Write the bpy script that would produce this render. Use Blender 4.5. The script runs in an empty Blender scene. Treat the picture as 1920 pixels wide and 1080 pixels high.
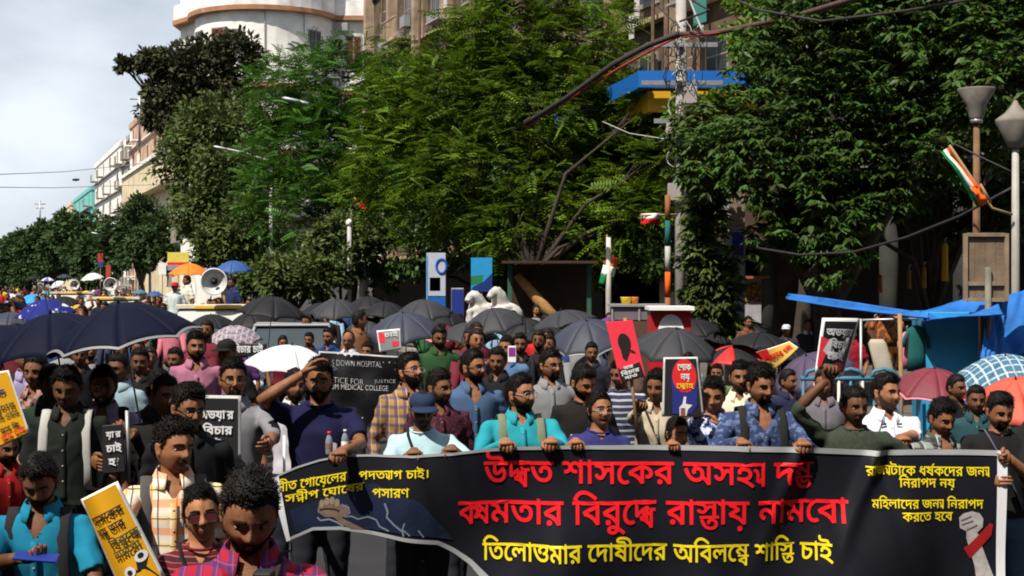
import bpy, bmesh, math, random
import numpy as np
from mathutils import Vector, Matrix, Quaternion
from mathutils.geometry import delaunay_2d_cdt

random.seed(7)
RNG = np.random.default_rng(7)
R = math.radians
sc = bpy.context.scene
COL = sc.collection

# ---------------------------------------------------------------- camera
F = 2667.0          # focal length in pixels of the 1920-wide photograph
H = 2.25            # camera height
HOR = 525.0         # pixel row of the horizon
cam_d = bpy.data.cameras.new('camera')
cam_d.lens = 50.0; cam_d.sensor_width = 36.0
cam_d.shift_y = -(540 - HOR) / 1920.0
cam_d.clip_start = 0.1; cam_d.clip_end = 3000
cam = bpy.data.objects.new('camera', cam_d); COL.objects.link(cam)
cam.location = (0, 0, H); cam.rotation_euler = (R(90), 0, 0)
sc.camera = cam

def P(x, y, d):
    return Vector(((x - 960) / F * d, d, H - (y - HOR) / F * d))

def dm(d):
    """depth of a rank of the crowd in metres"""
    return float(np.interp(d, [0, 3.6, 4.2, 4.9, 6, 9, 16, 20, 30, 60, 1000], [0, 4.05, 5.2, 5.9, 7.7, 11.7, 20.5, 25, 34, 62, 1002]))

# ---------------------------------------------------------------- sky and sun
TO_SUN = Vector((-0.34, -0.46, 0.82)).normalized()
SUN_EL = math.asin(TO_SUN.z); SUN_AZ = math.atan2(TO_SUN.x, TO_SUN.y)
world = bpy.data.worlds.new('World'); sc.world = world; world.use_nodes = True
wn = world.node_tree.nodes; wl = world.node_tree.links
bg = wn['Background']
sky = wn.new('ShaderNodeTexSky'); sky.sky_type = 'NISHITA'; sky.sun_disc = False
sky.sun_elevation = SUN_EL; sky.sun_rotation = SUN_AZ
sky.air_density = 1.0; sky.dust_density = 2.0; sky.ozone_density = 1.5
wtc = wn.new('ShaderNodeTexCoord')
wmap = wn.new('ShaderNodeMapping'); wmap.inputs['Scale'].default_value = (1.0, 1.0, 1.9)
wl.new(wtc.outputs['Generated'], wmap.inputs['Vector'])
wno = wn.new('ShaderNodeTexNoise'); wno.inputs['Scale'].default_value = 2.6; wno.inputs['Detail'].default_value = 7; wno.inputs['Roughness'].default_value = 0.52
wl.new(wmap.outputs[0], wno.inputs['Vector'])
wr = wn.new('ShaderNodeValToRGB'); wr.color_ramp.elements[0].position = 0.36; wr.color_ramp.elements[1].position = 0.70
wl.new(wno.outputs['Fac'], wr.inputs[0])
wmx = wn.new('ShaderNodeMix'); wmx.data_type = 'RGBA'
wl.new(wr.outputs[0], wmx.inputs['Factor']); wl.new(sky.outputs[0], wmx.inputs['A'])
wmx.inputs['B'].default_value = (11.6, 12.5, 13.8, 1)
wl.new(wmx.outputs['Result'], bg.inputs['Color'])
bg.inputs['Strength'].default_value = 0.058
sun_d = bpy.data.lights.new('sun', 'SUN'); sun_d.energy = 5.0; sun_d.angle = R(0.5); sun_d.color = (1.0, 0.93, 0.82)
sun = bpy.data.objects.new('sun', sun_d); COL.objects.link(sun)
sun.rotation_euler = TO_SUN.to_track_quat('Z', 'Y').to_euler(); sun.location = (-20, -20, 40)
sc.view_settings.view_transform = 'Standard'; sc.view_settings.look = 'None'
sc.view_settings.exposure = 0.42; sc.view_settings.gamma = 1.0
sc.cycles.use_denoising = True
sc.cycles.max_bounces = 6; sc.cycles.diffuse_bounces = 3; sc.cycles.transparent_max_bounces = 6
sc.cycles.filter_width = 1.9

# ---------------------------------------------------------------- materials
MATS = {}
def _new(name):
    m = bpy.data.materials.new(name); m.use_nodes = True
    return m, m.node_tree.nodes, m.node_tree.links, m.node_tree.nodes['Principled BSDF']

def mat(name, col, rough=0.8, var=0.15, scale=6.0, bump=0.0, bscale=60.0, metal=0.0, spec=0.35, trans=0.0, island=0.0):
    """colour with noise variation, fine relief, optional translucency and per-leaf variation"""
    if name in MATS: return MATS[name]
    m, n, l, b = _new(name)
    b.inputs['Roughness'].default_value = rough; b.inputs['Metallic'].default_value = metal
    b.inputs['Specular IOR Level'].default_value = spec
    tc = n.new('ShaderNodeTexCoord')
    no = n.new('ShaderNodeTexNoise'); no.inputs['Scale'].default_value = scale; no.inputs['Detail'].default_value = 5
    l.new(tc.outputs['Object'], no.inputs['Vector'])
    mr = n.new('ShaderNodeMapRange'); mr.inputs['From Min'].default_value = 0.25; mr.inputs['From Max'].default_value = 0.75
    mr.inputs['To Min'].default_value = 1 - var; mr.inputs['To Max'].default_value = 1 + var
    l.new(no.outputs['Fac'], mr.inputs['Value'])
    val = mr.outputs[0]
    hsv = n.new('ShaderNodeHueSaturation'); hsv.inputs['Color'].default_value = (*col, 1)
    if island:
        g = n.new('ShaderNodeNewGeometry')
        mi = n.new('ShaderNodeMapRange'); mi.inputs['To Min'].default_value = 1 - island; mi.inputs['To Max'].default_value = 1 + island
        l.new(g.outputs['Random Per Island'], mi.inputs['Value'])
        mm = n.new('ShaderNodeMath'); mm.operation = 'MULTIPLY'; l.new(val, mm.inputs[0]); l.new(mi.outputs[0], mm.inputs[1]); val = mm.outputs[0]
        mh = n.new('ShaderNodeMapRange'); mh.inputs['To Min'].default_value = 0.47; mh.inputs['To Max'].default_value = 0.53
        l.new(g.outputs['Random Per Island'], mh.inputs['Value']); l.new(mh.outputs[0], hsv.inputs['Hue'])
    l.new(val, hsv.inputs['Value']); l.new(hsv.outputs[0], b.inputs['Base Color'])
    if bump:
        nb = n.new('ShaderNodeTexNoise'); nb.inputs['Scale'].default_value = bscale; nb.inputs['Detail'].default_value = 3
        l.new(tc.outputs['Object'], nb.inputs['Vector'])
        bp = n.new('ShaderNodeBump'); bp.inputs['Strength'].default_value = bump; bp.inputs['Distance'].default_value = 0.01
        l.new(nb.outputs['Fac'], bp.inputs['Height']); l.new(bp.outputs[0], b.inputs['Normal'])
    if trans:
        tr = n.new('ShaderNodeBsdfTranslucent'); l.new(hsv.outputs[0], tr.inputs['Color'])
        mx = n.new('ShaderNodeMixShader'); mx.inputs[0].default_value = trans
        l.new(b.outputs[0], mx.inputs[1]); l.new(tr.outputs[0], mx.inputs[2]); l.new(mx.outputs[0], n['Material Output'].inputs[0])
    MATS[name] = m
    return m

def stripes(name, base, layers, rough=0.85, slant=0.0):
    """woven cloth: layers of (axis 'x'|'z'|'y', period, width fraction, offset, colour, opacity)"""
    if name in MATS: return MATS[name]
    m, n, l, b = _new(name)
    b.inputs['Roughness'].default_value = rough; b.inputs['Specular IOR Level'].default_value = 0.2
    tc = n.new('ShaderNodeTexCoord'); sp = n.new('ShaderNodeSeparateXYZ'); l.new(tc.outputs['Object'], sp.inputs[0])
    no = n.new('ShaderNodeTexNoise'); no.inputs['Scale'].default_value = 7; l.new(tc.outputs['Object'], no.inputs['Vector'])
    col = None
    for ax, per, wid, off, c, op in layers:
        wob = n.new('ShaderNodeMath'); wob.operation = 'MULTIPLY_ADD'; wob.inputs[1].default_value = 0.02
        l.new(no.outputs['Fac'], wob.inputs[0]); l.new(sp.outputs['XYZ'.index(ax.upper())], wob.inputs[2])
        a = n.new('ShaderNodeMath'); a.operation = 'MULTIPLY_ADD'; a.inputs[1].default_value = 1 / per; a.inputs[2].default_value = off + 50
        l.new(wob.outputs[0], a.inputs[0])
        f = n.new('ShaderNodeMath'); f.operation = 'FRACT'; l.new(a.outputs[0], f.inputs[0])
        t = n.new('ShaderNodeMath'); t.operation = 'LESS_THAN'; t.inputs[1].default_value = wid; l.new(f.outputs[0], t.inputs[0])
        o = n.new('ShaderNodeMath'); o.operation = 'MULTIPLY'; o.inputs[1].default_value = op; l.new(t.outputs[0], o.inputs[0])
        mx = n.new('ShaderNodeMix'); mx.data_type = 'RGBA'
        l.new(o.outputs[0], mx.inputs['Factor']); mx.inputs['B'].default_value = (*c, 1)
        if col is None: mx.inputs['A'].default_value = (*base, 1)
        else: l.new(col, mx.inputs['A'])
        col = mx.outputs['Result']
    l.new(col, b.inputs['Base Color'])
    MATS[name] = m
    return m

def blotch(name, c1, c2, scale=14, thr=0.55, rough=0.8, c3=None):
    """printed cloth: noise blots of one colour on another"""
    if name in MATS: return MATS[name]
    m, n, l, b = _new(name); b.inputs['Roughness'].default_value = rough; b.inputs['Specular IOR Level'].default_value = 0.2
    tc = n.new('ShaderNodeTexCoord'); no = n.new('ShaderNodeTexNoise'); no.inputs['Scale'].default_value = scale; no.inputs['Detail'].default_value = 2
    l.new(tc.outputs['Object'], no.inputs['Vector'])
    r = n.new('ShaderNodeValToRGB'); r.color_ramp.elements[0].position = thr - .03; r.color_ramp.elements[1].position = thr + .03
    r.color_ramp.elements[0].color = (*c1, 1); r.color_ramp.elements[1].color = (*c2, 1)
    if c3:
        e = r.color_ramp.elements.new(thr - .12); e.color = (*c3, 1)
    l.new(no.outputs['Fac'], r.inputs[0]); l.new(r.outputs[0], b.inputs['Base Color'])
    MATS[name] = m
    return m

def cloth(rgb, name=None, rough=0.88):
    k = name or 'cloth_%d_%d_%d' % tuple(int(c * 999) for c in rgb)
    return mat(k, rgb, rough, 0.12, 9, 0.25, 240, spec=0.15)
def skin(v):
    k = 'skin_%d' % int(v * 100)
    return mat(k, (0.30 * v, 0.126 * v, 0.060 * v), 0.55, 0.24, 34, 0.22, 260, spec=0.3)
def srgb(r, g, b):
    f = lambda c: (c / 255 / 12.92) if c <= 10 else ((c / 255 + .055) / 1.055) ** 2.4
    return (f(r), f(g), f(b))

HAIR = mat('black_hair', (0.009, 0.007, 0.006), 0.62, 0.3, 30, spec=0.16)
BEARD = mat('beard_hair', (0.016, 0.011, 0.008), 0.75, 0.4, 120, .6, 300, spec=0.08)
HAIRG = mat('greying_hair', (0.10, 0.095, 0.09), 0.7, 0.5, 90, spec=0.1)
STEEL = mat('grey_steel', (0.35, 0.36, 0.37), 0.45, 0.15, 8, metal=0.6)
BLACK = mat('black_plastic', (0.012, 0.012, 0.013), 0.5, 0.1)
WHITE = mat('white_paper', (0.78, 0.78, 0.76), 0.7, 0.05)
EYEWHITE = mat('eye_white', (0.26, 0.22, 0.19), 0.35, 0.05)
IRIS = mat('dark_iris', (0.012, 0.007, 0.005), 0.2, 0.0)
LIP = mat('lip_brown', (0.20, 0.075, 0.055), 0.45, 0.1)

# ---------------------------------------------------------------- mesh helpers
class MB:
    def __init__(s): s.v = []; s.f = []; s.m = []; s.n = 0
    def add(s, v, f, mi=0):
        v = np.asarray(v, float).reshape(-1, 3)
        s.v.append(v)
        for q in f: s.f.append(tuple(int(i) + s.n for i in q)); s.m.append(mi)
        s.n += len(v); return s
    def verts(s): return np.concatenate(s.v) if s.v else np.zeros((0, 3))
    def box(s, c, size, mi=0, mtx=None):
        x, y, z = (k / 2 for k in size)
        v = np.array([(-x,-y,-z),(x,-y,-z),(x,y,-z),(-x,y,-z),(-x,-y,z),(x,-y,z),(x,y,z),(-x,y,z)])
        if mtx is not None: v = np.array([mtx @ Vector(p) for p in v])
        v = v + np.array(c)
        return s.add(v, [(3,2,1,0),(4,5,6,7),(0,1,5,4),(1,2,6,5),(2,3,7,6),(3,0,4,7)], mi)
    def tube(s, pts, rad, n=8, mi=0, caps=True, flat=1.0, up=None):
        pts = [Vector(p) for p in pts]; k = len(pts)
        if not hasattr(rad, '__len__'): rad = [rad] * k
        ref = Vector(up) if up else None
        vs = []; prev = None
        for i in range(k):
            t = (pts[min(i+1, k-1)] - pts[max(i-1, 0)])
            t = t.normalized() if t.length > 1e-9 else Vector((0, 0, 1))
            if prev is None:
                a = ref or (Vector((0, 0, 1)) if abs(t.z) < 0.9 else Vector((1, 0, 0)))
                u = (a - t * a.dot(t)).normalized()
            else: u = (prev - t * prev.dot(t)).normalized()
            prev = u; w = t.cross(u)
            for j in range(n):
                an = 2 * math.pi * j / n
                vs.append(pts[i] + (u * math.cos(an) * flat + w * math.sin(an)) * rad[i])
        fs = [(i*n+j, i*n+(j+1) % n, (i+1)*n+(j+1) % n, (i+1)*n+j) for i in range(k-1) for j in range(n)]
        if caps: fs += [tuple(range(n-1, -1, -1)), tuple((k-1)*n+j for j in range(n))]
        return s.add([tuple(v) for v in vs], fs, mi)
    def loft(s, rings, n=24, mi=0, caps=True, pw=2.0):
        """rings: (cx, cy, z, rx, ry) horizontal ellipses, superellipse power pw"""
        vs = []
        for cx, cy, z, rx, ry in rings:
            for j in range(n):
                a = 2 * math.pi * j / n; c, q = math.cos(a), math.sin(a)
                e = (abs(c) ** pw + abs(q) ** pw) ** (-1 / pw)
                vs.append((cx + rx * c * e, cy + ry * q * e, z))
        k = len(rings)
        fs = [(i*n+j, i*n+(j+1) % n, (i+1)*n+(j+1) % n, (i+1)*n+j) for i in range(k-1) for j in range(n)]
        if caps: fs += [tuple(range(n-1, -1, -1)), tuple((k-1)*n+j for j in range(n))]
        return s.add(vs, fs, mi)
    def ball(s, c, r, nu=12, nv=8, mi=0):
        r = r if hasattr(r, '__len__') else (r, r, r)
        vs = [(c[0], c[1], c[2] - r[2])]
        for i in range(1, nv):
            ph = -math.pi/2 + math.pi * i / nv
            for j in range(nu):
                a = 2 * math.pi * j / nu
                vs.append((c[0] + r[0]*math.cos(ph)*math.cos(a), c[1] + r[1]*math.cos(ph)*math.sin(a), c[2] + r[2]*math.sin(ph)))
        vs.append((c[0], c[1], c[2] + r[2])); L = len(vs) - 1
        fs = [(0, 1+(j+1) % nu, 1+j) for j in range(nu)]
        for i in range(nv-2):
            o = 1 + i*nu
            fs += [(o+j, o+(j+1) % nu, o+nu+(j+1) % nu, o+nu+j) for j in range(nu)]
        o = 1 + (nv-2)*nu
        fs += [(o+j, o+(j+1) % nu, L) for j in range(nu)]
        return s.add(vs, fs, mi)
    def grid(s, fn, nu, nv, mi=0):
        vs = [fn(i / nu, j / nv) for j in range(nv+1) for i in range(nu+1)]
        fs = [(j*(nu+1)+i, j*(nu+1)+i+1, (j+1)*(nu+1)+i+1, (j+1)*(nu+1)+i) for j in range(nv) for i in range(nu)]
        return s.add([tuple(v) for v in vs], fs, mi)
    def mesh(s, name, smooth=True):
        me = bpy.data.meshes.new(name)
        me.from_pydata([tuple(x) for x in s.verts()], [], s.f)
        if any(s.m): me.polygons.foreach_set('material_index', s.m)
        if smooth: me.polygons.foreach_set('use_smooth', [True] * len(s.f))
        me.update(); return me
    def build(s, name, mats, parent=None, smooth=True, **kw):
        return obj(name, s.mesh(name, smooth), mats, parent, **kw)

def np_mesh(name, v, quads):
    """fast mesh from an (N,3) array and an (M,4) array"""
    me = bpy.data.meshes.new(name); nf, k = quads.shape
    me.vertices.add(len(v)); me.vertices.foreach_set('co', v.astype(np.float32).ravel())
    me.loops.add(nf * k); me.loops.foreach_set('vertex_index', quads.astype(np.int32).ravel())
    me.polygons.add(nf); me.polygons.foreach_set('loop_start', np.arange(0, nf * k, k, dtype=np.int32))
    me.update(calc_edges=True); return me

def obj(name, me, mats, parent=None, loc=None, rot=None, bevel=0):
    o = bpy.data.objects.new(name, me); COL.objects.link(o)
    for m in (mats if isinstance(mats, (list, tuple)) else [mats]):
        me.materials.append(m)
    if parent is not None: o.parent = parent
    if loc is not None: o.location = loc
    if rot is not None: o.rotation_euler = rot
    if bevel:
        b = o.modifiers.new('bevel', 'BEVEL'); b.width = bevel; b.segments = 2; b.limit_method = 'ANGLE'
    return o

def empty(name, loc=(0, 0, 0), rz=0, rot=None, scale=1.0):
    o = bpy.data.objects.new(name, None); COL.objects.link(o); o.empty_display_size = 0.2
    o.location = loc; o.rotation_euler = rot or (0, 0, rz); o.scale = (scale,) * 3
    return o

LABELS = {}
def tag(o, label=None, cat=None, group=None, kind=None):
    if label: o['label'] = label
    if cat: o['category'] = cat
    if group: o['group'] = group
    if kind: o['kind'] = kind
    return o

def copy_tree(o, parent=None):
    c = o.copy(); COL.objects.link(c); c.parent = parent
    for ch in list(o.children): copy_tree(ch, c)
    return c

def relink(o, slot, m):
    o.material_slots[slot].link = 'OBJECT'; o.material_slots[slot].material = m

def remeshed(mb, voxel, smooth_it=5, name='shirt'):
    me = mb.mesh('tmp'); o = bpy.data.objects.new('tmp', me); COL.objects.link(o)
    r = o.modifiers.new('r', 'REMESH'); r.mode = 'VOXEL'; r.voxel_size = voxel
    if smooth_it:
        s = o.modifiers.new('s', 'SMOOTH'); s.factor = 0.5; s.iterations = smooth_it
    dg = bpy.context.evaluated_depsgraph_get()
    out = bpy.data.meshes.new_from_object(o.evaluated_get(dg)); out.name = name
    bpy.data.objects.remove(o); bpy.data.meshes.remove(me)
    out.polygons.foreach_set('use_smooth', [True] * len(out.polygons))
    return out

def get_co(me):
    a = np.empty(len(me.vertices) * 3, np.float32); me.vertices.foreach_get('co', a); return a.reshape(-1, 3).astype(float)
def set_co(me, a):
    me.vertices.foreach_set('co', a.astype(np.float32).ravel()); me.update()
def get_no(me):
    a = np.empty(len(me.vertices) * 3, np.float32); me.vertices.foreach_get('normal', a); return a.reshape(-1, 3).astype(float)

def wav(p, freq, seed, octaves=3, aniso=(1, 1, 1)):
    """cheap smooth pseudo-noise made of rotated sines, about -1..1"""
    g = np.random.default_rng(seed); p = p * np.array(aniso); out = np.zeros(len(p)); amp = 1.0; tot = 0
    for o in range(octaves):
        for k in range(3):
            d = g.normal(size=3); d /= np.linalg.norm(d); ph = g.uniform(0, 6.28, 2)
            e = g.normal(size=3); e /= np.linalg.norm(e)
            out += amp * np.sin(p @ d * freq + ph[0] + 1.3 * np.sin(p @ e * freq * .7 + ph[1])); tot += amp * .6
        freq *= 2.1; amp *= .5
    return out / tot

def sm(x, a, b):
    t = np.clip((x - a) / (b - a), 0, 1); return t * t * (3 - 2 * t)

# ---------------------------------------------------------------- lettering
_TC = {}
def _polys(s):
    c = bpy.data.curves.new('t', 'FONT'); c.body = s; c.size = 1
    o = bpy.data.objects.new('t', c); COL.objects.link(o)
    dg = bpy.context.evaluated_depsgraph_get()
    cu = o.evaluated_get(dg).to_curve(dg)
    out = []
    for sp in cu.splines:
        pts = []
        if sp.type == 'BEZIER':
            bp = sp.bezier_points; n = len(bp)
            for i in range(n):
                a, b = bp[i], bp[(i+1) % n]
                straight = (a.handle_right - a.co).cross(b.co - a.co).length < 1e-5 and (b.handle_left - b.co).cross(b.co - a.co).length < 1e-5
                for t in ([0] if straight else [0, .25, .5, .75]):
                    u = 1 - t
                    q = a.co*u**3 + a.handle_right*3*u*u*t + b.handle_left*3*u*t*t + b.co*t**3
                    pts.append((q.x, q.y))
        else:
            pts = [(p.co.x, p.co.y) for p in sp.points]
        q = [pts[0]] if pts else []
        for p in pts[1:]:
            if abs(p[0]-q[-1][0]) + abs(p[1]-q[-1][1]) > 1e-4: q.append(p)
        if len(q) > 2: out.append(np.array(q))
    o.to_curve_clear() if hasattr(o, 'to_curve_clear') else None
    bpy.data.objects.remove(o); bpy.data.curves.remove(c)
    return out
_BAR = None
def glyph(s):
    global _BAR
    if s in _TC: return _TC[s]
    if _BAR is None: _BAR = max(p[:, 0].max() for p in _polys('||||'))
    ps = _polys(s)
    adv = max(p[:, 0].max() for p in _polys(s + '||||')) - _BAR
    _TC[s] = (ps, adv); return _TC[s]

def fill(polys, bold=0.0):
    """union fill by winding number"""
    V = []; E = []
    pl = []
    for p in polys:
        if bold:
            d = np.roll(p, -1, 0) - np.roll(p, 1, 0); ln = np.linalg.norm(d, axis=1, keepdims=True) + 1e-9
            nrm = np.stack([-d[:, 1], d[:, 0]], 1) / ln
            p = p + nrm * bold
        pl.append(p); o = len(V)
        V += [Vector((float(a), float(b))) for a, b in p]
        E += [(o+i, o+(i+1) % len(p)) for i in range(len(p))]
    if not V: return np.zeros((0, 2)), []
    v, e, f, _, _, _ = delaunay_2d_cdt(V, E, [], 0, 1e-5)
    v = np.array([(a.x, a.y) for a in v]); keep = []
    f = [t for t in f if len(t) == 3]
    if not f: return v, []
    cen = v[np.array(f)].mean(1); wind = np.zeros(len(f))
    for p in pl:
        a = p; b = np.roll(p, -1, 0)
        up = (a[None, :, 1] <= cen[:, None, 1]) & (b[None, :, 1] > cen[:, None, 1])
        dn = (a[None, :, 1] > cen[:, None, 1]) & (b[None, :, 1] <= cen[:, None, 1])
        cr = (b[None, :, 0]-a[None, :, 0])*(cen[:, None, 1]-a[None, :, 1]) - (cen[:, None, 0]-a[None, :, 0])*(b[None, :, 1]-a[None, :, 1])
        wind += (up & (cr > 0)).sum(1); wind -= (dn & (cr < 0)).sum(1)
    return v, [t for t, w in zip(f, wind) if w != 0]

def line2(pts, w):
    L_ = [];  R_ = []
    for i, (x, y) in enumerate(pts):
        a = pts[max(0, i-1)]; b = pts[min(len(pts)-1, i+1)]; dx, dy = b[0]-a[0], b[1]-a[1]; l = math.hypot(dx, dy) or 1
        L_.append((x - dy/l*w, y + dx/l*w)); R_.append((x + dy/l*w, y - dx/l*w))
    return L_ + R_[::-1]
MT = 0.64   # height of the head-line of the letters
def _place(ps, dx=0, dy=0, sx=1, sy=1, shear=0):
    return [np.stack([p[:, 0]*sx + dx + shear*p[:, 1], p[:, 1]*sy + dy], 1) for p in ps]
def _cw(a):
    a = np.array(a, float); b = np.roll(a, -1, 0)
    return a[::-1] if (a[:, 0]*b[:, 1] - b[:, 0]*a[:, 1]).sum() > 0 else a
def _rect(x0, y0, x1, y1): return np.array([(x0, y0), (x0, y1), (x1, y1), (x1, y0)])
CONS = set('কখগঘঙচছজঝঞটঠডঢণতথদধনপফবভমযরলশষসহড়ঢ়য়ৎ')
def shape(text):
    """visual layout of Bengali (and plain Latin) text: polygons on a baseline, width"""
    out = []; pen = 0.0; i = 0
    def put(s, **k):
        nonlocal pen
        ps, adv = glyph(s); sx = k.get('sx', 1)
        out.extend(_place(ps, pen + k.get('dx', 0), k.get('dy', 0), sx, k.get('sy', 1)))
        pen += adv * sx * k.get('adv', 1)
    while i < len(text):
        c = text[i]
        if c not in CONS:
            if c == ' ': pen += 0.30
            else: put(c)
            i += 1; continue
        cl = [c]; i += 1
        while i < len(text) and text[i] == '\u09bc': cl[-1] += text[i]; i += 1
        while i + 1 < len(text) and text[i] == '\u09cd' and text[i+1] in CONS:
            cl.append(text[i+1]); i += 2
        marks = []
        while i < len(text) and text[i] in 'ািীুূৃেৈোৌঁংঃ': marks.append(text[i]); i += 1
        for mk in marks:
            if mk in 'িেৈ': put(mk)
            elif mk in 'োৌ': put('ে')
        reph = len(cl) > 1 and cl[0] == 'র'
        if reph: cl = cl[1:]
        yaph = len(cl) > 1 and cl[-1] == 'য'
        if yaph: cl = cl[:-1]
        x0 = pen
        if cl == ['ত', 'ত']:
            put('ও'); out.append(_rect(x0 - .02, MT - .075, pen + .02, MT))
        elif cl == ['ক', 'ষ']:
            put('ক', sx=.82, adv=.72); put('ষ', sx=.72)
        elif len(cl) > 1 and cl[0] == 'দ':
            put('দ', sx=.9, adv=.62); ps, adv = glyph(cl[1]); out.extend(_place(ps, pen - .16, -.12, .8, .86)); pen += adv * .8 - .12
            out.append(_rect(x0, MT - .075, pen, MT))
        elif len(cl) > 1:
            ps, adv = glyph(cl[0]); ps2, adv2 = glyph(cl[1])
            w = max(adv, adv2 * .85)
            out.extend(_place(ps, pen, MT - MT * .62, w / adv, .62))
            out.extend(_place(ps2, pen + w - adv2 * .8, -.16, .8, .62)); pen += w
        else:
            for ch in ''.join(cl): put(ch)
        if reph: out.append(_cw([(pen - .16, MT + .04), (pen - .02, MT + .20), (pen + .04, MT + .17), (pen - .09, MT + .02)]))
        if yaph:
            out.append(_rect(pen - .02, MT - .075, pen + .36, MT))
            out.append(_cw([(pen + .27, -.05), (pen + .27, MT), (pen + .345, MT), (pen + .345, -.05)]))
            out.append(_cw(line2([(pen + .02, .44), (pen + .11, .40), (pen + .15, .28), (pen + .12, .12), (pen + .18, .07), (pen + .30, .20)], .034)))
            pen += .36
        for mk in marks:
            if mk in 'োৌ': put('া')
            elif mk in 'াী': put(mk)
            elif mk in 'ুূৃ': put(mk, dx=0)
            elif mk in 'ংঃঁ': put(mk)
    return out, pen

def lettering(lines, bold=0.02):
    """lines: (text, x0, x1, y_headline, y_base[, y_headline_right]) in any 2-D frame with y up or down; returns verts, tris"""
    VV = []; TT = []; n = 0
    for ln in lines:
        text, x0, x1, yt, yb = ln[:5]; tilt = ln[5] if len(ln) > 5 else 0
        ps, w = shape(text)
        v, t = fill(ps, bold)
        if not len(v): continue
        k = (x1 - x0) / w
        X = x0 + v[:, 0] * k; Y = yb + (yt - yb) * v[:, 1] / MT + tilt * (v[:, 0] / w)
        VV.append(np.stack([X, Y], 1)); TT += [tuple(a + n for a in q) for q in t]; n += len(v)
    return (np.concatenate(VV) if VV else np.zeros((0, 2))), TT

def circle2(cx, cy, rx, ry, n=28):
    return [(cx + rx*math.cos(2*math.pi*k/n), cy + ry*math.sin(2*math.pi*k/n)) for k in range(n)]
# ================================================================ people
def head_shape(nlon=60, nlat=46, wide=1.0, jaw=1.0, nose=1.0, mouth=0.0, chin=1.0, seed=None):
    """closed head surface facing -Y, eyes near the origin height; returns verts, faces, angle from the front (deg)"""
    t = np.linspace(-math.pi, math.pi, nlon, endpoint=False); th = t - 0.45 * np.sin(t)
    ph = np.linspace(-math.pi/2, math.pi/2, nlat + 1)
    TH, PH = np.meshgrid(th, ph)
    x = np.sin(TH) * np.cos(PH); y = -np.cos(TH) * np.cos(PH); z = np.sin(PH)
    k = 2.3; r = (np.abs(x)**k + np.abs(y)**k + np.abs(z)**k) ** (-1/k)
    x, y, z = x*r, y*r, z*r
    px = .0755 * wide * x; py = np.where(y < 0, .094, .100) * y; pz = .119 * z
    lo = sm(-z, .15, 1.0)
    px = px * (1 - .34 * jaw * lo); py = np.where(py > 0, py * (1 - .5 * sm(-z, .1, .8)), py * (1 - .10 * sm(-z, .7, 1)))
    px = px * (1 - .10 * sm(z, .35, 1)) * (1 - .05 * sm(-y, .2, .8))
    f = sm(-y, .10, .55); ax = np.abs(px)
    g = lambda cx, sx, cz, sz: np.exp(-((ax - cx) / sx)**2 - ((pz - cz) / sz)**2)
    g0 = lambda sx, cz, sz: np.exp(-(px / sx)**2 - ((pz - cz) / sz)**2)
    ridge = sm(pz, -.037, -.022) * (1 - .86 * sm(pz, -.024, .026))
    d = .027 * nose * np.exp(-(px / .0115)**2) * ridge
    d += .010 * g(.013, .0075, -.026, .009) * nose
    d -= .011 * g(.032, .018, .006, .013); d += .0055 * g(.030, .028, .027, .010)
    d += .006 * g(.043, .019, -.022, .020)
    d += .0085 * g0(.021, -.055, .0065) + .0095 * g0(.018, -.070 - .008 * mouth, .0075)
    d -= (.006 + .022 * mouth) * g0(.019, -.0625 - .003 * mouth, .0035 + .006 * mouth)
    d += .010 * chin * g0(.024, -.101, .015) - .004 * g0(.03, -.084, .008)
    d += .004 * g0(.05, .06, .03)
    py = py - d * f
    V = np.stack([px, py, pz], -1).reshape(-1, 3); n = nlon
    if seed is not None:      # every face is a little lopsided, lined and differently proportioned
        gg = np.random.default_rng(seed)
        ff = f.reshape(-1)
        V[:, 0] += .0022 * wav(V, 26, seed + 1, 2) * ff; V[:, 1] += (.0024 * wav(V, 34, seed + 2, 3) + .0011 * wav(V, 130, seed + 3, 2)) * ff
        ax2 = np.abs(V[:, 0])
        V[:, 1] += .0030 * gg.uniform(.3, 1.3) * np.exp(-((ax2 - .020 - .35 * np.clip(-.030 - V[:, 2], 0, .04)) / .0035) ** 2) * sm(-V[:, 2], .026, .036) * (1 - sm(-V[:, 2], .062, .074)) * ff
        V[:, 1] += .0022 * gg.uniform(0, 1.4) * np.exp(-((ax2 - .030) / .016) ** 2 - ((V[:, 2] + .0085) / .0028) ** 2) * ff
        V[:, 1] -= .0040 * gg.uniform(-.4, 1.0) * np.exp(-((ax2 - .046) / .016) ** 2 - ((V[:, 2] + .040) / .022) ** 2) * ff
        V[:, 2] += .0035 * gg.uniform(-.5, 1.2) * np.exp(-((ax2 - .022) / .008) ** 2 - ((V[:, 2] + .062) / .010) ** 2) * ff
        V[:, 2] *= gg.uniform(.97, 1.05)
    Fc = [(j*n+i, j*n+(i+1) % n, (j+1)*n+(i+1) % n, (j+1)*n+i) for j in range(nlat) for i in range(n)]
    return V, Fc, np.degrees(np.abs(TH)).reshape(-1)

_fa = [0, 30, 50, 64, 72, 84, 92, 104, 120, 145, 180]
HAIRLINES = {
    'short': [.074, .074, .070, .050, .012, -.020, .034, -.018, -.050, -.072, -.078],
    'high':  [.084, .088, .084, .062, .020, -.010, .036, -.012, -.045, -.068, -.072],
    'long':  [.080, .078, .066, .040, -.030, -.045, -.05, -.06, -.09, -.10, -.11],
    'bald':  [.20, .20, .20, .20, .03, -.010, .036, -.012, -.045, -.068, -.072],
}

def frame(fwd, nrm):
    f = Vector(fwd).normalized(); n = Vector(nrm); n = (n - f * n.dot(f)).normalized(); s = n.cross(f)
    return Matrix((f, s, n)).transposed()

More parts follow.
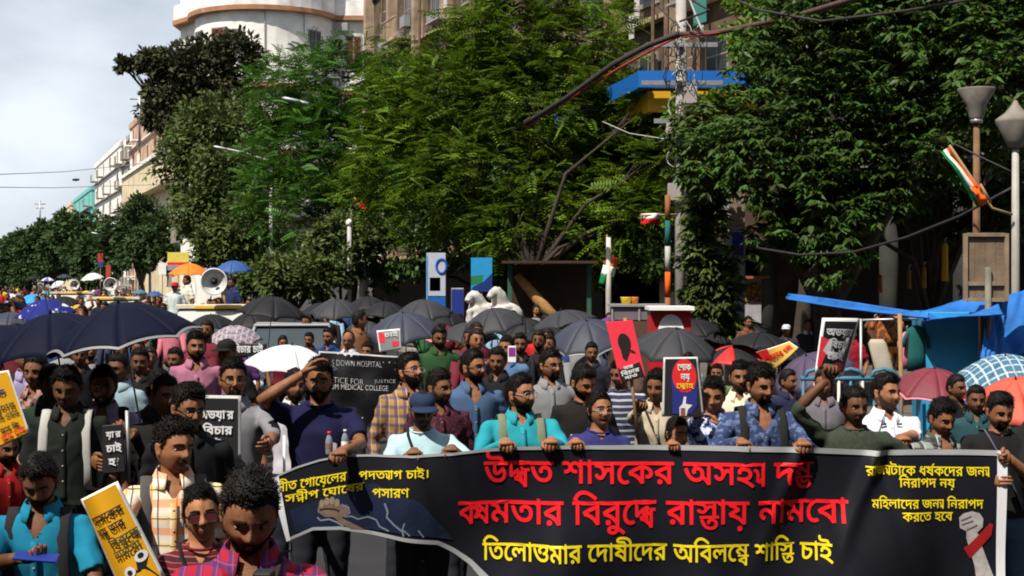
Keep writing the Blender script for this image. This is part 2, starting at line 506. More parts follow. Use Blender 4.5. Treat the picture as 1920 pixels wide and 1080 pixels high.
def add_hand(mb, wrist, fwd, palm, side, curl=(60, 70, 50), thumb=0.6, spread=0.0, mi=0, scale=1.0):
    """palm plus five fingers; fwd = finger direction, palm = direction the palm faces; side=+1 thumb towards s"""
    A = frame(fwd, -Vector(palm)); w = Vector(wrist); S = scale
    T = lambda x, y, z: w + A @ Vector((x * S, y * side * S, z * S))
    rings = [(-.015, .026, .020), (.015, .032, .019), (.05, .040, .016), (.082, .041, .014), (.094, .037, .011)]
    vs = []; n = 12
    for x, hw, ht in rings:
        for j in range(n):
            a = 2 * math.pi * j / n; c, q = math.cos(a), math.sin(a); e = (abs(c)**3 + abs(q)**3) ** (-1/3)
            vs.append(tuple(T(x, hw * c * e + (.004 if x > .03 else 0), ht * q * e)))
    fs = [(i*n+j, i*n+(j+1) % n, (i+1)*n+(j+1) % n, (i+1)*n+j) for i in range(4) for j in range(n)] + [tuple(range(n)), tuple(4*n+j for j in range(n))]
    mb.add(vs, fs, mi)
    for q, (y, L) in enumerate(((.031, .88), (.011, 1.0), (-.010, .95), (-.030, .75))):
        pts = [(.080, y, .0)]; an = 0; x, z = .080, .0; rad = [.0102]
        for sgi, (ln, cu) in enumerate(zip((.044, .028, .022), curl)):
            an += R(cu * (1 + .12 * (q - 1)))
            for h in (.5, 1.0):
                pts.append((x + ln*L*h*math.cos(an), y + spread*y*(sgi+h), z - ln*L*h*math.sin(an))); rad.append(.0098 - .0009*(sgi*2+h*2)*.6)
            x += ln*L*math.cos(an); z -= ln*L*math.sin(an)
        mb.tube([T(*p) for p in pts], [r * S for r in rad], 7, mi)
    th = thumb
    pts = [(.012, .026, -.004), (.035, .046, -.010), (.062, .058 - .012*th, -.016 - .014*th), (.084, .056 - .03*th, -.020 - .022*th)]
    mb.tube([T(*p) for p in pts], [.014*S, .0125*S, .0110*S, .008*S], 7, mi)

def ik(S, Hd, bend, la, lb):
    S = Vector(S); Hd = Vector(Hd); v = Hd - S; L = min(v.length, (la + lb) * .985); u = v.normalized()
    Hd = S + u * L
    a = (la*la - lb*lb + L*L) / (2 * L); h = math.sqrt(max(la*la - a*a, 1e-6))
    b = Vector(bend); b = (b - u * b.dot(u)).normalized()
    return S + u * a + b * h, Hd

TROUSER_MESH = None; SHOE_MESH = None
def leg_meshes():
    global TROUSER_MESH, SHOE_MESH
    mb = MB()
    mb.loft([(0, .005, .80, .14, .10), (0, .005, .88, .175, .122), (0, 0, .96, .172, .122), (0, 0, 1.03, .158, .116)], 20)
    for s in (-1, 1):
        mb.tube([(s*.088, 0, .90), (s*.092, 0, .70), (s*.095, .005, .48), (s*.098, .015, .25), (s*.10, .02, .05)], [.088, .083, .064, .060, .056], 12)
    TROUSER_MESH = remeshed(mb, .022, 3, 'trousers')
    a = get_co(TROUSER_MESH); set_co(TROUSER_MESH, a + get_no(TROUSER_MESH) * (wav(a, 22, 5, 2, (1, 1, 1.6)) * .006)[:, None])
    TROUSER_MESH.materials.append(None)
    mb = MB()
    mb.loft([(0, -.05, 0.0, .045, .135), (0, -.05, .025, .046, .136), (0, -.04, .05, .042, .12), (0, 0.0, .075, .038, .07), (0, .015, .11, .036, .045)], 14, pw=2.6)
    SHOE_MESH = mb.mesh('shoe'); SHOE_MESH.materials.append(None)

PERSON_N = 0
def make_person(label, x, ytop, d, shirt, sk=0.8, yaw=0, head=(0, 0, 0), hair='short', vol=1.0, curly=0.3, beard='none', glasses=None,
                sleeve='short', larm=None, rarm=None, trousers=None, collar=True, vneck=0.05, fem=False, open_mouth=0, cap=None,
                straps=None, strap_mat=None, lhand=None, rhand=None, wide=1.0, lean=0.0, group=None, build=1.0, extra=None, detail=1.0, z0=0.0, brow=1.0, hair_m=None):
    """larm / rarm: world target of the wrist (image right / image left arm), or None for hanging.
    lhand / rhand: (fwd, palm, curl) world directions."""
    global PERSON_N
    d = dm(d)
    PERSON_N += 1; seed = PERSON_N * 17 + 3
    g = random.Random(seed)
    ztop = H - (ytop - HOR) / F * d - z0
    s = ztop / (1.72 + .022 * vol)
    root = empty('person', ((x - 960) / F * d, d, z0), R(yaw), scale=s)
    loc = root.location
    toL = Matrix.Translation(loc) @ Matrix.Rotation(R(yaw), 4, 'Z') @ Matrix.Scale(s, 4); toLi = toL.inverted()
    ldir = lambda v: (Matrix.Rotation(-R(yaw), 3, 'Z') @ Vector(v)).normalized()
    skm = skin(sk)
    # -- skeleton
    shx = (.150 if fem else .166) * wide
    ly = -lean     # forward lean of the upper body
    B = build
    torso = [(0, 0, .86, .160*B, .110*B), (0, ly*.1, .96, .165*B, .118*B), (0, ly*.3, 1.08, .140*B, .106*B), (0, ly*.55, 1.20, .150*B, .114*B),
             (0, ly*.8, 1.325, .158*wide, .116*B), (0, ly*.95, 1.405, .160*wide, .098), (0, ly, 1.452, .112*wide, .082), (0, ly, 1.487, .074, .066)]
    if fem: torso[4] = (0, ly*.8 - .012, 1.30, .145*wide, .122*B)
    body = MB(); sh = MB()
    body.loft([(cx, cy, z, rx - .008, ry - .008) for cx, cy, z, rx, ry in torso[2:-1]] + [(0, ly + .004, 1.487, .060, .058), (0, ly - .002, 1.505, .053, .054), (0, ly - .008, 1.535, .052, .055), (0, ly - .012, 1.57, .052, .058)], 24)
    fold = .013
    sh.loft([(cx, cy, max(z, .955), rx + fold, ry + fold) for cx, cy, z, rx, ry in torso[:-1]] + [(0, ly + .006, 1.490, .080, .070)], 24)
    arms = {}
    for nm, sgn, tgt, hd in (('l', 1, larm, lhand), ('r', -1, rarm, rhand)):
        S0 = Vector((sgn * shx, ly + .005, 1.405))
        if tgt is None:
            W = Vector((sgn * (shx + .05), ly - .03 - g.uniform(0, .05), .90)); bend = Vector((sgn * .5, .8, 0))
        else:
            W = toLi @ Vector(tgt[:3]); bend = Vector(ldir(tgt[3])) if len(tgt) > 3 else Vector((sgn * .75, .25, -.8))
        E0, W = ik(S0, W, bend, .285, .255)
        in0 = Vector((sgn * .08, ly, 1.415))
        up = sleeve if isinstance(sleeve, str) else sleeve[0 if nm == 'l' else 1]
        ar = [.038, .047, .044, .038, .034, .036, .029, .0235]
        for i_ in range({'short': 3, 'half': 5, 'none': 1}.get(up, 6)): ar[i_] *= .6      # slack under the sleeve
        body.tube([in0, S0, S0.lerp(E0, .35), S0.lerp(E0, .75), E0, E0.lerp(W, .3), E0.lerp(W, .7), W], ar, 12)
        if hd: fw, pl, cu = ldir(hd[0]), ldir(hd[1]), hd[2]
        else: fw, pl, cu = (W - E0).normalized(), Vector((-sgn, 0, 0)), (25, 30, 20)
        side = (sgn if not (hd and len(hd) > 3) else sgn * hd[3])
        # thumb side: towards the body midline for palms facing down / back
        A = frame(fw, -Vector(pl)); sv = A @ Vector((0, 1, 0)); side = 1 if sv.x * -sgn > 0 else -1
        if abs(sv.x) < .35: side = 1 if sv.y < 0 else -1
        if hd and len(hd) > 3: side *= hd[3]
        add_hand(body, W, fw, pl, side, cu, scale=1.0 if not fem else .9)
        base = [in0, S0 + Vector((0, 0, .004)), S0.lerp(E0, .35), S0.lerp(E0, .7)]
        if up == 'short': pts, rd = base + [S0.lerp(E0, .82)], [.050, .060, .058, .060, .064]
        elif up == 'half': pts, rd = base + [E0, E0.lerp(W, .22)], [.050, .059, .055, .051, .048, .049]
        elif up == 'none': pts, rd = base[:2] + [S0.lerp(E0, .12)], [.050, .055, .052]
        else: pts, rd = base + [E0, E0.lerp(W, .3), E0.lerp(W, .7), E0.lerp(W, .96)], [.050, .058, .054, .050, .047, .047, .041, .036]
        sh.tube(pts, [r * (.90 if fem else .96) for r in rd], 14)
        arms[nm] = (S0, E0, W)
    # -- head
    hy, hp, hr = head
    HM = Matrix.Translation((0, ly - .022 - max(0, hp) * .0006, 1.607)) @ Matrix.Rotation(R(hy), 4, 'Z') @ Matrix.Rotation(R(hr), 4, 'Y') @ Matrix.Rotation(R(hp), 4, 'X') @ Matrix.Scale(.925, 4)
    nl, na = (60, 46) if detail >= 1 else (36, 28)
    hw = g.uniform(.96, 1.05) * (.95 if fem else 1); 
    hv, hf, han = head_shape(nl, na, hw, g.uniform(.85, 1.1), g.uniform(.9, 1.12) * (.88 if fem else 1), open_mouth, g.uniform(.8, 1.2), seed)
    tr = lambda a: (np.c_[a, np.ones(len(a))] @ np.array(HM).T)[:, :3]
    c = hv[np.array(hf)].mean(1)
    lip = (c[:, 1] < -.07) & (np.abs(c[:, 0]) < .023 - .4 * np.abs(c[:, 2] + .0625)) & (c[:, 2] > -.078 - .01*open_mouth) & (c[:, 2] < -.0505)
    wv = tr(hv); n0 = body.n; body.v.append(wv)
    for q, L in zip(hf, lip): body.f.append(tuple(i + n0 for i in q)); body.m.append(1 if L else 0)
    body.n += len(wv)
    for sgn in (-1, 1):   # ears
        eb = MB(); eb.ball((0, 0, 0), (.006, .017, .030), 10, 8)
        ev = eb.verts(); ev[:, 0] += np.where(np.hypot(ev[:, 1]/.017, ev[:, 2]/.03) > .6, .004, -.002)
        ev[:, 1] += .25 * ev[:, 2]; ev = ev @ np.array(Matrix.Rotation(sgn * R(-22), 3, 'Z')).T if sgn > 0 else (ev * np.array((-1, 1, 1))) @ np.array(Matrix.Rotation(R(22), 3, 'Z')).T
        body.add(tr(ev + np.array((sgn * .0755 * hw, .010, -.004))), [q if sgn > 0 else q[::-1] for q in eb.f])
    bo = body.build('body', [skm, mat(skm.name + '_lips', tuple(np.array((0.27, 0.10, 0.07)) * (sk * .85)), .45, .1)], root)
    # face helpers: surface depth at (x, z) in the head frame
    front = hv[:, 1] < -.03; fv = hv[front]
    surf = lambda px, pz: fv[np.argmin((fv[:, 0]-px)**2 + (fv[:, 2]-pz)**2), 1]
    if detail >= .5:
        for sgn in (-1, 1):
            eb = MB(); ey = surf(sgn*.032, .006)
            sq = .0062 if g.random() < .6 else .0052
            eb.ball((sgn*.0325*hw, ey + .0035, .005), (.0145, .0085, sq), 12, 8)
            eb.ball((sgn*.0325*hw + math.copysign(.0015, -hy or 1), ey - .0012, .005), (.0070, .0042, .0060), 8, 6, 1)
            o = MB(); o.add(tr(eb.verts()), eb.f); o.m = eb.m; o.build('eye', [EYEWHITE, IRIS], root)
            br = MB()
            if brow:
                pts = [(sgn*q, surf(sgn*q, zz) - .001, zz) for q, zz in ((.012, .0300), (.022, .0312), (.034, .0312), (.045, .0288), (.052, .0245))]
                br.tube([tuple(p) for p in tr(np.array(pts))], [.0042, .0052, .005, .004, .002], 6)
                br.build('eyebrow', BEARD, root)
    # -- hair
    line = np.interp(han, _fa, HAIRLINES[hair])
    if cap: vol = 0.2
    if hair != 'none':
        over = hv[:, 2] - line
        nrm = hv / np.linalg.norm(hv, axis=1, keepdims=True)
        th = (.006 + .004 * vol * sm(over, .02, .06) + .015 * vol * sm(hv[:, 2], .03, .11) + .006 * vol * sm(-hv[:, 1], 0, .08) * sm(hv[:, 2], .05, .1)) * sm(over, -.002, .022)
        th = th * (1 + .14 * wav(hv, 60, seed, 2))
        hvv = hv + nrm * th[:, None]
        ok = over > -.001
        hb = MB(); hb.v.append(tr(hvv)); hb.n = len(hvv); hb.f = [q for q in hf if all(ok[i] for i in q)]; hb.m = [0] * len(hb.f)
        cand = np.where(over > .004)[0]
        nt = 0 if cap else int(((2600 if vol > 1.4 else 1600) if detail >= 1 else 500 if detail >= .5 else 0) * (1 if hair != 'bald' else .4))
        tv = []; tf = []; rr = np.random.default_rng(seed)
        if len(cand) and nt:
            area = np.abs(np.cos(np.arcsin(np.clip(hv[cand, 2] / .12, -.98, .98)))) + .05
            pk = rr.choice(cand, nt, p=area / area.sum())
            p = hvv[pk] * .985; nv = nrm[pk]; h3 = hv[pk]; up_ = h3[:, 2] > .05
            # hair flows from the crown outwards and down, swept forward on top
            fl = np.stack([h3[:, 0] * 1.2 + .03, np.where(up_, h3[:, 1] - .06, h3[:, 1] * .3), np.where(h3[:, 2] < .09, -.05, 0)], 1)
            fl /= np.linalg.norm(fl, axis=1, keepdims=True) + 1e-6
            rd = rr.normal(size=(nt, 3)); rd /= np.linalg.norm(rd, axis=1, keepdims=True)
            dr = fl * (1 - curly) + rd * (curly * 1.1) + nv * (.04 + .36 * curly)
            dr -= nv * np.minimum(0, (dr * nv).sum(1, keepdims=True)); dr /= np.linalg.norm(dr, axis=1, keepdims=True)
            ln = (rr.uniform(.014, .026, nt) * (1.35 - .55 * min(1, curly * 1.6)) * (.55 + .4 * vol) * np.where(up_, 1, .55) * np.where(over[pk] > .02, 1, .6))[:, None]
            sd = np.cross(dr, nv); sd /= np.linalg.norm(sd, axis=1, keepdims=True) + 1e-6; wd = rr.uniform(.0011, .0026, nt)[:, None]
            mid = p + dr * ln * .55 + nv * ln * (.05 + .15 * curly); tip = p + dr * ln * (.95 - .3 * curly) - nv * ln * .05 + rd * curly * ln * .4
            tv = np.stack([p - sd*wd, p + sd*wd, mid + sd*wd*.8 + nv*.0015, mid - sd*wd*.8 + nv*.0015, tip], 1).reshape(-1, 3)
            tf = [q for o in range(0, nt * 5, 5) for q in ((o, o+1, o+2, o+3), (o+3, o+2, o+4))]
            hb.add(tr(tv), tf)
        if hair == 'long':   # tied back at the nape
            hb.tube([tuple(p) for p in tr(np.array([(0, .085, .02), (.01, .118, -.01), (.015, .125, -.06), (.01, .115, -.13), (.0, .10, -.19)]))], [.03, .036, .030, .022, .008], 10)
        hb.build('hair', hair_m or HAIR, root)
    # -- beard
    if beard != 'none':
        lim = np.interp(han, [0, 10, 17, 26, 40, 58, 78, 86], [-.081, -.079, -.062, -.052, -.048, -.034, .0, .02])
        lim = lim + .006 * wav(hv, 90, seed + 9, 2)
        bm = (hv[:, 2] < lim) & (han < 88) & (hv[:, 2] > -.125)
        mu = (np.abs(hv[:, 0]) < .031) & (hv[:, 2] < -.0375 - .25*np.abs(hv[:, 0])) & (hv[:, 2] > -.0525 - .35*np.abs(hv[:, 0])) & (hv[:, 1] < -.06)
        if beard == 'moustache': bm = mu
        elif beard == 'goatee': bm = mu | (bm & (np.abs(hv[:, 0]) < .036))
        else: bm = bm | mu
        th = {'full': .0085, 'stubble': .003, 'moustache': .005, 'goatee': .0055, 'short': .005}[beard]
        nrm = hv / np.linalg.norm(hv, axis=1, keepdims=True)
        bv = hv + nrm * (th * (1 + .35 * wav(hv, 160, seed + 1, 2)) * (1 + .6*sm(-hv[:, 2], .08, .11)*(beard == 'full')))[:, None] * 1.0
        bb = MB(); bb.v.append(tr(bv)); bb.n = len(bv); bb.f = [q for q in hf if sum(bm[i] for i in q) >= 3]; bb.m = [0] * len(bb.f)
        if bb.f: bb.build('beard' if beard != 'moustache' else 'moustache', (hair_m or BEARD) if beard not in ('stubble',) else mat('stubble_%d' % int(sk*100), (.05*sk, .03*sk, .022*sk), .7, .3, 200), root)
    # -- glasses
    if glasses:
        gb = MB(); lens = MB()
        ys = surf(.0, .01) - .004; yo = min(surf(.035, .005), surf(.035, -.01)) - .014
        for sgn in (-1, 1):
            ring = []
            hwx, hwz = (.0245, .0185) if glasses != 'sun' else (.028, .022)
            for k in range(20):
                a = 2*math.pi*k/20; cc, ss = math.cos(a), math.sin(a); e = (abs(cc)**3+abs(ss)**3)**(-1/3)
                ring.append((sgn*.0335 + hwx*cc*e, yo + .10*abs(.0335+sgn*hwx*cc*e)*.35, .002 + hwz*ss*e))
            gb.tube([tuple(p) for p in tr(np.array(ring + ring[:2]))], .0019, 6, caps=False)
            lens.add(tr(np.array(ring)), [tuple(range(20))])
            gb.tube([tuple(p) for p in tr(np.array([(sgn*.058, yo + .004, .006), (sgn*.076*hw, -.035, .008), (sgn*.079*hw, .015, .004)]))], .002, 6)
        gb.tube([tuple(p) for p in tr(np.array([(-.010, yo, .006), (0, yo - .003, .008), (.010, yo, .006)]))], .0019, 6)
        go = gb.build('glasses', BLACK if glasses != 'wire' else STEEL, root)
        if glasses == 'sun': lens.build('lens', mat('tinted_lens', (.10, .025, .025), .08, .0, spec=.8), go)
    # -- shirt
    me = remeshed(sh, .0135 if detail >= 1 else .022, 6 if detail >= 1 else 3)
    a = get_co(me); nn = get_no(me)
    tors = np.abs(a[:, 0]) < shx
    amp = .008 + .005 * sm(a[:, 2], 1.35, 1.0)
    a2 = a + nn * (amp * wav(a, 17, seed, 3, (1.0, 1.0, .65)))[:, None]
    a2 += nn * (.0035 * np.sin(a[:, 2] * 70 + 6 * wav(a, 6, seed + 2, 2)) * sm(np.abs(a[:, 0]), .12, .22))[:, None]
    cr_ = wav(a, 9, seed + 5, 2, (1.2, 1.2, .8)); a2 += nn * (.010 * (np.exp(-(cr_ / .10) ** 2) - .2))[:, None] * sm(np.abs(a[:, 2] - 1.40), .02, .10)[:, None]
    set_co(me, a2)
    if vneck:
        bm = bmesh.new(); bm.from_mesh(me)
        zv = 1.485 - vneck
        kx = .70 if vneck > .03 else 1.6
        for v_ in bm.verts:
            if v_.co.z > zv and v_.co.y < ly - .03:
                lx = .006 + (v_.co.z - zv) * kx
                if abs(abs(v_.co.x) - lx) < .0115: v_.co.x = math.copysign(lx, v_.co.x)
        kill = [f for f in bm.faces if (lambda q: q.z > zv - .002 and q.y < ly - .035 and abs(q.x) < .006 + (q.z - zv) * (.70 if vneck > .03 else 1.6))(f.calc_center_median())]
        bmesh.ops.delete(bm, geom=kill, context='FACES'); bm.to_mesh(me); bm.free()
    so = obj('shirt', me, shirt, root)
    if collar:
        cb = MB(); rows = [(.062, -.012), (.066, .022), (.069, .026), (.088, -.006), (.102, -.026)]
        amax = R(158)
        def cf(u, v):
            an = -amax + 2 * amax * u; k = v * (len(rows) - 1); i = min(int(k), len(rows) - 2); t = k - i
            rr_ = rows[i][0]*(1-t) + rows[i+1][0]*t; dz = rows[i][1]*(1-t) + rows[i+1][1]*t
            fr = (1 - math.cos(math.pi - abs(an))) / 2      # 0 at the back, 1 at the front
            fr = 1 - (1 + math.cos(an)) / 2
            z = 1.512 - .042 * fr + dz * (1 + .35 * fr)
            return (rr_ * math.sin(an) * 1.02, ly + .004 + rr_ * math.cos(an) * .98 - .018 * fr, z)
        cb.grid(cf, 30, 4)
        co_ = cb.build('collar', shirt if collar is True else collar, so); sd = co_.modifiers.new('s', 'SOLIDIFY'); sd.thickness = .003
        if detail >= .6:
            zs_ = [t[2] for t in torso]; pk_ = MB(); zt_ = 1.470 - vneck
            fy_ = lambda z_, x_: np.interp(z_, zs_, [t[1] for t in torso]) - (np.interp(z_, zs_, [t[4] for t in torso]) + fold) * math.sqrt(1 - (x_ / .19) ** 2) - .011
            pk_.grid(lambda u, v: ((u - .5) * .030, fy_(zt_ - v * (zt_ - 1.0), (u - .5) * .03), zt_ - v * (zt_ - 1.0)), 2, 14)
            po = pk_.build('placket', shirt, so); q_ = po.modifiers.new('s', 'SOLIDIFY'); q_.thickness = .003
            for k_ in range(4):
                bz_ = zt_ - .03 - .085 * k_; b_ = MB(); b_.ball((0, fy_(bz_, 0) - .004, bz_), (.0055, .003, .0055), 8, 6); b_.build('button', mat('shirt_button', (.30, .28, .25), .4), so)
    else:
        cb = MB()
        ring = [(.076*math.cos(k*math.pi/14), ly + .002 + .070*math.sin(k*math.pi/14) - (.020 if k > 14 else 0)*math.sin((k-14)*math.pi/14), 1.490 - .018*max(0, -math.sin(k*math.pi/14))) for k in range(28)]
        cb.tube(ring + ring[:2], .0065, 6, caps=False); cb.build('neckband', shirt, so)
    # -- backpack straps / sling
    if straps:
        sm_ = strap_mat or cloth((.02, .02, .022))
        def front_y(z, xx):
            zs = [t[2] for t in torso]; rx = np.interp(z, zs, [t[3] for t in torso]) + fold; ry = np.interp(z, zs, [t[4] for t in torso]) + fold; cy = np.interp(z, zs, [t[1] for t in torso])
            return cy - ry * math.sqrt(max(0.02, 1 - (xx / rx) ** 2)) - .010
        if straps == 'sling':
            pts = [(.10, ly + .05, 1.480), (.085, ly - .02, 1.490)] + [(.075 - .20 * t, front_y(1.45 - .44 * t, .075 - .20 * t), 1.45 - .44 * t) for t in (0, .15, .3, .5, .75, 1)]
            t = MB(); t.tube(pts, .016, 8, flat=.3, up=(0, 1, 0.2)); t.build('strap', sm_, root)
        elif straps == 'sling_r':
            pts = [(-.10, ly + .05, 1.480), (-.085, ly - .02, 1.490)] + [(-.075 + .20 * t, front_y(1.45 - .44 * t, -.075 + .20 * t), 1.45 - .44 * t) for t in (0, .15, .3, .5, .75, 1)]
            t = MB(); t.tube(pts, .016, 8, flat=.3, up=(0, 1, 0.2)); t.build('strap', sm_, root)
        else:
            for sgn in (-1, 1):
                pts = [(sgn*.115, ly + .10, 1.36), (sgn*.112, ly + .045, 1.478), (sgn*.112, ly - .02, 1.488)] + [(sgn*(.112 + .012*t), front_y(1.445 - .385*t, .115), 1.445 - .385*t) for t in (0, .2, .45, .7, 1)] + [(sgn*.165, ly*.3 + .02, 1.02)]
                t = MB(); t.tube(pts, .027, 10, flat=.28, up=(0, 1, .3)); t.build('strap', sm_, root)
            bk = MB(); bk.loft([(0, ly*.5 + .20, 1.0, .13, .07), (0, ly*.6 + .21, 1.1, .15, .10), (0, ly*.8 + .20, 1.3, .14, .09), (0, ly + .17, 1.42, .11, .05)], 16, pw=3)
            bk.build('backpack', sm_, root)
    # -- cap
    if cap:
        cb = MB()
        def dome(u, v):
            an = 2*math.pi*u; ph = v * math.pi/2
            return tuple((HM @ Vector((.089*math.cos(an)*math.cos(ph)**.75, -.004 + .108*math.sin(an)*math.cos(ph)**.75, .046 + .080*math.sin(ph)**.8))))
        cb.grid(dome, 28, 10)
        co2 = cb.build('cap', cap, root)
        vb = MB()
        def visor(u, v):
            an = R(-58 + 116*u); r = .084 + .075*v*max(0, math.cos(R((-58+116*u)*1.5)))**.5
            return tuple(HM @ Vector((r*math.sin(an)*.98, -.004 - r*1.20*math.cos(an), .052 - .020*v - .012*math.sin(an)**2)))
        vb.grid(visor, 16, 4); vo = vb.build('visor', cap, co2); q = vo.modifiers.new('s', 'SOLIDIFY'); q.thickness = .004
    # -- legs
    if TROUSER_MESH is None: leg_meshes()
    o = obj_shared('trousers', TROUSER_MESH, trousers or cloth((.02, .022, .03)), root)
    for sgn in (-1, 1):
        q = obj_shared('shoe', SHOE_MESH, cloth((.025, .02, .018), 'dark_shoe', .5), root); q.location = (sgn * .10, -.0, 0)
    if extra: extra(root, so, torso, HM)
    tag(root, label, 'person', group)
    return root

def obj_shared(name, me, m, parent):
    o = bpy.data.objects.new(name, me); COL.objects.link(o); o.parent = parent
    relink(o, 0, m); return o
# ================================================================ the street
KS = -0.379                                   # the road runs off to the far left
TV = Vector((KS, 1, 0)).normalized(); NV = Vector((TV.y, -TV.x, 0)); K0 = Vector((3.19, 27, 0))
ROADROT = math.atan2(TV.x, TV.y) * -1         # rotation of street-aligned things about z
def S(s, off, z=0): return K0 + TV * s + NV * off + Vector((0, 0, z))
def s_at(px, off=0.0):
    """distance along the kerb at which the line 'off' metres behind it crosses pixel column px"""
    k = (px - 960) / F; b = K0 + NV * off
    return (k * b.y - b.x) / (TV.x - k * TV.y)

ASPH = mat('asphalt', (.024, .024, .027), .9, .25, 1.5, .5, 90)  # base colour lowered to stand in for shade on the road
PAVE = mat('pavement_concrete', (.10, .09, .08), .9, .3, 2, .4, 50)
g = MB(); g.grid(lambda u, v: (-900 + 1800*u, -300 + 1800*v, 0), 4, 4); tag(g.build('ground', mat('dusty_ground', (.16, .14, .12), .95, .2, .2)), kind='structure')
def strip(o0, o1, z, s0=-34, s1=420, name='road', m=ASPH, thick=0):
    b = MB(); n = 12
    a = [S(s0 + (s1-s0)*i/n, o0, z) for i in range(n+1)]; c = [S(s0 + (s1-s0)*i/n, o1, z) for i in range(n+1)]
    b.add([tuple(p) for p in a + c], [(n+1+i, n+2+i, i+1, i) for i in range(n)])
    if thick:
        e = [S(s0 + (s1-s0)*i/n, o0, z - thick) for i in range(n+1)]
        b.add([tuple(p) for p in a + e], [(i, i+1, n+2+i, n+1+i) for i in range(n)])
    return tag(b.build(name, m), kind='structure')
strip(-40, 0, .004, name='road')
strip(.18, 9, .13, name='pavement', m=PAVE)
strip(0, .18, .15, name='kerb', m=mat('kerb_stone', (.30, .29, .27), .9, .2, 3, .3, 40), thick=.15)

# ---- foliage ----------------------------------------------------
LEAF = {
    'bright': mat('leaf_bright', (.10, .18, .015), .55, .35, .8, trans=.30, island=.35, spec=.3),
    'feather': mat('leaf_feather', (.104, .166, .012), .6, .45, .6, trans=.30, island=.5, spec=.2),
    'green': mat('leaf_green', (.052, .130, .012), .5, .35, .8, trans=.25, island=.35, spec=.35),
    'deep': mat('leaf_deep', (.044, .086, .013), .5, .4, .7, trans=.20, island=.45, spec=.25),
    'dull': mat('leaf_dull', (.046, .048, .020), .65, .4, .7, trans=.14, island=.4, spec=.2),
    'olive': mat('leaf_olive', (.070, .100, .022), .55, .35, .8, trans=.22, island=.35, spec=.3),
    'far': mat('leaf_far', (.036, .066, .018), .6, .4, .5, trans=.2, island=.35, spec=.2),
}
BARK = mat('bark', (.045, .034, .026), .95, .35, 6, .8, 25)
QV = np.array([(0, 0, 0), (.45, .5, .10), (1, 0, -.02), (.45, -.5, .10)])   # a leaf folded along its rib
def leaves(pos, ax, up, ln, wd):
    """one diamond leaf per position along direction ax"""
    n = len(pos)
    ax = ax / (np.linalg.norm(ax, axis=1, keepdims=True) + 1e-9)
    sd = np.cross(up, ax); sd /= np.linalg.norm(sd, axis=1, keepdims=True) + 1e-9
    nn = np.cross(ax, sd)
    V = (pos[:, None, :] + QV[None, :, 0:1] * ax[:, None, :] * ln[:, None, None] + QV[None, :, 1:2] * sd[:, None, :] * wd[:, None, None]
         + QV[None, :, 2:3] * nn[:, None, :] * ln[:, None, None])
    return V.reshape(-1, 3), np.arange(n * 4).reshape(n, 4)

def crown_points(blobs, per, rg, clump=.30):
    """clumps on the outside of overlapping ellipsoids; returns clump centres, outward directions, clump radii"""
    C = []; D = []; Rr = []
    for (c, r) in blobs:
        r = np.array(r if hasattr(r, '__len__') else (r, r, r)); c = np.array(c)
        k = max(8, int(per * (r.mean() ** 2)))
        d = rg.normal(size=(k, 3)); d[:, 2] += .25; d[:, 1] -= .2; d /= np.linalg.norm(d, axis=1, keepdims=True)
        f = rg.uniform(.55, 1.02, (k, 1)) * rg.choice([1, 1, 1, 1.13], (k, 1))
        C.append(c + d * r * f); D.append(d); Rr.append(np.full(k, r.mean() * clump) * rg.uniform(.7, 1.3, k))
    return np.concatenate(C), np.concatenate(D), np.concatenate(Rr)

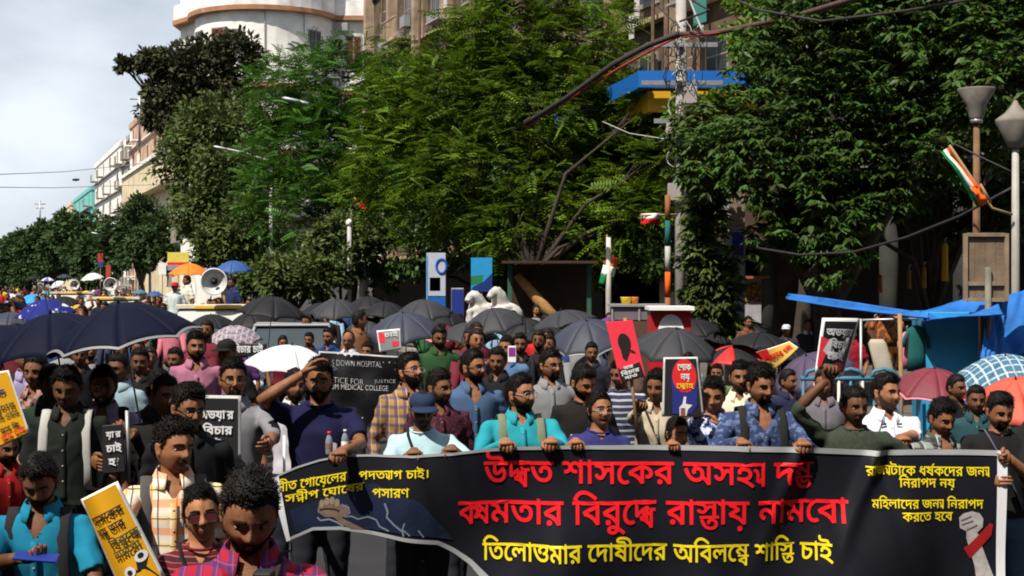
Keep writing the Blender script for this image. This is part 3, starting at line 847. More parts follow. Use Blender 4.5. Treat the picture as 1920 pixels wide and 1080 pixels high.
def crown_mesh(name, blobs, style, rg, per=9, nleaf=26, size=.2, clump=.30):
    C, D, Rr = crown_points(blobs, per, rg, clump); k = len(C)
    if style == 'feather':        # sprays of long fronds lined with small leaflets
        nf = max(3, nleaf // 8); m = k * nf
        o = np.repeat(C, nf, 0) + rg.normal(size=(m, 3)) * np.repeat(Rr, nf)[:, None] * .45
        ax = np.repeat(D, nf, 0) * .6 + rg.normal(size=(m, 3)) * np.array((.8, .8, .28)); ax /= np.linalg.norm(ax, axis=1, keepdims=True)
        L = rg.uniform(.45, .85, m) * size * 4
        up = np.array((0, 0, 1.0)) + rg.normal(size=(m, 3)) * .3; sd = np.cross(up, ax); sd /= np.linalg.norm(sd, axis=1, keepdims=True)
        P_, A_, U_, ln, wd = [], [], [], [], []
        q = 7
        for j in range(q):
            t = (j + .6) / q
            base = o + ax * (L * t)[:, None] + np.array((0, 0, -.22)) * (L * t * t)[:, None]
            for sgn in (-1, 1):
                P_.append(base); A_.append(sd * sgn + ax * .45 + np.array((0, 0, -.12))); U_.append(up); ln.append(L * .34 * (1.15 - .55*t)); wd.append(L * .115)
        v, f = leaves(np.concatenate(P_), np.concatenate(A_), np.concatenate(U_), np.concatenate(ln), np.concatenate(wd))
    elif style == 'droop':        # clusters of long hanging leaves
        nf = max(2, nleaf // 7); m = k * nf
        o = np.repeat(C, nf, 0) + rg.normal(size=(m, 3)) * np.repeat(Rr, nf)[:, None] * .55
        P_, A_, U_, ln, wd = [], [], [], [], []
        for j in range(7):
            an = 2*math.pi*j/7 + rg.uniform(0, 1, m); tilt = rg.uniform(.15, .95, m)
            a = np.stack([np.cos(an), np.sin(an), -tilt], 1) + np.repeat(D, nf, 0) * .4
            P_.append(o); A_.append(a); U_.append(rg.normal(size=(m, 3)) * .4 + np.array((0, -.3, 1.0))); ln.append(rg.uniform(.7, 1.3, m) * size); wd.append(rg.uniform(.7, 1.2, m) * size * .34)
        v, f = leaves(np.concatenate(P_), np.concatenate(A_), np.concatenate(U_), np.concatenate(ln), np.concatenate(wd))
    else:                         # broad leaves all round each clump
        m = k * nleaf
        dd = rg.normal(size=(m, 3)); dd /= np.linalg.norm(dd, axis=1, keepdims=True)
        o = np.repeat(C, nleaf, 0) + dd * np.repeat(Rr, nleaf)[:, None] * rg.uniform(.2, 1, (m, 1)) ** .6
        ax = dd * .7 + np.repeat(D, nleaf, 0) * .4 + rg.normal(size=(m, 3)) * .5 + np.array((0, 0, -.25))
        up = np.array((0, -.35, 1.0)) + rg.normal(size=(m, 3)) * .55
        ln = rg.uniform(.7, 1.35, m) * size
        v, f = leaves(o, ax, up, ln, ln * rg.uniform(.45, .62, m))
    return np_mesh(name, v, f), C

def tree(name, label, base, blobs, style='broad', leaf='green', seed=1, per=9, nleaf=26, size=.2, trunk_r=.22, clump=.30, fork=.35, group='street trees along the pavement'):
    """blobs: (px, py, depth, radius_px[, squash]) of the crown masses"""
    rg = np.random.default_rng(seed)
    root = empty(name, base)
    bl = []
    for b in blobs:
        c = P(b[0], b[1], b[2]); r = b[3] / F * b[2]; sq = b[4] if len(b) > 4 else .85
        bl.append((np.array(c) - np.array(base), (r, r * .9, r * sq)))
    me, C = crown_mesh('crown', bl, style, rg, per, nleaf, size, clump)
    obj('crown', me, LEAF[leaf], root)
    t = MB(); ctr = np.mean([b[0] for b in bl], 0); top = Vector(ctr)
    f0 = Vector((rg.normal()*.1, rg.normal()*.1, max(1.2, ctr[2] * fork)))
    t.tube([(0, 0, -.05), (f0.x*.2, f0.y*.2, f0.z*.35), f0*.8 + Vector((.03, 0, 0)), f0], [trunk_r*1.25, trunk_r, trunk_r*.85, trunk_r*.8], 10)
    for c, r in bl:
        e = Vector(c); m1 = f0.lerp(e, .45) + Vector((rg.normal()*.2, rg.normal()*.2, .12 * (e - f0).length))
        t.tube([f0 - Vector((0, 0, .1)), f0.lerp(m1, .5), m1, m1.lerp(e, .6), e], [trunk_r*.62, trunk_r*.5, trunk_r*.36, trunk_r*.22, trunk_r*.08], 7)
        for k in range(5):
            d = Vector(rg.normal(size=3)); d.z = abs(d.z) * .5; d.normalize(); r3 = Vector(r)
            q = e + Vector((d.x*r3.x, d.y*r3.y, d.z*r3.z)) * .85; st = m1.lerp(e, .4 + .1*k)
            t.tube([st, st.lerp(q, .5) + Vector((0, 0, .08)), q], [trunk_r*.18, trunk_r*.11, trunk_r*.03], 5)
    t.build('trunk', BARK, root)
    return tag(root, label, 'tree', group)

def on_kerb(px, off): return S(s_at(px, off), off, .13)
def dep(px, off): return on_kerb(px, off).y

# big dark tree over the market stalls
tree('street_tree', 'huge dark tree with drooping leaf sprays over the market stalls', P(1560, 525, 25).xy.to_3d() + Vector((0, 0, .13)),
     [(1520, 80, 25, 135), (1440, 190, 25, 80), (1620, 60, 24, 200), (1800, 40, 23, 200), (1930, 90, 22, 170), (1500, 260, 24, 140), (1400, 300, 24.5, 95), (1335, 290, 25, 80), (1650, 210, 23.5, 150), (1560, 400, 23, 75, 1.3), (1480, 390, 24, 70, 1.1),
      (1560, 485, 23, 42, 1.5), (1600, 430, 23, 50, 1.2), (1500, 470, 24, 42, 1.3), (1440, 440, 24.5, 40, 1.3), (1650, 380, 23, 55), (1530, 330, 23.5, 80), (1800, 240, 22, 95), (1880, 150, 21, 90), (1700, 300, 23, 90), (1580, -60, 25, 150), (1760, -80, 24, 180)], 'droop', 'deep', 3, per=70, nleaf=36, size=.19, trunk_r=.30, clump=.24)
tree('street_tree', 'small green tree leaning over the fuel station canopy behind the cable pole', P(1500, 525, 33).xy.to_3d(),
     [(1440, 70, 32, 75), (1420, 10, 33, 60), (1500, 20, 32, 90), (1300, 225, 33, 52), (1350, 215, 33, 45)], 'broad', 'bright', 4, per=70, nleaf=50, size=.17, trunk_r=.2, clump=.26)
# feathery bright tree in the middle
tree('street_tree', 'tall feathery bright green tree in front of the brown balcony building', on_kerb(985, 1.2),
     [(960, 60, 41, 130), (1080, 110, 41, 115), (880, 180, 41, 130), (1000, 200, 40, 140), (1120, 230, 40.5, 95), (800, 220, 42, 120), (760, 300, 42, 110), (900, 330, 40, 130), (1040, 350, 39.5, 120), (1150, 330, 40, 90),
      (820, 400, 41, 80), (960, 430, 39, 80), (980, -20, 42, 100), (1200, 400, 37, 70), (1110, 440, 38, 65), (1235, 300, 37, 45), (1215, 200, 38, 38), (690, 360, 43, 60), (740, 120, 44, 45), (1150, 40, 43, 45)], 'feather', 'feather', 5, per=44, nleaf=40, size=.20, trunk_r=.14, clump=.20)
tree('street_tree', 'dark low tree filling the shade behind the plaster horses', on_kerb(960, 4.5),
     [(760, 470, 47, 70), (850, 440, 46, 75), (930, 480, 44, 60), (1020, 460, 42, 65), (1100, 480, 40, 60), (1180, 470, 38, 60), (1240, 500, 37, 50), (700, 520, 48, 45), (1060, 400, 42, 60), (900, 380, 46, 70)], 'broad', 'deep', 15, per=40, nleaf=40, size=.2, trunk_r=.16, clump=.26)
tree('street_tree', 'rounded rich green tree beside the curved lamp arm', on_kerb(655, 2.0),
     [(640, 180, 53, 120), (560, 190, 54, 95), (720, 210, 52, 90), (600, 290, 52, 120), (540, 380, 52, 95), (690, 330, 51, 90), (610, 410, 50, 85), (520, 300, 55, 80), (520, 150, 56, 55), (760, 380, 49, 80)], 'feather', 'green', 6, per=32, nleaf=40, size=.22, trunk_r=.18, clump=.22)
tree('street_tree', 'pale green leafy tree between the lamp posts and the yellow building', on_kerb(425, 1.6),
     [(420, 260, 72, 85), (380, 320, 72, 75), (450, 340, 70, 85), (400, 400, 70, 70), (470, 430, 68, 70), (360, 260, 73, 50), (430, 470, 68, 60)], 'broad', 'olive', 7, per=26, nleaf=46, size=.30, trunk_r=.3)
tree('street_tree', 'dull dark crowned tree reaching out below the round white building', on_kerb(385, 3.6),
     [(380, 140, 80, 70), (440, 110, 80, 50), (330, 180, 80, 60), (300, 210, 80, 42), (270, 118, 80, 32, .6), (310, 120, 80, 40, .7), (400, 210, 80, 70), (340, 240, 79, 50), (232, 122, 80, 16, .6)], 'broad', 'dull', 8, per=24, nleaf=44, size=.34, trunk_r=.4)
tree('street_tree', 'small round tree standing before the tall white and green block', on_kerb(268, 1.5),
     [(270, 410, 112, 46), (230, 440, 113, 42), (300, 440, 110, 42), (260, 470, 111, 50), (220, 480, 113, 36), (310, 480, 109, 34)], 'broad', 'far', 9, per=11, nleaf=46, size=.42, trunk_r=.3)
for i, (px, py, dd, r, lb) in enumerate([(150, 440, 150, 48, 'broad tree whose crown hides the foot of the teal roofed house'), (100, 455, 175, 44, 'dark broad tree second along the far avenue from the teal house'), (55, 470, 200, 40, 'dark tree standing where the far avenue bends from view'),
                                       (20, 482, 230, 36, 'smallest hazy tree at the far end of the avenue'), (185, 480, 140, 36, 'low green tree next to the red pillar sign')]):
    tree('avenue_tree', lb, P(px, HOR, dd).xy.to_3d(), [(px, py, dd, r), (px - r*.8, py + 22, dd, r*.75), (px + r*.7, py + 26, dd - 2, r*.75), (px, py + 45, dd - 3, r*.8), (px - r*.5, py - 12, dd, r*.6)], 'broad', 'far', 20 + i, per=6, nleaf=46, size=.6, trunk_r=.35, group='trees of the far avenue')
for i, (px, py, dd, rs, lb) in enumerate([(560, 510, 46, (55, 45, 40), 'leafy shrub mass hanging behind the silver pole'), (640, 440, 47, (45, 35, 30), 'grey green creeper wrapped round the lamp post'), (500, 520, 50, (40, 40, 30), 'low shrub behind the blue umbrella')]):
    tree('shrub', lb, P(px, HOR, dd).xy.to_3d() + Vector((0, 0, .13)), [(px, py, dd, rs[0]), (px + 40, py + 15, dd - .5, rs[1]), (px - 35, py + 20, dd, rs[2]), (px + 70, py - 5, dd, rs[2])], 'broad', 'olive', 40 + i, per=60, nleaf=36, size=.22, trunk_r=.08, group='shrubs at the pavement edge')
tree('street_tree', 'dense shadowed tree filling the gap behind the feathery tree', on_kerb(1000, 5.0),
     [(740, 190, 52, 75), (830, 270, 51, 100), (930, 170, 50, 105), (1040, 260, 48, 110), (1130, 180, 46, 70), (1170, 300, 44, 85), (1230, 380, 42, 70), (720, 330, 52, 85), (860, 370, 50, 90), (980, 370, 48, 90), (1100, 390, 45, 80)], 'broad', 'deep', 16, per=26, nleaf=44, size=.26, trunk_r=.2, clump=.28)
tree('street_tree', 'dim leafy tree standing against the dark arcade', P(1760, HOR, 28).xy.to_3d(),
     [(1640, 330, 27, 80), (1740, 350, 27.5, 90), (1850, 310, 27, 100), (1930, 250, 26.5, 100), (1690, 250, 28, 90), (1800, 210, 28, 90), (1600, 420, 27.5, 50), (1820, 420, 27.5, 60), (1900, 400, 27, 70)], 'droop', 'deep', 17, per=44, nleaf=36, size=.22, trunk_r=.16, clump=.26)
# creeper column hanging on the pole
cb = P(1330, 525, 26).xy.to_3d() + Vector((0, 0, .13))
tree('creeper', 'long leafed creeper hanging down beside the concrete cable pole', cb,
     [(1325, 330, 26, 45, 1.6), (1315, 420, 26, 42, 1.6), (1330, 500, 26, 48, 1.4), (1340, 570, 26, 46, 1.2), (1350, 620, 26, 40), (1300, 560, 26, 20, 1.6), (1320, 250, 26, 45, 1.3)], 'droop', 'olive', 50, per=110, nleaf=42, size=.22, trunk_r=.06, clump=.35, group='shrubs at the pavement edge')

# ---- buildings --------------------------------------------------
def quadbox(mb, a, b, depth, z0, z1, mi=0):
    """box with its street face from a to b (xy), going back 'depth' to the right of a->b"""
    a = Vector(a).xy.to_3d(); b = Vector(b).xy.to_3d(); t = (b - a).normalized(); n = Vector((t.y, -t.x, 0))
    c = [a, b, b + n*depth, a + n*depth]
    v = [tuple(p + Vector((0, 0, z0))) for p in c] + [tuple(p + Vector((0, 0, z1))) for p in c]
    mb.add(v, [(0,1,2,3),(7,6,5,4),(4,5,1,0),(5,6,2,1),(6,7,3,2),(7,4,0,3)], mi)

WIN_GLASS = mat('dark_window', (.03, .035, .04), .2, .3, 3, spec=.5)
SHUT_RED = mat('red_shutter', (.10, .022, .015), .7, .25, 8)
SHUT_GREEN = mat('green_shutter', (.06, .22, .20), .7, .2, 8)
FRAME_M = mat('window_frame_paint', (.26, .23, .20), .7, .2, 6)
def facade_windows(root, a, b, rows, cols, w, h, m, proud=.06, frame=True, sill=True, skip=()):
    """real window units on the wall from a to b: frame, recessed pane and sill"""
    a = Vector(a).xy.to_3d(); b = Vector(b).xy.to_3d(); t = (b - a); L = t.length; t.normalize(); n = Vector((-t.y, t.x, 0))
    rot = math.atan2(t.y, t.x)
    fm = MB(); fw = .07
    for s_ in (-1, 1): fm.box((s_*(w/2), -.03, 0), (fw, .12, h + fw))
    for s_ in (-1, 1): fm.box((0, -.03, s_*h/2), (w - fw, .118, fw))
    fm.box((0, -.02, 0), (.04, .08, h - fw)); fm.box((0, -.018, h*.15), (w - fw, .078, .04))
    fme = fm.mesh('window', False); fme.materials.append(FRAME_M)
    pm = MB(); pm.box((0, .0, 0), (w - .04, .03, h - .04)); pme = pm.mesh('pane', False); pme.materials.append(m)
    sm2 = MB(); sm2.box((0, -.10, -h/2 - .08), (w + .25, .26, .08)); sme = sm2.mesh('sill', False); sme.materials.append(FRAME_M)
    for zi, z in enumerate(rows):
        for ci in range(cols):
            if (zi, ci) in skip: continue
            p = a + t * (L * (ci + .5) / cols) + n * .02 + Vector((0, 0, z))
            o = bpy.data.objects.new('window', fme); COL.objects.link(o); o.parent = root; o.location = p - root.location; o.rotation_euler = (0, 0, rot)
            q = bpy.data.objects.new('pane', pme); COL.objects.link(q); q.parent = o
            if sill: q = bpy.data.objects.new('sill', sme); COL.objects.link(q); q.parent = o

def block(label, a, b, depth, h, wall, rows, cols, w=1.1, wh=1.5, m=None, ledges=True, end_cols=2, cat='building', roof_m=None, parapet=.7, balc=None, ledge_m=None, name='building'):
    """street building: front wall from a to b, going back; windows on the front and on the end wall at a"""
    a = Vector(a).xy.to_3d(); b = Vector(b).xy.to_3d(); t = (b - a).normalized(); n = Vector((t.y, -t.x, 0))
    root = empty(name, a); off = -a
    def bb(nm, m_, fn, sm_=False):
        q = MB(); fn(q); v = q.verts() - np.array(a); q.v = [v]; return q.build(nm, m_, root, smooth=sm_)
    bb('wall', wall, lambda q: quadbox(q, a, b, depth, 0, h))
    lm = ledge_m or FRAME_M
    if ledges:
        for k, z in enumerate(rows):
            bb('ledge', lm, lambda q: quadbox(q, a - n*.35 - t*.2, b - n*.35 + t*.2, .34, z - wh/2 - .75, z - wh/2 - .60))
    bb('parapet', wall, lambda q: quadbox(q, a - n*.15 - t*.15, b - n*.15 + t*.15, depth + .3, h, h + parapet))
    m = m or WIN_GLASS
    facade_windows(root, a, b, rows, cols, w, wh, m)
    if end_cols: facade_windows(root, a + n*depth, a, rows, end_cols, w, wh, m)
    if balc:
        for zi, ci, cols_ in balc:
            p = a + (b - a) * ((ci + .5) / cols); zz = rows[zi] - wh/2 - .3
            def bf(q):
                quadbox(q, p - t*1.3 - n*1.1, p + t*1.3 - n*1.1, 1.09, zz - .15, zz)
                for k in range(11): c = p - n*1.06 + t*(-1.25 + .25*k); q.box((c.x, c.y, zz + .45), (.04, .04, .9))
                quadbox(q, p - t*1.3 - n*1.1, p + t*1.3 - n*1.1, .08, zz + .9, zz + .98)
            bb('balcony', lm, bf)
    return tag(root, label, cat), bb

OLDWHITE = mat('stained_white_plaster', (.76, .74, .69), .9, .30, .7, .3, 12)
BEIGE = mat('beige_plaster', (.33, .24, .165), .95, .50, 1.3, .4, 12)
PALEYEL = mat('pale_yellow_plaster', (.62, .52, .35), .9, .25, .6, .2, 12)
BROWNW = mat('brown_wall', (.10, .07, .048), .95, .55, 1.2, .5, 14)
PEACH = mat('peach_plaster', (.48, .31, .22), .9, .45, .8)
TEALW = mat('teal_paint', (.16, .48, .46), .8, .15, .6)
PALEGRN = mat('pale_green_plaster', (.50, .58, .46), .9, .15, .6)
GREYW = mat('grey_plaster', (.34, .31, .29), .9, .25, .7)

# round-cornered white block
d0 = 88.0
rb = empty('round_white_building', P(520, HOR, d0).xy.to_3d()); rc = rb.location.copy()
mpx = d0 / F
def plan(grow=0.0):
    """plan outline, counter-clockwise from the back right, with a round bay towards the camera"""
    pts = [(11.5, 12), (-6.5 - grow, 12), (-6.5 - grow, 2.2 - grow), (-5.2 - grow, .6 - grow)]
    for k in range(17):
        an = R(198 + (342 - 198) * k / 16); pts.append((-.9 + (4.35 + grow)*math.cos(an), 1.0 + (4.35 + grow)*math.sin(an)*1.0))
    pts += [(3.5, .3 - grow), (6.0, .3 - grow), (6.0 , -.2 - grow), (11.5 + grow, -.2 - grow)]
    return pts
def prism(nm, m, pts, z0, z1, parent):
    q = MB(); n = len(pts)
    q.add([(x, y, z0) for x, y in pts] + [(x, y, z1) for x, y in pts], [(i, (i+1) % n, n+(i+1) % n, n+i) for i in range(n)] + [tuple(range(n-1, -1, -1)), tuple(range(n, 2*n))])
    return q.build(nm, m, parent, smooth=False)
prism('wall', OLDWHITE, plan(), 0, 26, rb)
BROWNEDGE = mat('rusty_ledge_edge', (.34, .17, .09), .9, .35, 1.5)
for z in (6.0, 10.0, 14.0, 18.6, 22.8):
    prism('ledge', BROWNEDGE, plan(.42), z - .28, z, rb)
    prism('parapet', mat('sooty_white_plaster', (.72, .70, .67), .95, .35, .9, .3, 8), plan(.36), z + .003, z + .95, rb)
def unit(parent, c, ang, w, h, m, nm='window'):
    q = MB(); q.box((0, .0, 0), (w, .12, h)); o = q.build(nm, FRAME_M, parent, smooth=False); o.location = c; o.rotation_euler = (0, 0, ang)
    p = MB(); p.box((0, -.045, 0), (w - .16, .10, h - .16)); p.build('pane', m, o, smooth=False)
    p = MB(); p.box((0, -.09, 0), (.06, .06, h - .18)); p.build('mullion', FRAME_M, o, smooth=False)
    return o
for z in (4.0, 8.2, 12.2, 16.4, 20.9, 24.6):
    for k, an in enumerate((214, 240, 268, 296, 322)):
        c = (-.9 + 4.36*math.cos(R(an)), 1.0 + 4.36*math.sin(R(an)), z)
        if z == 16.4 and an in (268, 296): continue
        unit(rb, c, R(an + 90), 1.0, 2.0, SHUT_RED if k % 2 else WIN_GLASS)
    unit(rb, (4.7, .28, z), 0, 1.0, 2.0, SHUT_RED); unit(rb, (9.0, -.22, z), 0, 1.1, 1.8, WIN_GLASS)
    unit(rb, (-6.52, 6.5, z), R(-90), 1.1, 1.8, SHUT_GREEN)
for (x, z) in ((-1.9, 16.9), (-1.9, 16.3), (4.0, 17.9)):
    q = MB(); q.box((0, 0, 0), (.75, .4, .5)); o = q.build('air_conditioner', mat('grey_casing', (.25, .26, .27), .6, .1), rb, smooth=False, bevel=.03); o.location = (x, -3.6 if x < 3 else .05, z)
for x in (-.2, 2.0):
    q = MB(); q.box((0, 0, 0), (.05, .05, 4.2)); o = q.build('downpipe', GREYW, rb, smooth=False); o.location = (x, 1.0 - math.sqrt(max(.1, 4.40**2 - (x+.9)**2)) - .02, 16.3)
tag(rb, 'stained white apartment building with round corner bay and rusty ledges', 'building')

# brown balcony building behind the feathery tree
a, b = S(s_at(1420, 8), 8), S(s_at(700, 8), 8)
bz, bb = block('brown balcony building behind the feathery tree', a, b, 12, 17.5, BROWNW, [5.0, 8.6, 12.2, 15.6], 9, 1.3, 1.9, balc=[(2, 7, 9), (3, 7, 9), (2, 4, 9), (3, 2, 9), (1, 6, 9)], ledge_m=BEIGE, end_cols=3)
tdir = (b - a).normalized(); nn_ = Vector((tdir.y, -tdir.x, 0))
for k in range(10):
    c = a + (b - a) * (k / 9)
    bb('pilaster', BEIGE, lambda q: quadbox(q, c - nn_*.5 - tdir*.22, c - nn_*.5 + tdir*.22, .49, 3.4, 17.9))
bb('shop_front', mat('painted_shop_shade', (.006, .005, .005), 1.0, .2, spec=0), lambda q: quadbox(q, a - nn_*.06, b - nn_*.06, .05, .2, 3.1))  # near-black colour paints the shade inside the ground-floor shops
# blinds
for k in range(3):
    c = a + (b - a) * ((7.6 + .35*k) / 9)
    bb('louvred_shutter', mat('grey_blue_louvre', (.42, .44, .46), .8, .2, 4), lambda q: [quadbox(q, c - nn_*.62 - tdir*.5, c - nn_*.62 + tdir*.4, .04, 10.6 + .16*j, 10.7 + .16*j) for j in range(16)])

# clutter on the old facade: cooling boxes, pipes, washing, boards
gq = random.Random(11)
for k in range(22):
    f_ = gq.uniform(.03, .97); z_ = gq.choice((4.2, 7.4, 7.9, 11.0, 11.6, 14.4, 15.0)); c = a + (b - a) * f_ - nn_ * .34
    bb('air_conditioner', MATS['grey_casing'], lambda q: quadbox(q, c - tdir*.42, c + tdir*.42, .33, z_, z_ + .55))
for k in range(12):
    f_ = gq.uniform(.03, .97); c = a + (b - a) * f_ - nn_ * .58
    bb('downpipe', mat('rusty_pipe', (.14, .09, .06), .9, .4), lambda q: q.tube([tuple(c + Vector((0, 0, z))) for z in (3.2, 9, 17)], .06, 6))
for k in range(16):
    f_ = gq.uniform(.03, .97); z_ = gq.uniform(8, 15.5); c = a + (b - a) * f_ - nn_ * 1.15; w_ = gq.uniform(.3, .8)
    bb('washing', cloth(gq.choice(((.5, .48, .45), (.12, .16, .3), (.35, .06, .05), (.05, .2, .18), (.4, .3, .1)))), lambda q: quadbox(q, c - tdir*w_/2, c + tdir*w_/2, .02, z_, z_ + gq.uniform(.5, 1.1)))
for k in range(14):
    f_ = gq.uniform(.02, .98); z_ = gq.choice((6.8, 10.4, 13.9)); c = a + (b - a) * f_ - nn_ * .52
    bb('sun_shade', GREYW, lambda q: quadbox(q, c - tdir*.9 - nn_*.7, c + tdir*.9 - nn_*.7, .69, z_, z_ + .07))
# dark building behind the market
a2, b2 = S(s_at(1440, 9.5) - 14, 9.5), S(s_at(1440, 9.5) - .5, 9.5)
DARKB = mat('shade_dark_wall', (.022, .019, .017), .95, .3, .8)  # wall colour blackened to stand in for shade under the trees
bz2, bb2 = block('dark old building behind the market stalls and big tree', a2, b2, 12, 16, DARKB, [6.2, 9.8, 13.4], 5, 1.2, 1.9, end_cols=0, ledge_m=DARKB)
t2 = (b2 - a2).normalized(); n2 = Vector((t2.y, -t2.x, 0))
for k in range(6):
    c = a2 + (b2 - a2) * (k / 5)
    bb2('column', mat('shade_dark_column', (.03, .03, .026), .9, .3, 2), lambda q: q.tube([tuple(c - n2*1.9 + Vector((0, 0, z))) for z in (0.13, 2, 4.2)], .22, 14), True)  # column colour darkened too, with the arcade's shade painted in
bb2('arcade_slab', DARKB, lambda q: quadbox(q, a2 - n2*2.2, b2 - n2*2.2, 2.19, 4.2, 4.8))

# far street buildings on the same side
def st(px, off): return S(s_at(px, off), off)
def far_block(label, x0, x1, ytop, wall, cols, floors, m=None, off=6.5, depth=9, end=2, ledge_m=None, w=1.1):
    a = st(x1, off); b = st(x0, off); h = H - (ytop - HOR) / F * a.y
    rows = [h - 2.0 - 3.3 * k for k in range(floors)]
    return block(label, a, b, depth, h - .7, wall, [r for r in rows if r > 2], cols, w, 1.7, m, end_cols=end, ledge_m=ledge_m, balc=[(i, c, cols) for i in range(len([r for r in rows if r > 2])) for c in range(cols) if (i + c) % 3 != 1])
far_block('peach old house rising above the dark crowned tree', 244, 300, 178, PEACH, 4, 6, SHUT_RED, ledge_m=OLDWHITE)
far_block('tall white block with green shutters in a row', 178, 228, 262, OLDWHITE, 4, 6, SHUT_GREEN)
far_block('narrow grey block with a messy roof and hanging signs', 228, 246, 250, GREYW, 3, 6, SHUT_RED)
far_block('teal topped house above the far avenue trees', 138, 172, 348, TEALW, 4, 5, SHUT_GREEN)
far_block('small yellow house with a chimney beyond the teal house', 116, 134, 378, PALEYEL, 3, 4)
far_block('low grey houses where the avenue fades out', 60, 108, 402, GREYW, 6, 4)
# yellow building with projecting upper floor
a3, b3 = st(352, 4.0), st(252, 4.0)
yb, bb3 = block('cream yellow building with a projecting blank upper storey', a3, b3, 9, 13.6, PALEYEL, [8.9, 5.4], 5, 1.3, 1.5, SHUT_RED, ledges=False, end_cols=2, ledge_m=OLDWHITE)
t3 = (b3 - a3).normalized(); n3 = Vector((t3.y, -t3.x, 0))
bb3('upper_storey', PALEYEL, lambda q: quadbox(q, a3 - n3*1.3 - t3*1.2, b3 - n3*1.3, 9, 10.6, 13.2))
bb3('cornice', OLDWHITE, lambda q: quadbox(q, a3 - n3*1.5 - t3*1.4, b3 - n3*1.5, 9.4, 13.2, 13.55))
far_block('white plastered house beside the yellow building', 340, 356, 372, OLDWHITE, 2, 3, off=2.5, end=2, depth=5)
# crooked roof antennas
for i, (px, py, dd) in enumerate(((75, 375, 210), (262, 172, 118))):
    q = MB(); p = P(px, py, dd); q.tube([p, p - Vector((0, 0, 4.5))], .12, 6); q.tube([p + Vector((-.8, 0, -.6)), p + Vector((.8, 0, -.6))], .08, 5); q.tube([p + Vector((-.6, 0, -1.2)), p + Vector((.6, 0, -1.2))], .08, 5)
    tag(q.build('roof_antenna', STEEL), ['thin antenna mast on the low grey far roofs', 'antenna mast on the peach house roof'][i], 'antenna')
# bird
q = MB(); p = P(142, 337, 60); q.ball(p, (.16, .07, .06), 8, 6); q.add([tuple(p), tuple(p + Vector((-.22, .05, .10))), tuple(p + Vector((-.05, .12, .02)))], [(0, 1, 2)]); q.add([tuple(p), tuple(p + Vector((.22, .05, .09))), tuple(p + Vector((.05, .12, .02)))], [(0, 1, 2)])
tag(q.build('bird', BLACK), 'small dark bird flying in the open sky', 'bird')

# fuel station canopy: blue fascia, yellow soffit band
BLUEF = mat('blue_fascia', (.008, .115, .42), .5, .08, .6, .0); YELF = mat('yellow_fascia', (.60, .33, .01), .6, .1, .8)
cr = empty('fuel_station_canopy', P(1230, HOR, 37).xy.to_3d())
ca, cbp = P(1195, HOR, 36.5).xy.to_3d(), P(1370, HOR, 36.5).xy.to_3d(); cl = P(1040, HOR, 46).xy.to_3d()
zt = H - (135 - HOR)/F*36.5; zb = H - (166 - HOR)/F*36.5
def cpart(nm, m, fn):
    q = MB(); fn(q); q.v = [q.verts() - np.array(cr.location)]; return q.build(nm, m, cr, smooth=False)
cpart('front_fascia', BLUEF, lambda q: quadbox(q, cbp + Vector((1.2, 0, 0)), ca, -.25, zb, zt))
cpart('side_fascia', BLUEF, lambda q: quadbox(q, ca, cl, .25, zb, zt))
cpart('roof_slab', GREYW, lambda q: q.add([tuple(v + Vector((0, 0, z))) for z in (zt - .06, zt - .02) for v in (ca + Vector((.05, .26, 0)), cbp + Vector((1.1, .26, 0)), cbp + Vector((1.1, 9, 0)), cl)], [(3,2,1,0),(4,5,6,7),(0,1,5,4),(1,2,6,5),(2,3,7,6),(3,0,4,7)]))
cpart('yellow_band', YELF, lambda q: (quadbox(q, cbp + Vector((1.1, .55, 0)), ca + Vector((.3, .55, 0)), -.2, zb - .55, zb - .02), quadbox(q, ca + Vector((.3, .6, 0)), cl + Vector((.35, .3, 0)), .2, zb - .55, zb - .02)))
cpart('brown_wall', mat('dark_brown_cladding', (.06, .035, .02), .7, .3, 2), lambda q: quadbox(q, cbp + Vector((1.1, 1.2, 0)), ca + Vector((.7, 1.2, 0)), -.3, 3.2, zb - .56))
cpart('canopy_column', GREYW, lambda q: q.box((ca.x + .9, 37.6, 1.7), (.4, .4, 3.3)))
cpart('canopy_column', GREYW, lambda q: q.box((cl.x + 1.3, 45.2, 1.7), (.4, .4, 3.3)))
tag(cr, 'fuel station canopy with blue fascia above a yellow band', 'canopy')

# ---- poles, lamps, cables ---------------------------------------
CONC = mat('pole_concrete', (.36, .34, .31), .9, .25, 2.5, .4, 30)
POLEG = mat('pole_grey_paint', (.40, .40, .39), .6, .2, 4)
pb = on_kerb(1277, .55); pr = empty('cable_pole', pb)
q = MB(); q.tube([(0, 0, -.1), (0, 0, 4.5), (0, 0, 9.5)], [.13, .115, .095], 12); q.build('pole', CONC, pr)
q = MB()
for z, w in ((5.25, .55), (6.0, .8), (6.75, .7)): q.box((0, -.14, z), (w*2, .08, .09))
q.build('crossarm', STEEL, pr, smooth=False)
for z in (4.5, 5.0, 5.5, 6.1, 6.6, 7.0):
    for k in range(6):
        q = MB(); rr = RNG.uniform(.06, .24); an0 = RNG.uniform(0, 6); ex = RNG.uniform(.5, 1.0); cx = RNG.normal() * .16; ez = RNG.uniform(.8, 1.6); n_ = int(RNG.integers(10, 30))
        q.tube([(cx + rr*ex*math.cos(an0 + t*.42) + RNG.normal()*.012, -.20 - RNG.uniform(0, .12), z + rr*ez*math.sin(an0 + t*.42 + .3*cx) + RNG.normal()*.012) for t in range(n_)], RNG.uniform(.006, .013), 5); q.build('cable_coil', BLACK if k % 3 else POLEG, pr)
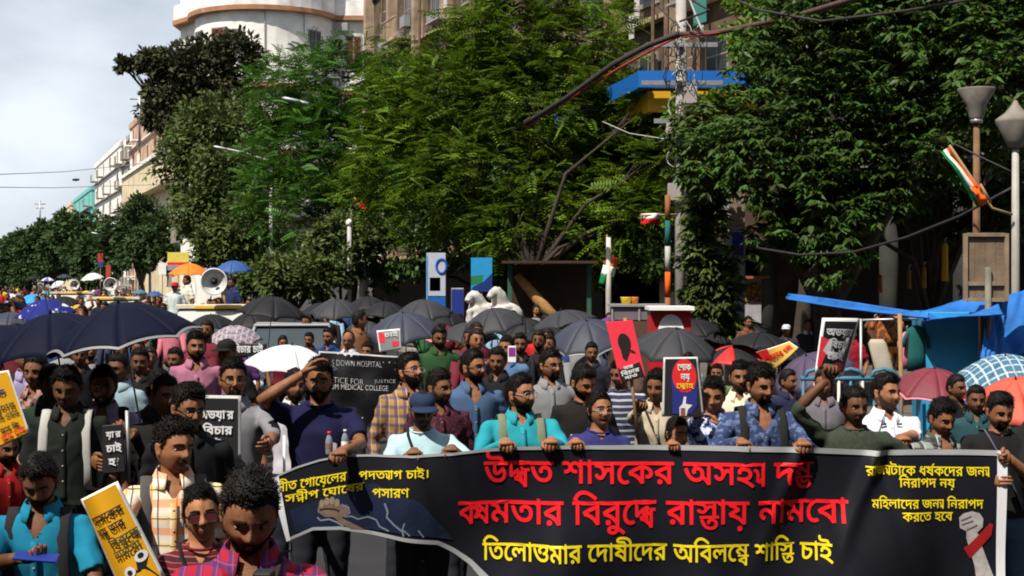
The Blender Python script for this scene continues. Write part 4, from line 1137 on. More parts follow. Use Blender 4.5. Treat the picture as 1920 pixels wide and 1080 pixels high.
for k, (x, z, m) in enumerate(((-.18, 5.05, GREYW), (.17, 4.6, BLACK), (-.15, 3.85, GREYW), (.16, 5.75, GREYW))):
    q = MB(); q.box((x, -.16, z), (.26, .18, .34)); q.build('junction_box', m, pr, smooth=False, bevel=.015)
tag(pr, 'concrete pole overloaded with cable coils and junction boxes', 'utility pole')
for (nm, pts, r, m, lb) in (
    ('cable_bundle', [(985, 232, 29), (1060, 185, 28), (1150, 120, 27.3), (1215, 85, 26.9), (1275, 62, 26.7)], .060, mat('cable_black', (.03, .025, .025), .7, .3, 9), 'thick black cable bundle climbing from the feathery tree to the pole'),
    ('cable_bundle', [(985, 238, 29), (1080, 178, 28), (1160, 128, 27.2), (1240, 84, 26.8), (1278, 66, 26.7)], .025, mat('cable_red', (.28, .03, .025), .6, .2, 9), 'red cable following the thick black bundle to the pole'),
    ('cable_bundle', [(1275, 64, 26.7), (1340, 62, 26), (1400, 50, 25), (1500, 28, 23), (1620, -8, 21), (1760, -60, 19)], .050, mat('cable_brown', (.09, .05, .04), .7, .3, 9), 'thick brown cable bundle leaving the pole over the dark tree'),
    ('cable', [(1278, 70, 26.6), (1420, 52, 25), (1530, 24, 22.6), (1640, -10, 21)], .016, MATS['cable_red'], 'thin red wire under the brown cable bundle'),
    ('cable', [(1275, 40, 26.7), (1330, 20, 25), (1250, -30, 27)], .02, MATS['cable_black'], 'loose black loop at the pole head'),
    ('cable', [(1290, -10, 26.6), (1305, 30, 26.5), (1318, 60, 26.4)], .022, POLEG, 'grey conduit hanging at the pole head'),
    ('cable', [(1130, 228, 31), (1180, 250, 30), (1262, 263, 28)], .010, POLEG, 'grey wire sagging below the yellow canopy band'),
    ('cable', [(1420, 465, 24), (1500, 478, 23), (1600, 473, 21.5), (1700, 445, 20), (1800, 405, 19), (1898, 352, 18.4)], .020, MATS['cable_black'], 'black wire sagging from the lamp post across the dark shops'),
    ('cable', [(1790, 270, 18.9), (1840, 295, 18.6), (1897, 322, 18.4)], .012, MATS['cable_black'], 'short wire above the tricolour flag'),
    ('cable', [(-80, 330, 60), (120, 322, 80), (330, 300, 100)], .02, POLEG, 'thin upper wire crossing the sky beside the houses'),
    ('cable', [(-80, 350, 60), (100, 352, 80), (330, 345, 100)], .02, POLEG, 'thin lower wire crossing the sky beside the houses'),
    ('cable', [(1200, -20, 30), (1275, 52, 26.7)], .014, MATS['cable_black'], 'straight wire dropping to the pole from above the balcony building'),
    ('cable', [(1340, -20, 24), (1420, 18, 23), (1540, 40, 22), (1700, 20, 20), (1930, -20, 18)], .022, MATS['cable_black'], 'black wire looping high in front of the dark tree')):
    q = MB(); pp = [P(*p) for p in pts]; fine = []
    for i in range(len(pp) - 1):
        for t in (0, .25, .5, .75): fine.append(pp[i].lerp(pp[i+1], t))
    fine.append(pp[-1]); q.tube(fine, r, 6); tag(q.build(nm, m), lb, 'cable')

def street_lamp(label, px, ytop, arm_px, arm_y, r=.09, off=.5, wand=True):
    b = on_kerb(px, off); d = b.y; root = empty('street_lamp', b); k = d / F
    zt = H - (ytop - HOR)*k - b.z
    q = MB(); q.tube([(0, 0, 0), (0, 0, zt*.5), (0, 0, zt)], [r*1.15, r, r*.75], 10); q.build('pole', POLEG, root)
    ex = (arm_px - px)*k; ez = H - (arm_y - HOR)*k - b.z
    q = MB(); q.tube([(0, 0, zt - .1), (ex*.15, 0, zt + .05), (ex*.5, 0, (zt + ez)/2 + .08), (ex*.85, 0, ez)], [.05, .05, .045, .04], 8); q.build('arm', POLEG, root)
    q = MB(); q.loft([(0, 0, -.07, .30, .10), (0, 0, 0, .38, .13), (0, 0, .06, .28, .09)], 14, pw=2.6); o = q.build('lamp_head', STEEL, root); o.location = (ex*.92, 0, ez + .02); o.rotation_euler = (0, R(12), 0)
    return tag(root, label, 'street lamp')
street_lamp('grey street lamp with a long arm in front of the rich green tree', 678, 225, 535, 188)
street_lamp('grey street lamp with its arm across the pale green tree', 508, 300, 405, 278)
street_lamp('slim distant lamp whose arm hangs over the far crowd', 281, 420, 170, 438, .1)
q = MB(); bs = on_kerb(684, -.1); sl = empty('bent_pipe_post', bs)
q.tube([(0, 0, 0), (0, 0, 1.5), (0, 0, 3.5)], .11, 12); q.build('post', mat('silver_paint', (.62, .62, .6), .4, .1, metal=.2), sl)
k = bs.y / F; q = MB(); q.tube([(.1, 0, H-(532-HOR)*k-.13), (.35, 0, H-(522-HOR)*k-.13), (.50, 0, H-(500-HOR)*k-.13), (.52, 0, H-(465-HOR)*k-.13)], .06, 10); q.build('bent_pipe', MATS['silver_paint'], sl)
tag(sl, 'silver post with an upturned bent pipe beside the shrub mass', 'post')
def globe_lamp(label, px, d, ytop, flare, pole_m, face_up):
    b = P(px, HOR, d).xy.to_3d() + Vector((0, 0, .13)); root = empty('post_top_lamp', b); k = d / F
    zt = H - (ytop - HOR)*k - .13; w = flare*k/2
    q = MB(); q.tube([(0, 0, 0), (0, 0, zt*.55), (0, 0, zt - .42)], [.058, .052, .042], 12); q.build('pole', pole_m, root)
    q = MB()
    if face_up: q.loft([(0, 0, zt - .44, .07, .07), (0, 0, zt - .38, .10, .10), (0, 0, zt - .20, w*.55, w*.55), (0, 0, zt, w, w), (0, 0, zt + .015, w*.98, w*.98)], 20)
    else: q.loft([(0, 0, zt - .50, .09, .09), (0, 0, zt - .42, .13, .13), (0, 0, zt - .18, w, w), (0, 0, zt - .14, w, w), (0, 0, zt - .05, w*.5, w*.5), (0, 0, zt + .04, .05, .05), (0, 0, zt + .10, .02, .02)], 20)
    q.build('lamp_shade', mat('weathered_lamp_shade', (.19, .17, .145), .75, .4, 5), root)
    q = MB(); q.tube([(0, 0, zt - .46), (0, 0, zt - .40)], .085, 12); q.build('collar', STEEL, root)
    return tag(root, label, 'lamp post')
globe_lamp('rusty lamp post with a flared upturned shade before the dark tree', 1831, 19.5, 168, 70, mat('rusty_pole', (.16, .085, .045), .8, .35, 6), True)
globe_lamp('white lamp post with a conical hooded shade beside the blue tarpaulin', 1904, 18.3, 203, 72, mat('white_pole_paint', (.36, .34, .31), .6, .2, 4), False)

def flag(label, pole, p, w, h, cols, hang=0.0, ang=0):
    """hanging cloth of three bands on its own short stick"""
    root = empty('flag', p)
    q = MB(); q.tube([Vector(v) - p for v in pole], .018, 6); q.build('stick', mat('bamboo', (.30, .19, .09), .8, .2, 9), root)
    for j, c in enumerate(cols):
        q = MB(); n = len(cols)
        def fn(u, v):
            t = (j + v) / n; x = (u - .0) * w; z = -t * h; ca, sa = math.cos(R(ang)), math.sin(R(ang))
            y = .05*math.sin(u*6 + t*3) + .02*math.sin(u*15)
            return (x*ca - z*sa, y, x*sa + z*ca - hang*u*h*.4)
        q.grid(fn, 8, 4); o = q.build('band', cloth(c), root); s_ = o.modifiers.new('s', 'SOLIDIFY'); s_.thickness = .003
    return tag(root, label, 'flag')
SAF, WH, GRN = srgb(225, 95, 30), (.7, .7, .68), srgb(20, 110, 60)
flag('tricolour flag drooping from the lamp post stick before the dark tree', [P(1898, 402, 18.2), P(1860, 390, 18.2), P(1780, 272, 18.2)], P(1782, 274, 18.2), .85, .14, [SAF, WH, GRN], 0, -56)
flag('orange rag tied to the flag stick on the lamp post', [P(1838, 345, 18.1), P(1858, 380, 18.1)], P(1832, 345, 18.1), .28, .10, [SAF], 0, -60)
flag('small tricolour flag on the silver post by the shrub mass', [P(680, 440, 47), P(664, 450, 47)], P(668, 462, 47), .55, .50, [GRN, WH, SAF], .2, -65)
flag('red flag bound to the lamp post above the shrubs', [P(690, 402, 46.5), P(664, 370, 46.5)], P(668, 372, 46.5), .6, .25, [srgb(190, 20, 25), srgb(30, 25, 25)], 0, -40)
flag('white and red party flag sticking out from the cable pole', [P(1270, 402, 26), P(1200, 404, 26)], P(1202, 400, 26), .36, .20, [WH, srgb(170, 30, 30)], 0, 0)
flag('tricolour flag hanging from the brown pole near the cable pole', [P(1138, 440, 30), P(1140, 560, 30)], P(1136, 478, 30), .28, .62, [SAF, WH, GRN], 0, -14)
q = MB(); p = P(1141, HOR, 30).xy.to_3d(); q.tube([p, p + Vector((0, 0, 1.9)), p + Vector((0, 0, H - (445-HOR)/F*30))], [.06, .06, .05], 10); tag(q.build('flag_pole', mat('pole_white_lower', (.5, .47, .42), .8, .3, 1.2)), 'plain pale pole that carries the hanging tricolour flag', 'pole')
q = MB(); p = P(972, HOR, 41).xy.to_3d(); q.tube([p, p + Vector((0, 0, H - (400-HOR)/F*41))], .06, 8); tag(q.build('thin_pole', POLEG), 'thin grey pole rising through the feathery tree', 'pole')
for px, off, top, lb in ((655, .9, 400, 'short park lamp post with a white globe beside the creeper'), ):
    b = P(px, HOR, 46).xy.to_3d(); r_ = empty('park_lamp', b); zt = H - (top + 25 - HOR)/F*46
    q = MB(); q.tube([(0, 0, 0), (0, 0, zt)], .07, 8); q.build('pole', POLEG, r_)
    q = MB(); q.ball((0, 0, zt + .12), (.11, .11, .13), 12, 8); q.build('globe', WHITE, r_); tag(r_, lb, 'lamp post')
# ================================================================ umbrellas
CHROME = mat('umbrella_shaft', (.45, .45, .46), .35, .05, metal=.8)
def umbrella(label, px, py, width, m, d=None, tilt=(0, 0), flat=.34, hem=None, turn=None, inner=None, shaft=.80, droop=.05, m2=None, handle=None):
    """apex at pixel (px, py), canopy 'width' pixels across; tilt = (forward, sideways) degrees"""
    R0 = .485
    d = 2 * R0 * F / width if d is None else dm(d)
    r = width * d / F / 2
    ap = P(px, py, d); n = 8; h = r * flat * 1.5
    rot = Matrix.Rotation(R(tilt[1]), 4, 'Y') @ Matrix.Rotation(R(tilt[0]), 4, 'X')
    base = ap - (rot @ Vector((0, 0, h + shaft)))
    root = empty('umbrella', base); root.rotation_euler = rot.to_euler()
    tz = random.uniform(0, .7) if turn is None else R(turn)
    top = h + shaft
    def fn(u, v):
        k = u * n; i = int(k); t = k - i; a0, a1 = tz + 2*math.pi*i/n, tz + 2*math.pi*(i+1)/n
        rr = r * v; z = top - h * (v ** 1.75)
        p0 = Vector((rr*math.cos(a0), rr*math.sin(a0), z)); p1 = Vector((rr*math.cos(a1), rr*math.sin(a1), z))
        p = p0.lerp(p1, t); bow = 4*t*(1-t)
        p.z += bow * (r*.05*v*(1-v)*2 + droop*r*v**3); q = 1 - bow * .045 * v
        # taut cloth bulges a little between the ribs
        return (p.x*q*(1 + .02*bow), p.y*q*(1 + .02*bow), p.z)
    q = MB()
    for i in range(n): q.grid(lambda u, v: fn((i + u * .9999) / n, v), 6, 9, 1 if m2 and i % 2 else 0)
    c = q.build('canopy', [m, m2] if m2 else m, root)
    # crease at the ribs
    sdm = c.modifiers.new('s', 'SOLIDIFY'); sdm.thickness = .0025; sdm.offset = 1
    q = MB(); q.tube([(0, 0, 0), (0, 0, top + .005)], .006, 8); q.build('shaft', CHROME, root)
    q = MB(); q.tube([(0, 0, top), (0, 0, top + .035)], [.008, .005], 8); q.build('ferrule', BLACK, root)
    q = MB(); q.tube([(0, 0, -.10), (0, 0, -.04), (0, 0, .02)], [.016, .018, .013], 10); q.build('handle', handle or BLACK, root)
    for i in range(n):
        a = tz + 2*math.pi*i/n; q = MB()
        q.tube([(r*v*math.cos(a)*.995, r*v*math.sin(a)*.995, top - h*(v**1.75) - .010) for v in (0.02, .2, .4, .6, .8, .99)], .0035, 5)
        q.tube([(.01*math.cos(a), .01*math.sin(a), top - h*.95), (r*.48*math.cos(a), r*.48*math.sin(a), top - h*(.48**1.75) - .012)], .003, 5)
        q.build('rib', CHROME, root)
    if hem:
        q = MB()
        q.grid(lambda u, v: tuple(Vector(fn(u, .968 + .034*v)) * 1.0 + Vector((0, 0, .004))), n*6, 1)
        q.build('hem_band', hem, root)
    return tag(root, label, 'umbrella', None)

UB = mat('umbrella_black', (.013, .013, .015), .6, .15, 5, .15, 120, spec=.2)
UG = mat('umbrella_charcoal', (.034, .035, .041), .6, .15, 5, .15, 120, spec=.22)
UN = mat('umbrella_navy', (.005, .007, .020), .65, .15, 5, .15, 120, spec=.08)
UGN = mat('umbrella_grey_navy', (.032, .037, .060), .6, .15, 5, .15, 120)
UW = mat('umbrella_white', (.70, .72, .72), .6, .05, 5, .1, 120, trans=.15)
UP = mat('umbrella_purple', (.060, .042, .085), .6, .15, 5, .15, 120)
UR = mat('umbrella_red', (.50, .018, .016), .5, .1, 5, .1, 120)
UM = mat('umbrella_maroon', (.16, .022, .035), .6, .15, 5, .15, 120)
UC = mat('umbrella_coral', (.58, .095, .055), .6, .1, 5, .15, 120, trans=.1)
UO = mat('umbrella_orange', (.85, .23, .018), .6, .05, 5, .1, 120, trans=.2)
UBL = mat('umbrella_blue', (.022, .075, .24), .6, .1, 5, .1, 120)
UV = mat('umbrella_violet', (.10, .08, .42), .6, .1, 5)
UT = mat('umbrella_sky', (.02, .26, .62), .6, .1, 5)
PINK = mat('umbrella_pink', (.60, .16, .24), .6, .1, 5)
DOT = blotch('umbrella_blue_dots', (.012, .018, .16), (.72, .72, .75), 9, .66)
LACE = stripes('umbrella_mauve_stripes', (.22, .18, .22), [('x', .07, .28, 0, (.45, .40, .43), .8), ('y', .09, .25, 0, (.10, .07, .10), .6), ('z', .05, .3, 0, (.42, .36, .42), .5)])
CHK = stripes('umbrella_blue_check', (.055, .14, .22), [('x', .085, .22, 0, (.45, .55, .60), .75), ('y', .085, .22, 0, (.45, .55, .60), .75), ('x', .0425, .12, .3, (.02, .05, .10), .5)])
YEL = mat('yellow_cloth', (.80, .48, .03), .7, .1)
SILV = mat('silver_hem', (.20, .20, .22), .5, .1)
LOTUS = [
 ('navy umbrella with a wide silver hem held over the lavender shirt', 222, 569, 290, UN, dict(d=6.45, tilt=(5, -9), hem=SILV, turn=10, shaft=.70)),
 ('navy umbrella tucked behind the silver hemmed one', 95, 588, 270, UN, dict(d=6.7, tilt=(6, -8))),
 ('dark umbrella with one purple panel at the crowd edge', -10, 612, 230, UN, dict(d=7.6, tilt=(6, -10), m2=None)),
 ('blue umbrella sprinkled with white spots', 85, 562, 118, DOT, dict(tilt=(12, 0))),
 ('small mauve striped umbrella in front of the pickup truck', 438, 612, 108, LACE, dict(d=16, tilt=(16, 0))),
 ('plain white umbrella behind the man shading his eyes', 548, 648, 188, UW, dict(d=10.2, tilt=(4, 6), flat=.30)),
 ('black umbrella overlapping the loudspeaker truck', 512, 556, 142, UB, dict(tilt=(3, 6))),
 ('charcoal umbrella with a pale stripe near the shrubs', 630, 562, 104, UG, dict(tilt=(14, 0))),
 ('black umbrella before the silver post', 690, 556, 90, UB, dict(tilt=(5, 0))),
 ('black umbrella between the silver post and the fuel sign', 722, 566, 96, UB, dict(tilt=(6, 0))),
 ('charcoal umbrella raised before the blue and white fuel sign', 795, 562, 114, UG, dict(tilt=(10, 0))),
 ('dark blue grey umbrella lower in front of the charcoal one', 755, 588, 150, UGN, dict(tilt=(16, -4))),
 ('small charcoal umbrella beside the dark blue grey one', 690, 596, 84, UG, dict(tilt=(12, 0), d=22)),
 ('charcoal umbrella below the white plaster horses', 922, 580, 124, UG, dict(tilt=(16, -10))),
 ('flat charcoal umbrella leaning before the brown stall', 1052, 583, 132, UG, dict(tilt=(2, -12), flat=.26)),
 ('blue grey umbrella with a scalloped white hem behind the pink placard', 1100, 603, 160, UGN, dict(tilt=(20, -8), hem=SILV, d=13.2)),
 ('charcoal umbrella beside the pink placard', 1268, 618, 168, UG, dict(tilt=(18, 4), d=13.5)),
 ('black umbrella in the shade near the creeper', 1335, 614, 100, UB, dict(tilt=(4, 6))),
 ('red and black umbrella tilted over the cream shirt', 1375, 648, 132, UR, dict(tilt=(8, -6), m2=UB, flat=.26, d=16)),
 ('black umbrella with a flat top behind the yellow sheet', 1428, 624, 126, UB, dict(tilt=(4, 4), flat=.26)),
 ('plum umbrella leaning beside the raised arm', 1512, 668, 168, UP, dict(tilt=(12, -22), d=10, flat=.3)),
 ('maroon umbrella with a pink edge behind the white polo shirt', 1752, 692, 172, UM, dict(tilt=(12, 0), hem=PINK, d=11.5)),
 ('blue checked umbrella at the end of the banner', 1885, 668, 205, CHK, dict(tilt=(14, -6), d=10.5)),
 ('coral red umbrella below the blue checked one', 1905, 712, 215, UC, dict(tilt=(14, -12), d=8.6)),
 ('orange umbrella held up on the loudspeaker truck', 355, 494, 82, UO, dict(d=29, tilt=(4, 0), shaft=.55)),
 ('violet umbrella behind the orange one', 402, 502, 60, UV, dict(d=33, tilt=(6, 8), shaft=.55)),
 ('blue umbrella held above the horn loudspeaker', 437, 489, 76, UBL, dict(d=30, tilt=(8, 0), shaft=.55)),
 ('white umbrella bright against the far green trees', 172, 512, 46, UW, dict(d=50, tilt=(8, -6))),
 ('sky blue umbrella among the far marchers', 60, 552, 56, UT, dict(d=40, tilt=(10, 0))),
 ('pale umbrella half turned in the far crowd', 105, 528, 30, UW, dict(d=66, tilt=(20, -20))),
 ('dark blue umbrella next to the pale ones far away', 120, 514, 30, UGN, dict(d=70)),
 ('striped blue and white umbrella in the far crowd', 90, 520, 28, UW, dict(d=72, m2=UV)),
 ('black umbrella against the far dark trees', 62, 517, 26, UB, dict(d=76)),
 ('blue grey umbrella of the pair beyond the loudspeaker truck', 290, 546, 36, UBL, dict(d=36)),
 ('teal blue umbrella beside the blue grey one', 262, 543, 30, mat('umbrella_teal', (.05, .14, .20), .6), dict(d=40)),
 ('pink umbrella peeping out behind the charcoal ones', 848, 594, 74, PINK, dict(d=24, tilt=(4, 10))),
 ('small pink umbrella low in the middle of the crowd', 822, 630, 50, PINK, dict(d=20, tilt=(10, 0), flat=.2)),
 ('purple umbrella edge behind the pink placard', 1148, 594, 90, mat('umbrella_deep_purple', (.09, .03, .16), .6), dict(d=19)),
 ('black umbrella far back beside the orange lit man', 655, 572, 76, UB, dict(d=26)),
 ('dark umbrella half hidden at the crowd edge under the blue spotted one', 20, 585, 100, UGN, dict(d=19)),
]
for lb, px, py, w, m, kw in LOTUS: umbrella(lb, px, py, w, m, **kw)


EXTRA = [(395, 590, 92, UB), (470, 585, 100, UB), (560, 592, 104, UB), (600, 568, 84, UB), (735, 606, 110, UB), (832, 580, 100, UB), (880, 606, 120, UG), (985, 598, 112, UB), (1030, 612, 120, UB), (1180, 606, 112, UB), (1215, 590, 96, UG), (1300, 600, 104, UB), (1400, 604, 100, UB), (310, 588, 90, UN), (350, 572, 78, UB), (20, 566, 80, UN), (120, 556, 66, UB), (215, 566, 70, UB), (1465, 640, 110, UB)]
NEAR = ['beside the loudspeaker truck', 'before the truck windscreen', 'over the dark car', 'between the shrubs and the dark car', 'under the dark blue grey umbrella', 'beside the fuel sign', 'under the plaster horses', 'before the brown shop', 'next to the scalloped blue grey umbrella', 'behind the pink red placard', 'before the food stall', 'beside the red kiosk', 'next to the pylon sign', 'behind the silver hemmed umbrella', 'just beyond the silver hemmed umbrella', 'near the spotted blue umbrella', 'beyond the spotted blue umbrella', 'before the second white truck', 'beside the yellow folded sheet']
for (px, py, w, m), nr in zip(EXTRA, NEAR):
    umbrella('plain %s umbrella %s' % ({UB: 'black', UG: 'charcoal', UN: 'navy'}[m], nr), px, py, w, m, tilt=(random.uniform(2, 16), random.uniform(-10, 10)), flat=random.uniform(.26, .36))

# ================================================================ main banner
YB = dm(6.15)
def by(x, z):
    """depth of the cloth at (X, Z): sag folds hanging from the hands and soft ripples"""
    k = F / YB; px = 960 + x * k; py = HOR + (H - z) * k
    v = max(0.0, (py - 840) / 240)
    y = YB + .034*math.sin(px/47 + v*1.4) * (.35 + v) + .020*math.sin(px/21.0 - v*2.3 + 1)*(.2 + .8*v)
    for hx, a in ((1393, .045), (1505, .06), (1650, .075), (1085, .045), (950, .04), (775, .045), (845, .04)):
        dx = px - hx + 95*v*(1 if hx > 1450 else -.6); y -= a * math.exp(-(dx/16)**2) * math.exp(-v*1.6)
        dx2 = px - hx - 60*v; y += a*.7 * math.exp(-(dx2/22)**2) * math.exp(-v*1.1)
    y += .02*math.sin(px/90 + py/60)
    if px < 700: y -= (700 - px)/185*.18*(0.4 + .6*v)
    return y
TOP = [(512, 892), (560, 872), (600, 860), (640, 853), (700, 852), (775, 853), (845, 848), (900, 842), (960, 838), (1085, 835), (1240, 835), (1393, 835), (1505, 838), (1600, 843), (1650, 845), (1700, 843), (1800, 843), (1888, 845)]
BOT = [(545, 1007), (565, 1000), (590, 990), (640, 990), (700, 1002), (760, 1013), (820, 1022), (850, 1040), (880, 1062), (905, 1090), (960, 1160), (1040, 1190), (1200, 1200), (1393, 1196), (1505, 1200), (1650, 1206), (1800, 1204), (1882, 1202)]
def bpt(u, v, lift=0.0):
    us = np.linspace(0, 1, len(TOP)); 
    tx = np.interp(u, us, [p[0] for p in TOP]); ty = np.interp(u, us, [p[1] for p in TOP]); bx_ = np.interp(u, us, [p[0] for p in BOT]); byy = np.interp(u, us, [p[1] for p in BOT])
    px = tx + (bx_ - tx)*v; py = ty + (byy - ty)*v
    k = YB / F; x = (px - 960)*k; z = H - (py - HOR)*k
    return (x, by(x, z) - lift, z)
BANNER_M = mat('banner_flex', (.008, .009, .0145), .48, .25, 3, .10, 14, spec=.22)
br = empty('protest_banner', (0, YB, 0))
def bloc(q, nm, m, parent=br, smooth=True):
    q.v = [q.verts() - np.array((0, YB, 0))]; return q.build(nm, m, parent, smooth=smooth)
q = MB(); q.grid(lambda u, v: bpt(u, v), 220, 46); cl_ = bloc(q, 'cloth', BANNER_M); s_ = cl_.modifiers.new('s', 'SOLIDIFY'); s_.thickness = .002; s_.offset = 0
BORD = mat('banner_white_border', (.66, .67, .70), .5, .06)
q = MB(); q.grid(lambda u, v: bpt(u, v*.028, .007), 220, 1); bloc(q, 'hem', mat('banner_grey_hem', (.33, .34, .36), .5, .08))
q = MB(); q.grid(lambda u, v: bpt(.988 + .012*u, v, .008), 3, 40); bloc(q, 'hem', BORD)
q = MB(); q.grid(lambda u, v: bpt(.018*u, v, .008), 3, 40); bloc(q, 'hem', BORD)
q = MB(); q.grid(lambda u, v: bpt(.56*u, .955 + .045*v, .007), 120, 1); bloc(q, 'hem', MATS['banner_grey_hem'])
def on_banner(v2, lift=.005):
    lift += .002
    k = YB / F; out = []
    for px, py in v2:
        x = (px - 960)*k; z = H - (py - HOR)*k; out.append((x, by(x, z) - lift, z))
    return np.array(out)
RED = mat('banner_red', (.80, .012, .02), .45, .04); YLW = mat('banner_yellow', (.78, .62, .012), .45, .05)
def split_long(v, t, lim=30):
    """cut long triangles so that the print follows the cloth"""
    v = [tuple(p) for p in v]; out = []
    st_ = [tuple(q) for q in t]
    while st_:
        a, b, c = st_.pop()
        L = [math.hypot(v[i][0]-v[j][0], v[i][1]-v[j][1]) for i, j in ((a, b), (b, c), (c, a))]; m_ = max(L)
        if m_ <= lim: out.append((a, b, c)); continue
        k = L.index(m_); i, j, o = ((a, b, c), (b, c, a), (c, a, b))[k]
        v.append(((v[i][0]+v[j][0])/2, (v[i][1]+v[j][1])/2)); n = len(v)-1
        st_ += [(i, n, o), (n, j, o)]
    return np.array(v), out
def banner_text(lines, m, bold=.022, lift=.005):
    v, t = lettering(lines, bold); v, t = split_long(v, t)
    q = MB(); q.add(on_banner(v, lift), [(a, c, b) for a, b, c in t]); bloc(q, 'lettering', m, smooth=False)
banner_text([('উদ্ধত শাসকের অসহ্য দম্ভ', 908, 1526, 865, 906, 2)], RED, .018)
banner_text([('ক্ষমতার বিরুদ্ধে রাস্তায় নামবো', 860, 1590, 940, 983, -2)], RED, .018)
banner_text([('তিলোত্তমার দোষীদের অবিলম্বে শাস্তি চাই', 905, 1560, 1020, 1052, 0)], YLW, .016)
banner_text([('রাজ্যটাকে ধর্ষকদের জন্য', 1622, 1855, 873, 890, 3), ('নিরাপদ নয়', 1686, 1790, 897, 913, 1), ('মহিলাদের জন্য নিরাপদ', 1634, 1843, 936, 952, 1), ('করতে হবে', 1690, 1786, 960, 976, 0)], YLW, .014)
banner_text([('নীত গোয়েলের', 526, 650, 902, 918, -18), ('পদত্যাগ চাই।', 672, 806, 884, 899, -5), ('সন্দীপ ঘোষের', 540, 682, 924, 938, -20), ('পসারণ', 698, 768, 916, 932, -2)], YLW, .014)
def banner_patch(polys, m, lift=.004):
    v, t = fill([_cw(p) for p in polys], 0); v, t = split_long(v, t, 14)
    q = MB(); q.add(on_banner(v, lift), [(a, c, b) for a, b, c in t]); return bloc(q, 'printed_emblem', m, smooth=False)
BLUEPRINT = mat('banner_blue_print', (.010, .016, .040), .45, .3, 9)
banner_patch([[(548, 950), (700, 905), (790, 940), (850, 1015), (800, 1005), (700, 992), (620, 985), (560, 992)]], BLUEPRINT, .0035)
FIST = mat('print_fist_brown', (.16, .11, .085), .5, .3, 30)
banner_patch([[(600, 945), (606, 936), (618, 932), (632, 934), (640, 944), (652, 945), (657, 955), (652, 964), (642, 968), (660, 978), (685, 992), (660, 990), (640, 978), (628, 966), (612, 966), (598, 956)]], FIST, .006)
for cx_, cy_ in ((606, 941), (615, 937), (625, 936), (634, 940)): banner_patch([circle2(cx_, cy_, 4.6, 7.5, 14)], mat('print_knuckle_tan', (.24, .19, .13), .5, .2, 30), .0075)
banner_patch([line2([(602, 952), (614, 950), (628, 951), (638, 955)], 1.2)], mat('print_dark_fold', (.03, .02, .02), .5), .0085)
PALEL = mat('print_pale_line', (.16, .19, .25), .5, .2)
for pts, w in (([(598, 966), (604, 972), (620, 970), (634, 976), (646, 984)], 1.6), ([(642, 944), (655, 950), (657, 960), (648, 967), (660, 966), (672, 972), (690, 968), (706, 974), (712, 986), (730, 994)], 1.6), ([(722, 942), (728, 958), (726, 968), (740, 982), (756, 994), (758, 1003)], 1.8), ([(760, 978), (756, 990), (770, 1002)], 1.4), ([(785, 992), (795, 1006)], 1.4)):
    banner_patch([line2(pts, w)], PALEL, .006)
GREYF = mat('print_fist_grey', (.36, .34, .33), .5, .25, 26)
banner_patch([[(1798, 970), (1806, 962), (1822, 958), (1836, 962), (1843, 972), (1842, 988), (1832, 998), (1836, 1006), (1826, 1014), (1812, 1010), (1812, 996), (1800, 990)]], GREYF, .005)
banner_patch([[(1812, 1008), (1832, 1000), (1862, 1080), (1874, 1130), (1838, 1130), (1828, 1060)]], GREYF, .0045)
banner_patch([[(1808, 1028), (1816, 1022), (1856, 980), (1862, 984), (1858, 1004), (1826, 1040), (1820, 1048)]], mat('print_armband_red', (.30, .01, .012), .5, .15), .0065)
for pts in ([(1802, 976), (1820, 968)], [(1803, 984), (1824, 976)], [(1812, 994), (1832, 984)]): banner_patch([line2(pts, 1.3)], mat('print_knuckle_line', (.10, .09, .09), .5), .0065)
tag(br, 'long black printed banner with red and yellow Bengali slogans', 'banner')

# ================================================================ placards
def placard(label, corners, d, m, lines=(), ink=None, border=WHITE, bw=.045, patches=(), bend=0.0, stick=None, name='placard', bold=.03, stick_m=None, ripple=0.0):
    """corners (top-left, top-right, bottom-right, bottom-left) in pixels; d one depth or four.
    lines / patches use a unit frame, x to the right and y up"""
    ds = [dm(q) for q in (d if hasattr(d, '__len__') else [d]*4)]
    c = [P(x, y, k) for (x, y), k in zip(corners, ds)]; ctr = (c[0]+c[1]+c[2]+c[3])/4
    root = empty(name, (c[2]+c[3])/2); o = root.location
    nrm = (c[1]-c[0]).cross(c[3]-c[0]).normalized()
    if nrm.y > 0: nrm = -nrm
    def at(x, y, lift=0):
        p = (c[3].lerp(c[2], x)).lerp(c[0].lerp(c[1], x), y)
        return p + nrm * (lift + bend*math.sin(math.pi*x) + ripple*(math.sin(7*x + 9*y) + .6*math.sin(15*x - 6*y + 1))) - o
    q = MB(); q.grid(lambda u, v: at(u, v), 14, 10); s = q.build('sheet', border, root); z = s.modifiers.new('s', 'SOLIDIFY'); z.thickness = .004; z.offset = 1 if False else 0
    asp = (c[1]-c[0]).length / (c[0]-c[3]).length
    q = MB(); q.grid(lambda u, v: at(bw + (1-2*bw)*u, bw*asp + (1-2*bw*asp)*v, .004), 14, 10); q.build('printed_face', m, root)
    def put(v2, t, mm, lift, nm):
        q = MB(); q.add(np.array([at(x, y, lift) for x, y in v2]), t); q.build(nm, mm, root, smooth=False)
    for k, (poly, mm) in enumerate(patches):
        v, t = fill([_cw(poly)], 0); put(v, t, mm, .006 + .001*k, 'printed_emblem')
    for k, ln in enumerate(lines):
        mm = ln[-1] if not isinstance(ln[-1], (int, float, str)) else ink
        v, t = lettering([ln[:-1] if mm is not ink else ln], bold); put(v, t, mm, .012 + .0005*k, 'lettering')
    if stick:
        q = MB(); q.tube([P(p[0], p[1], dm(p[2])) - o for p in stick], .011, 8); q.build('stick', stick_m or mat('bamboo', (.30, .19, .09), .8, .2, 9), root)
    return tag(root, label, 'placard')
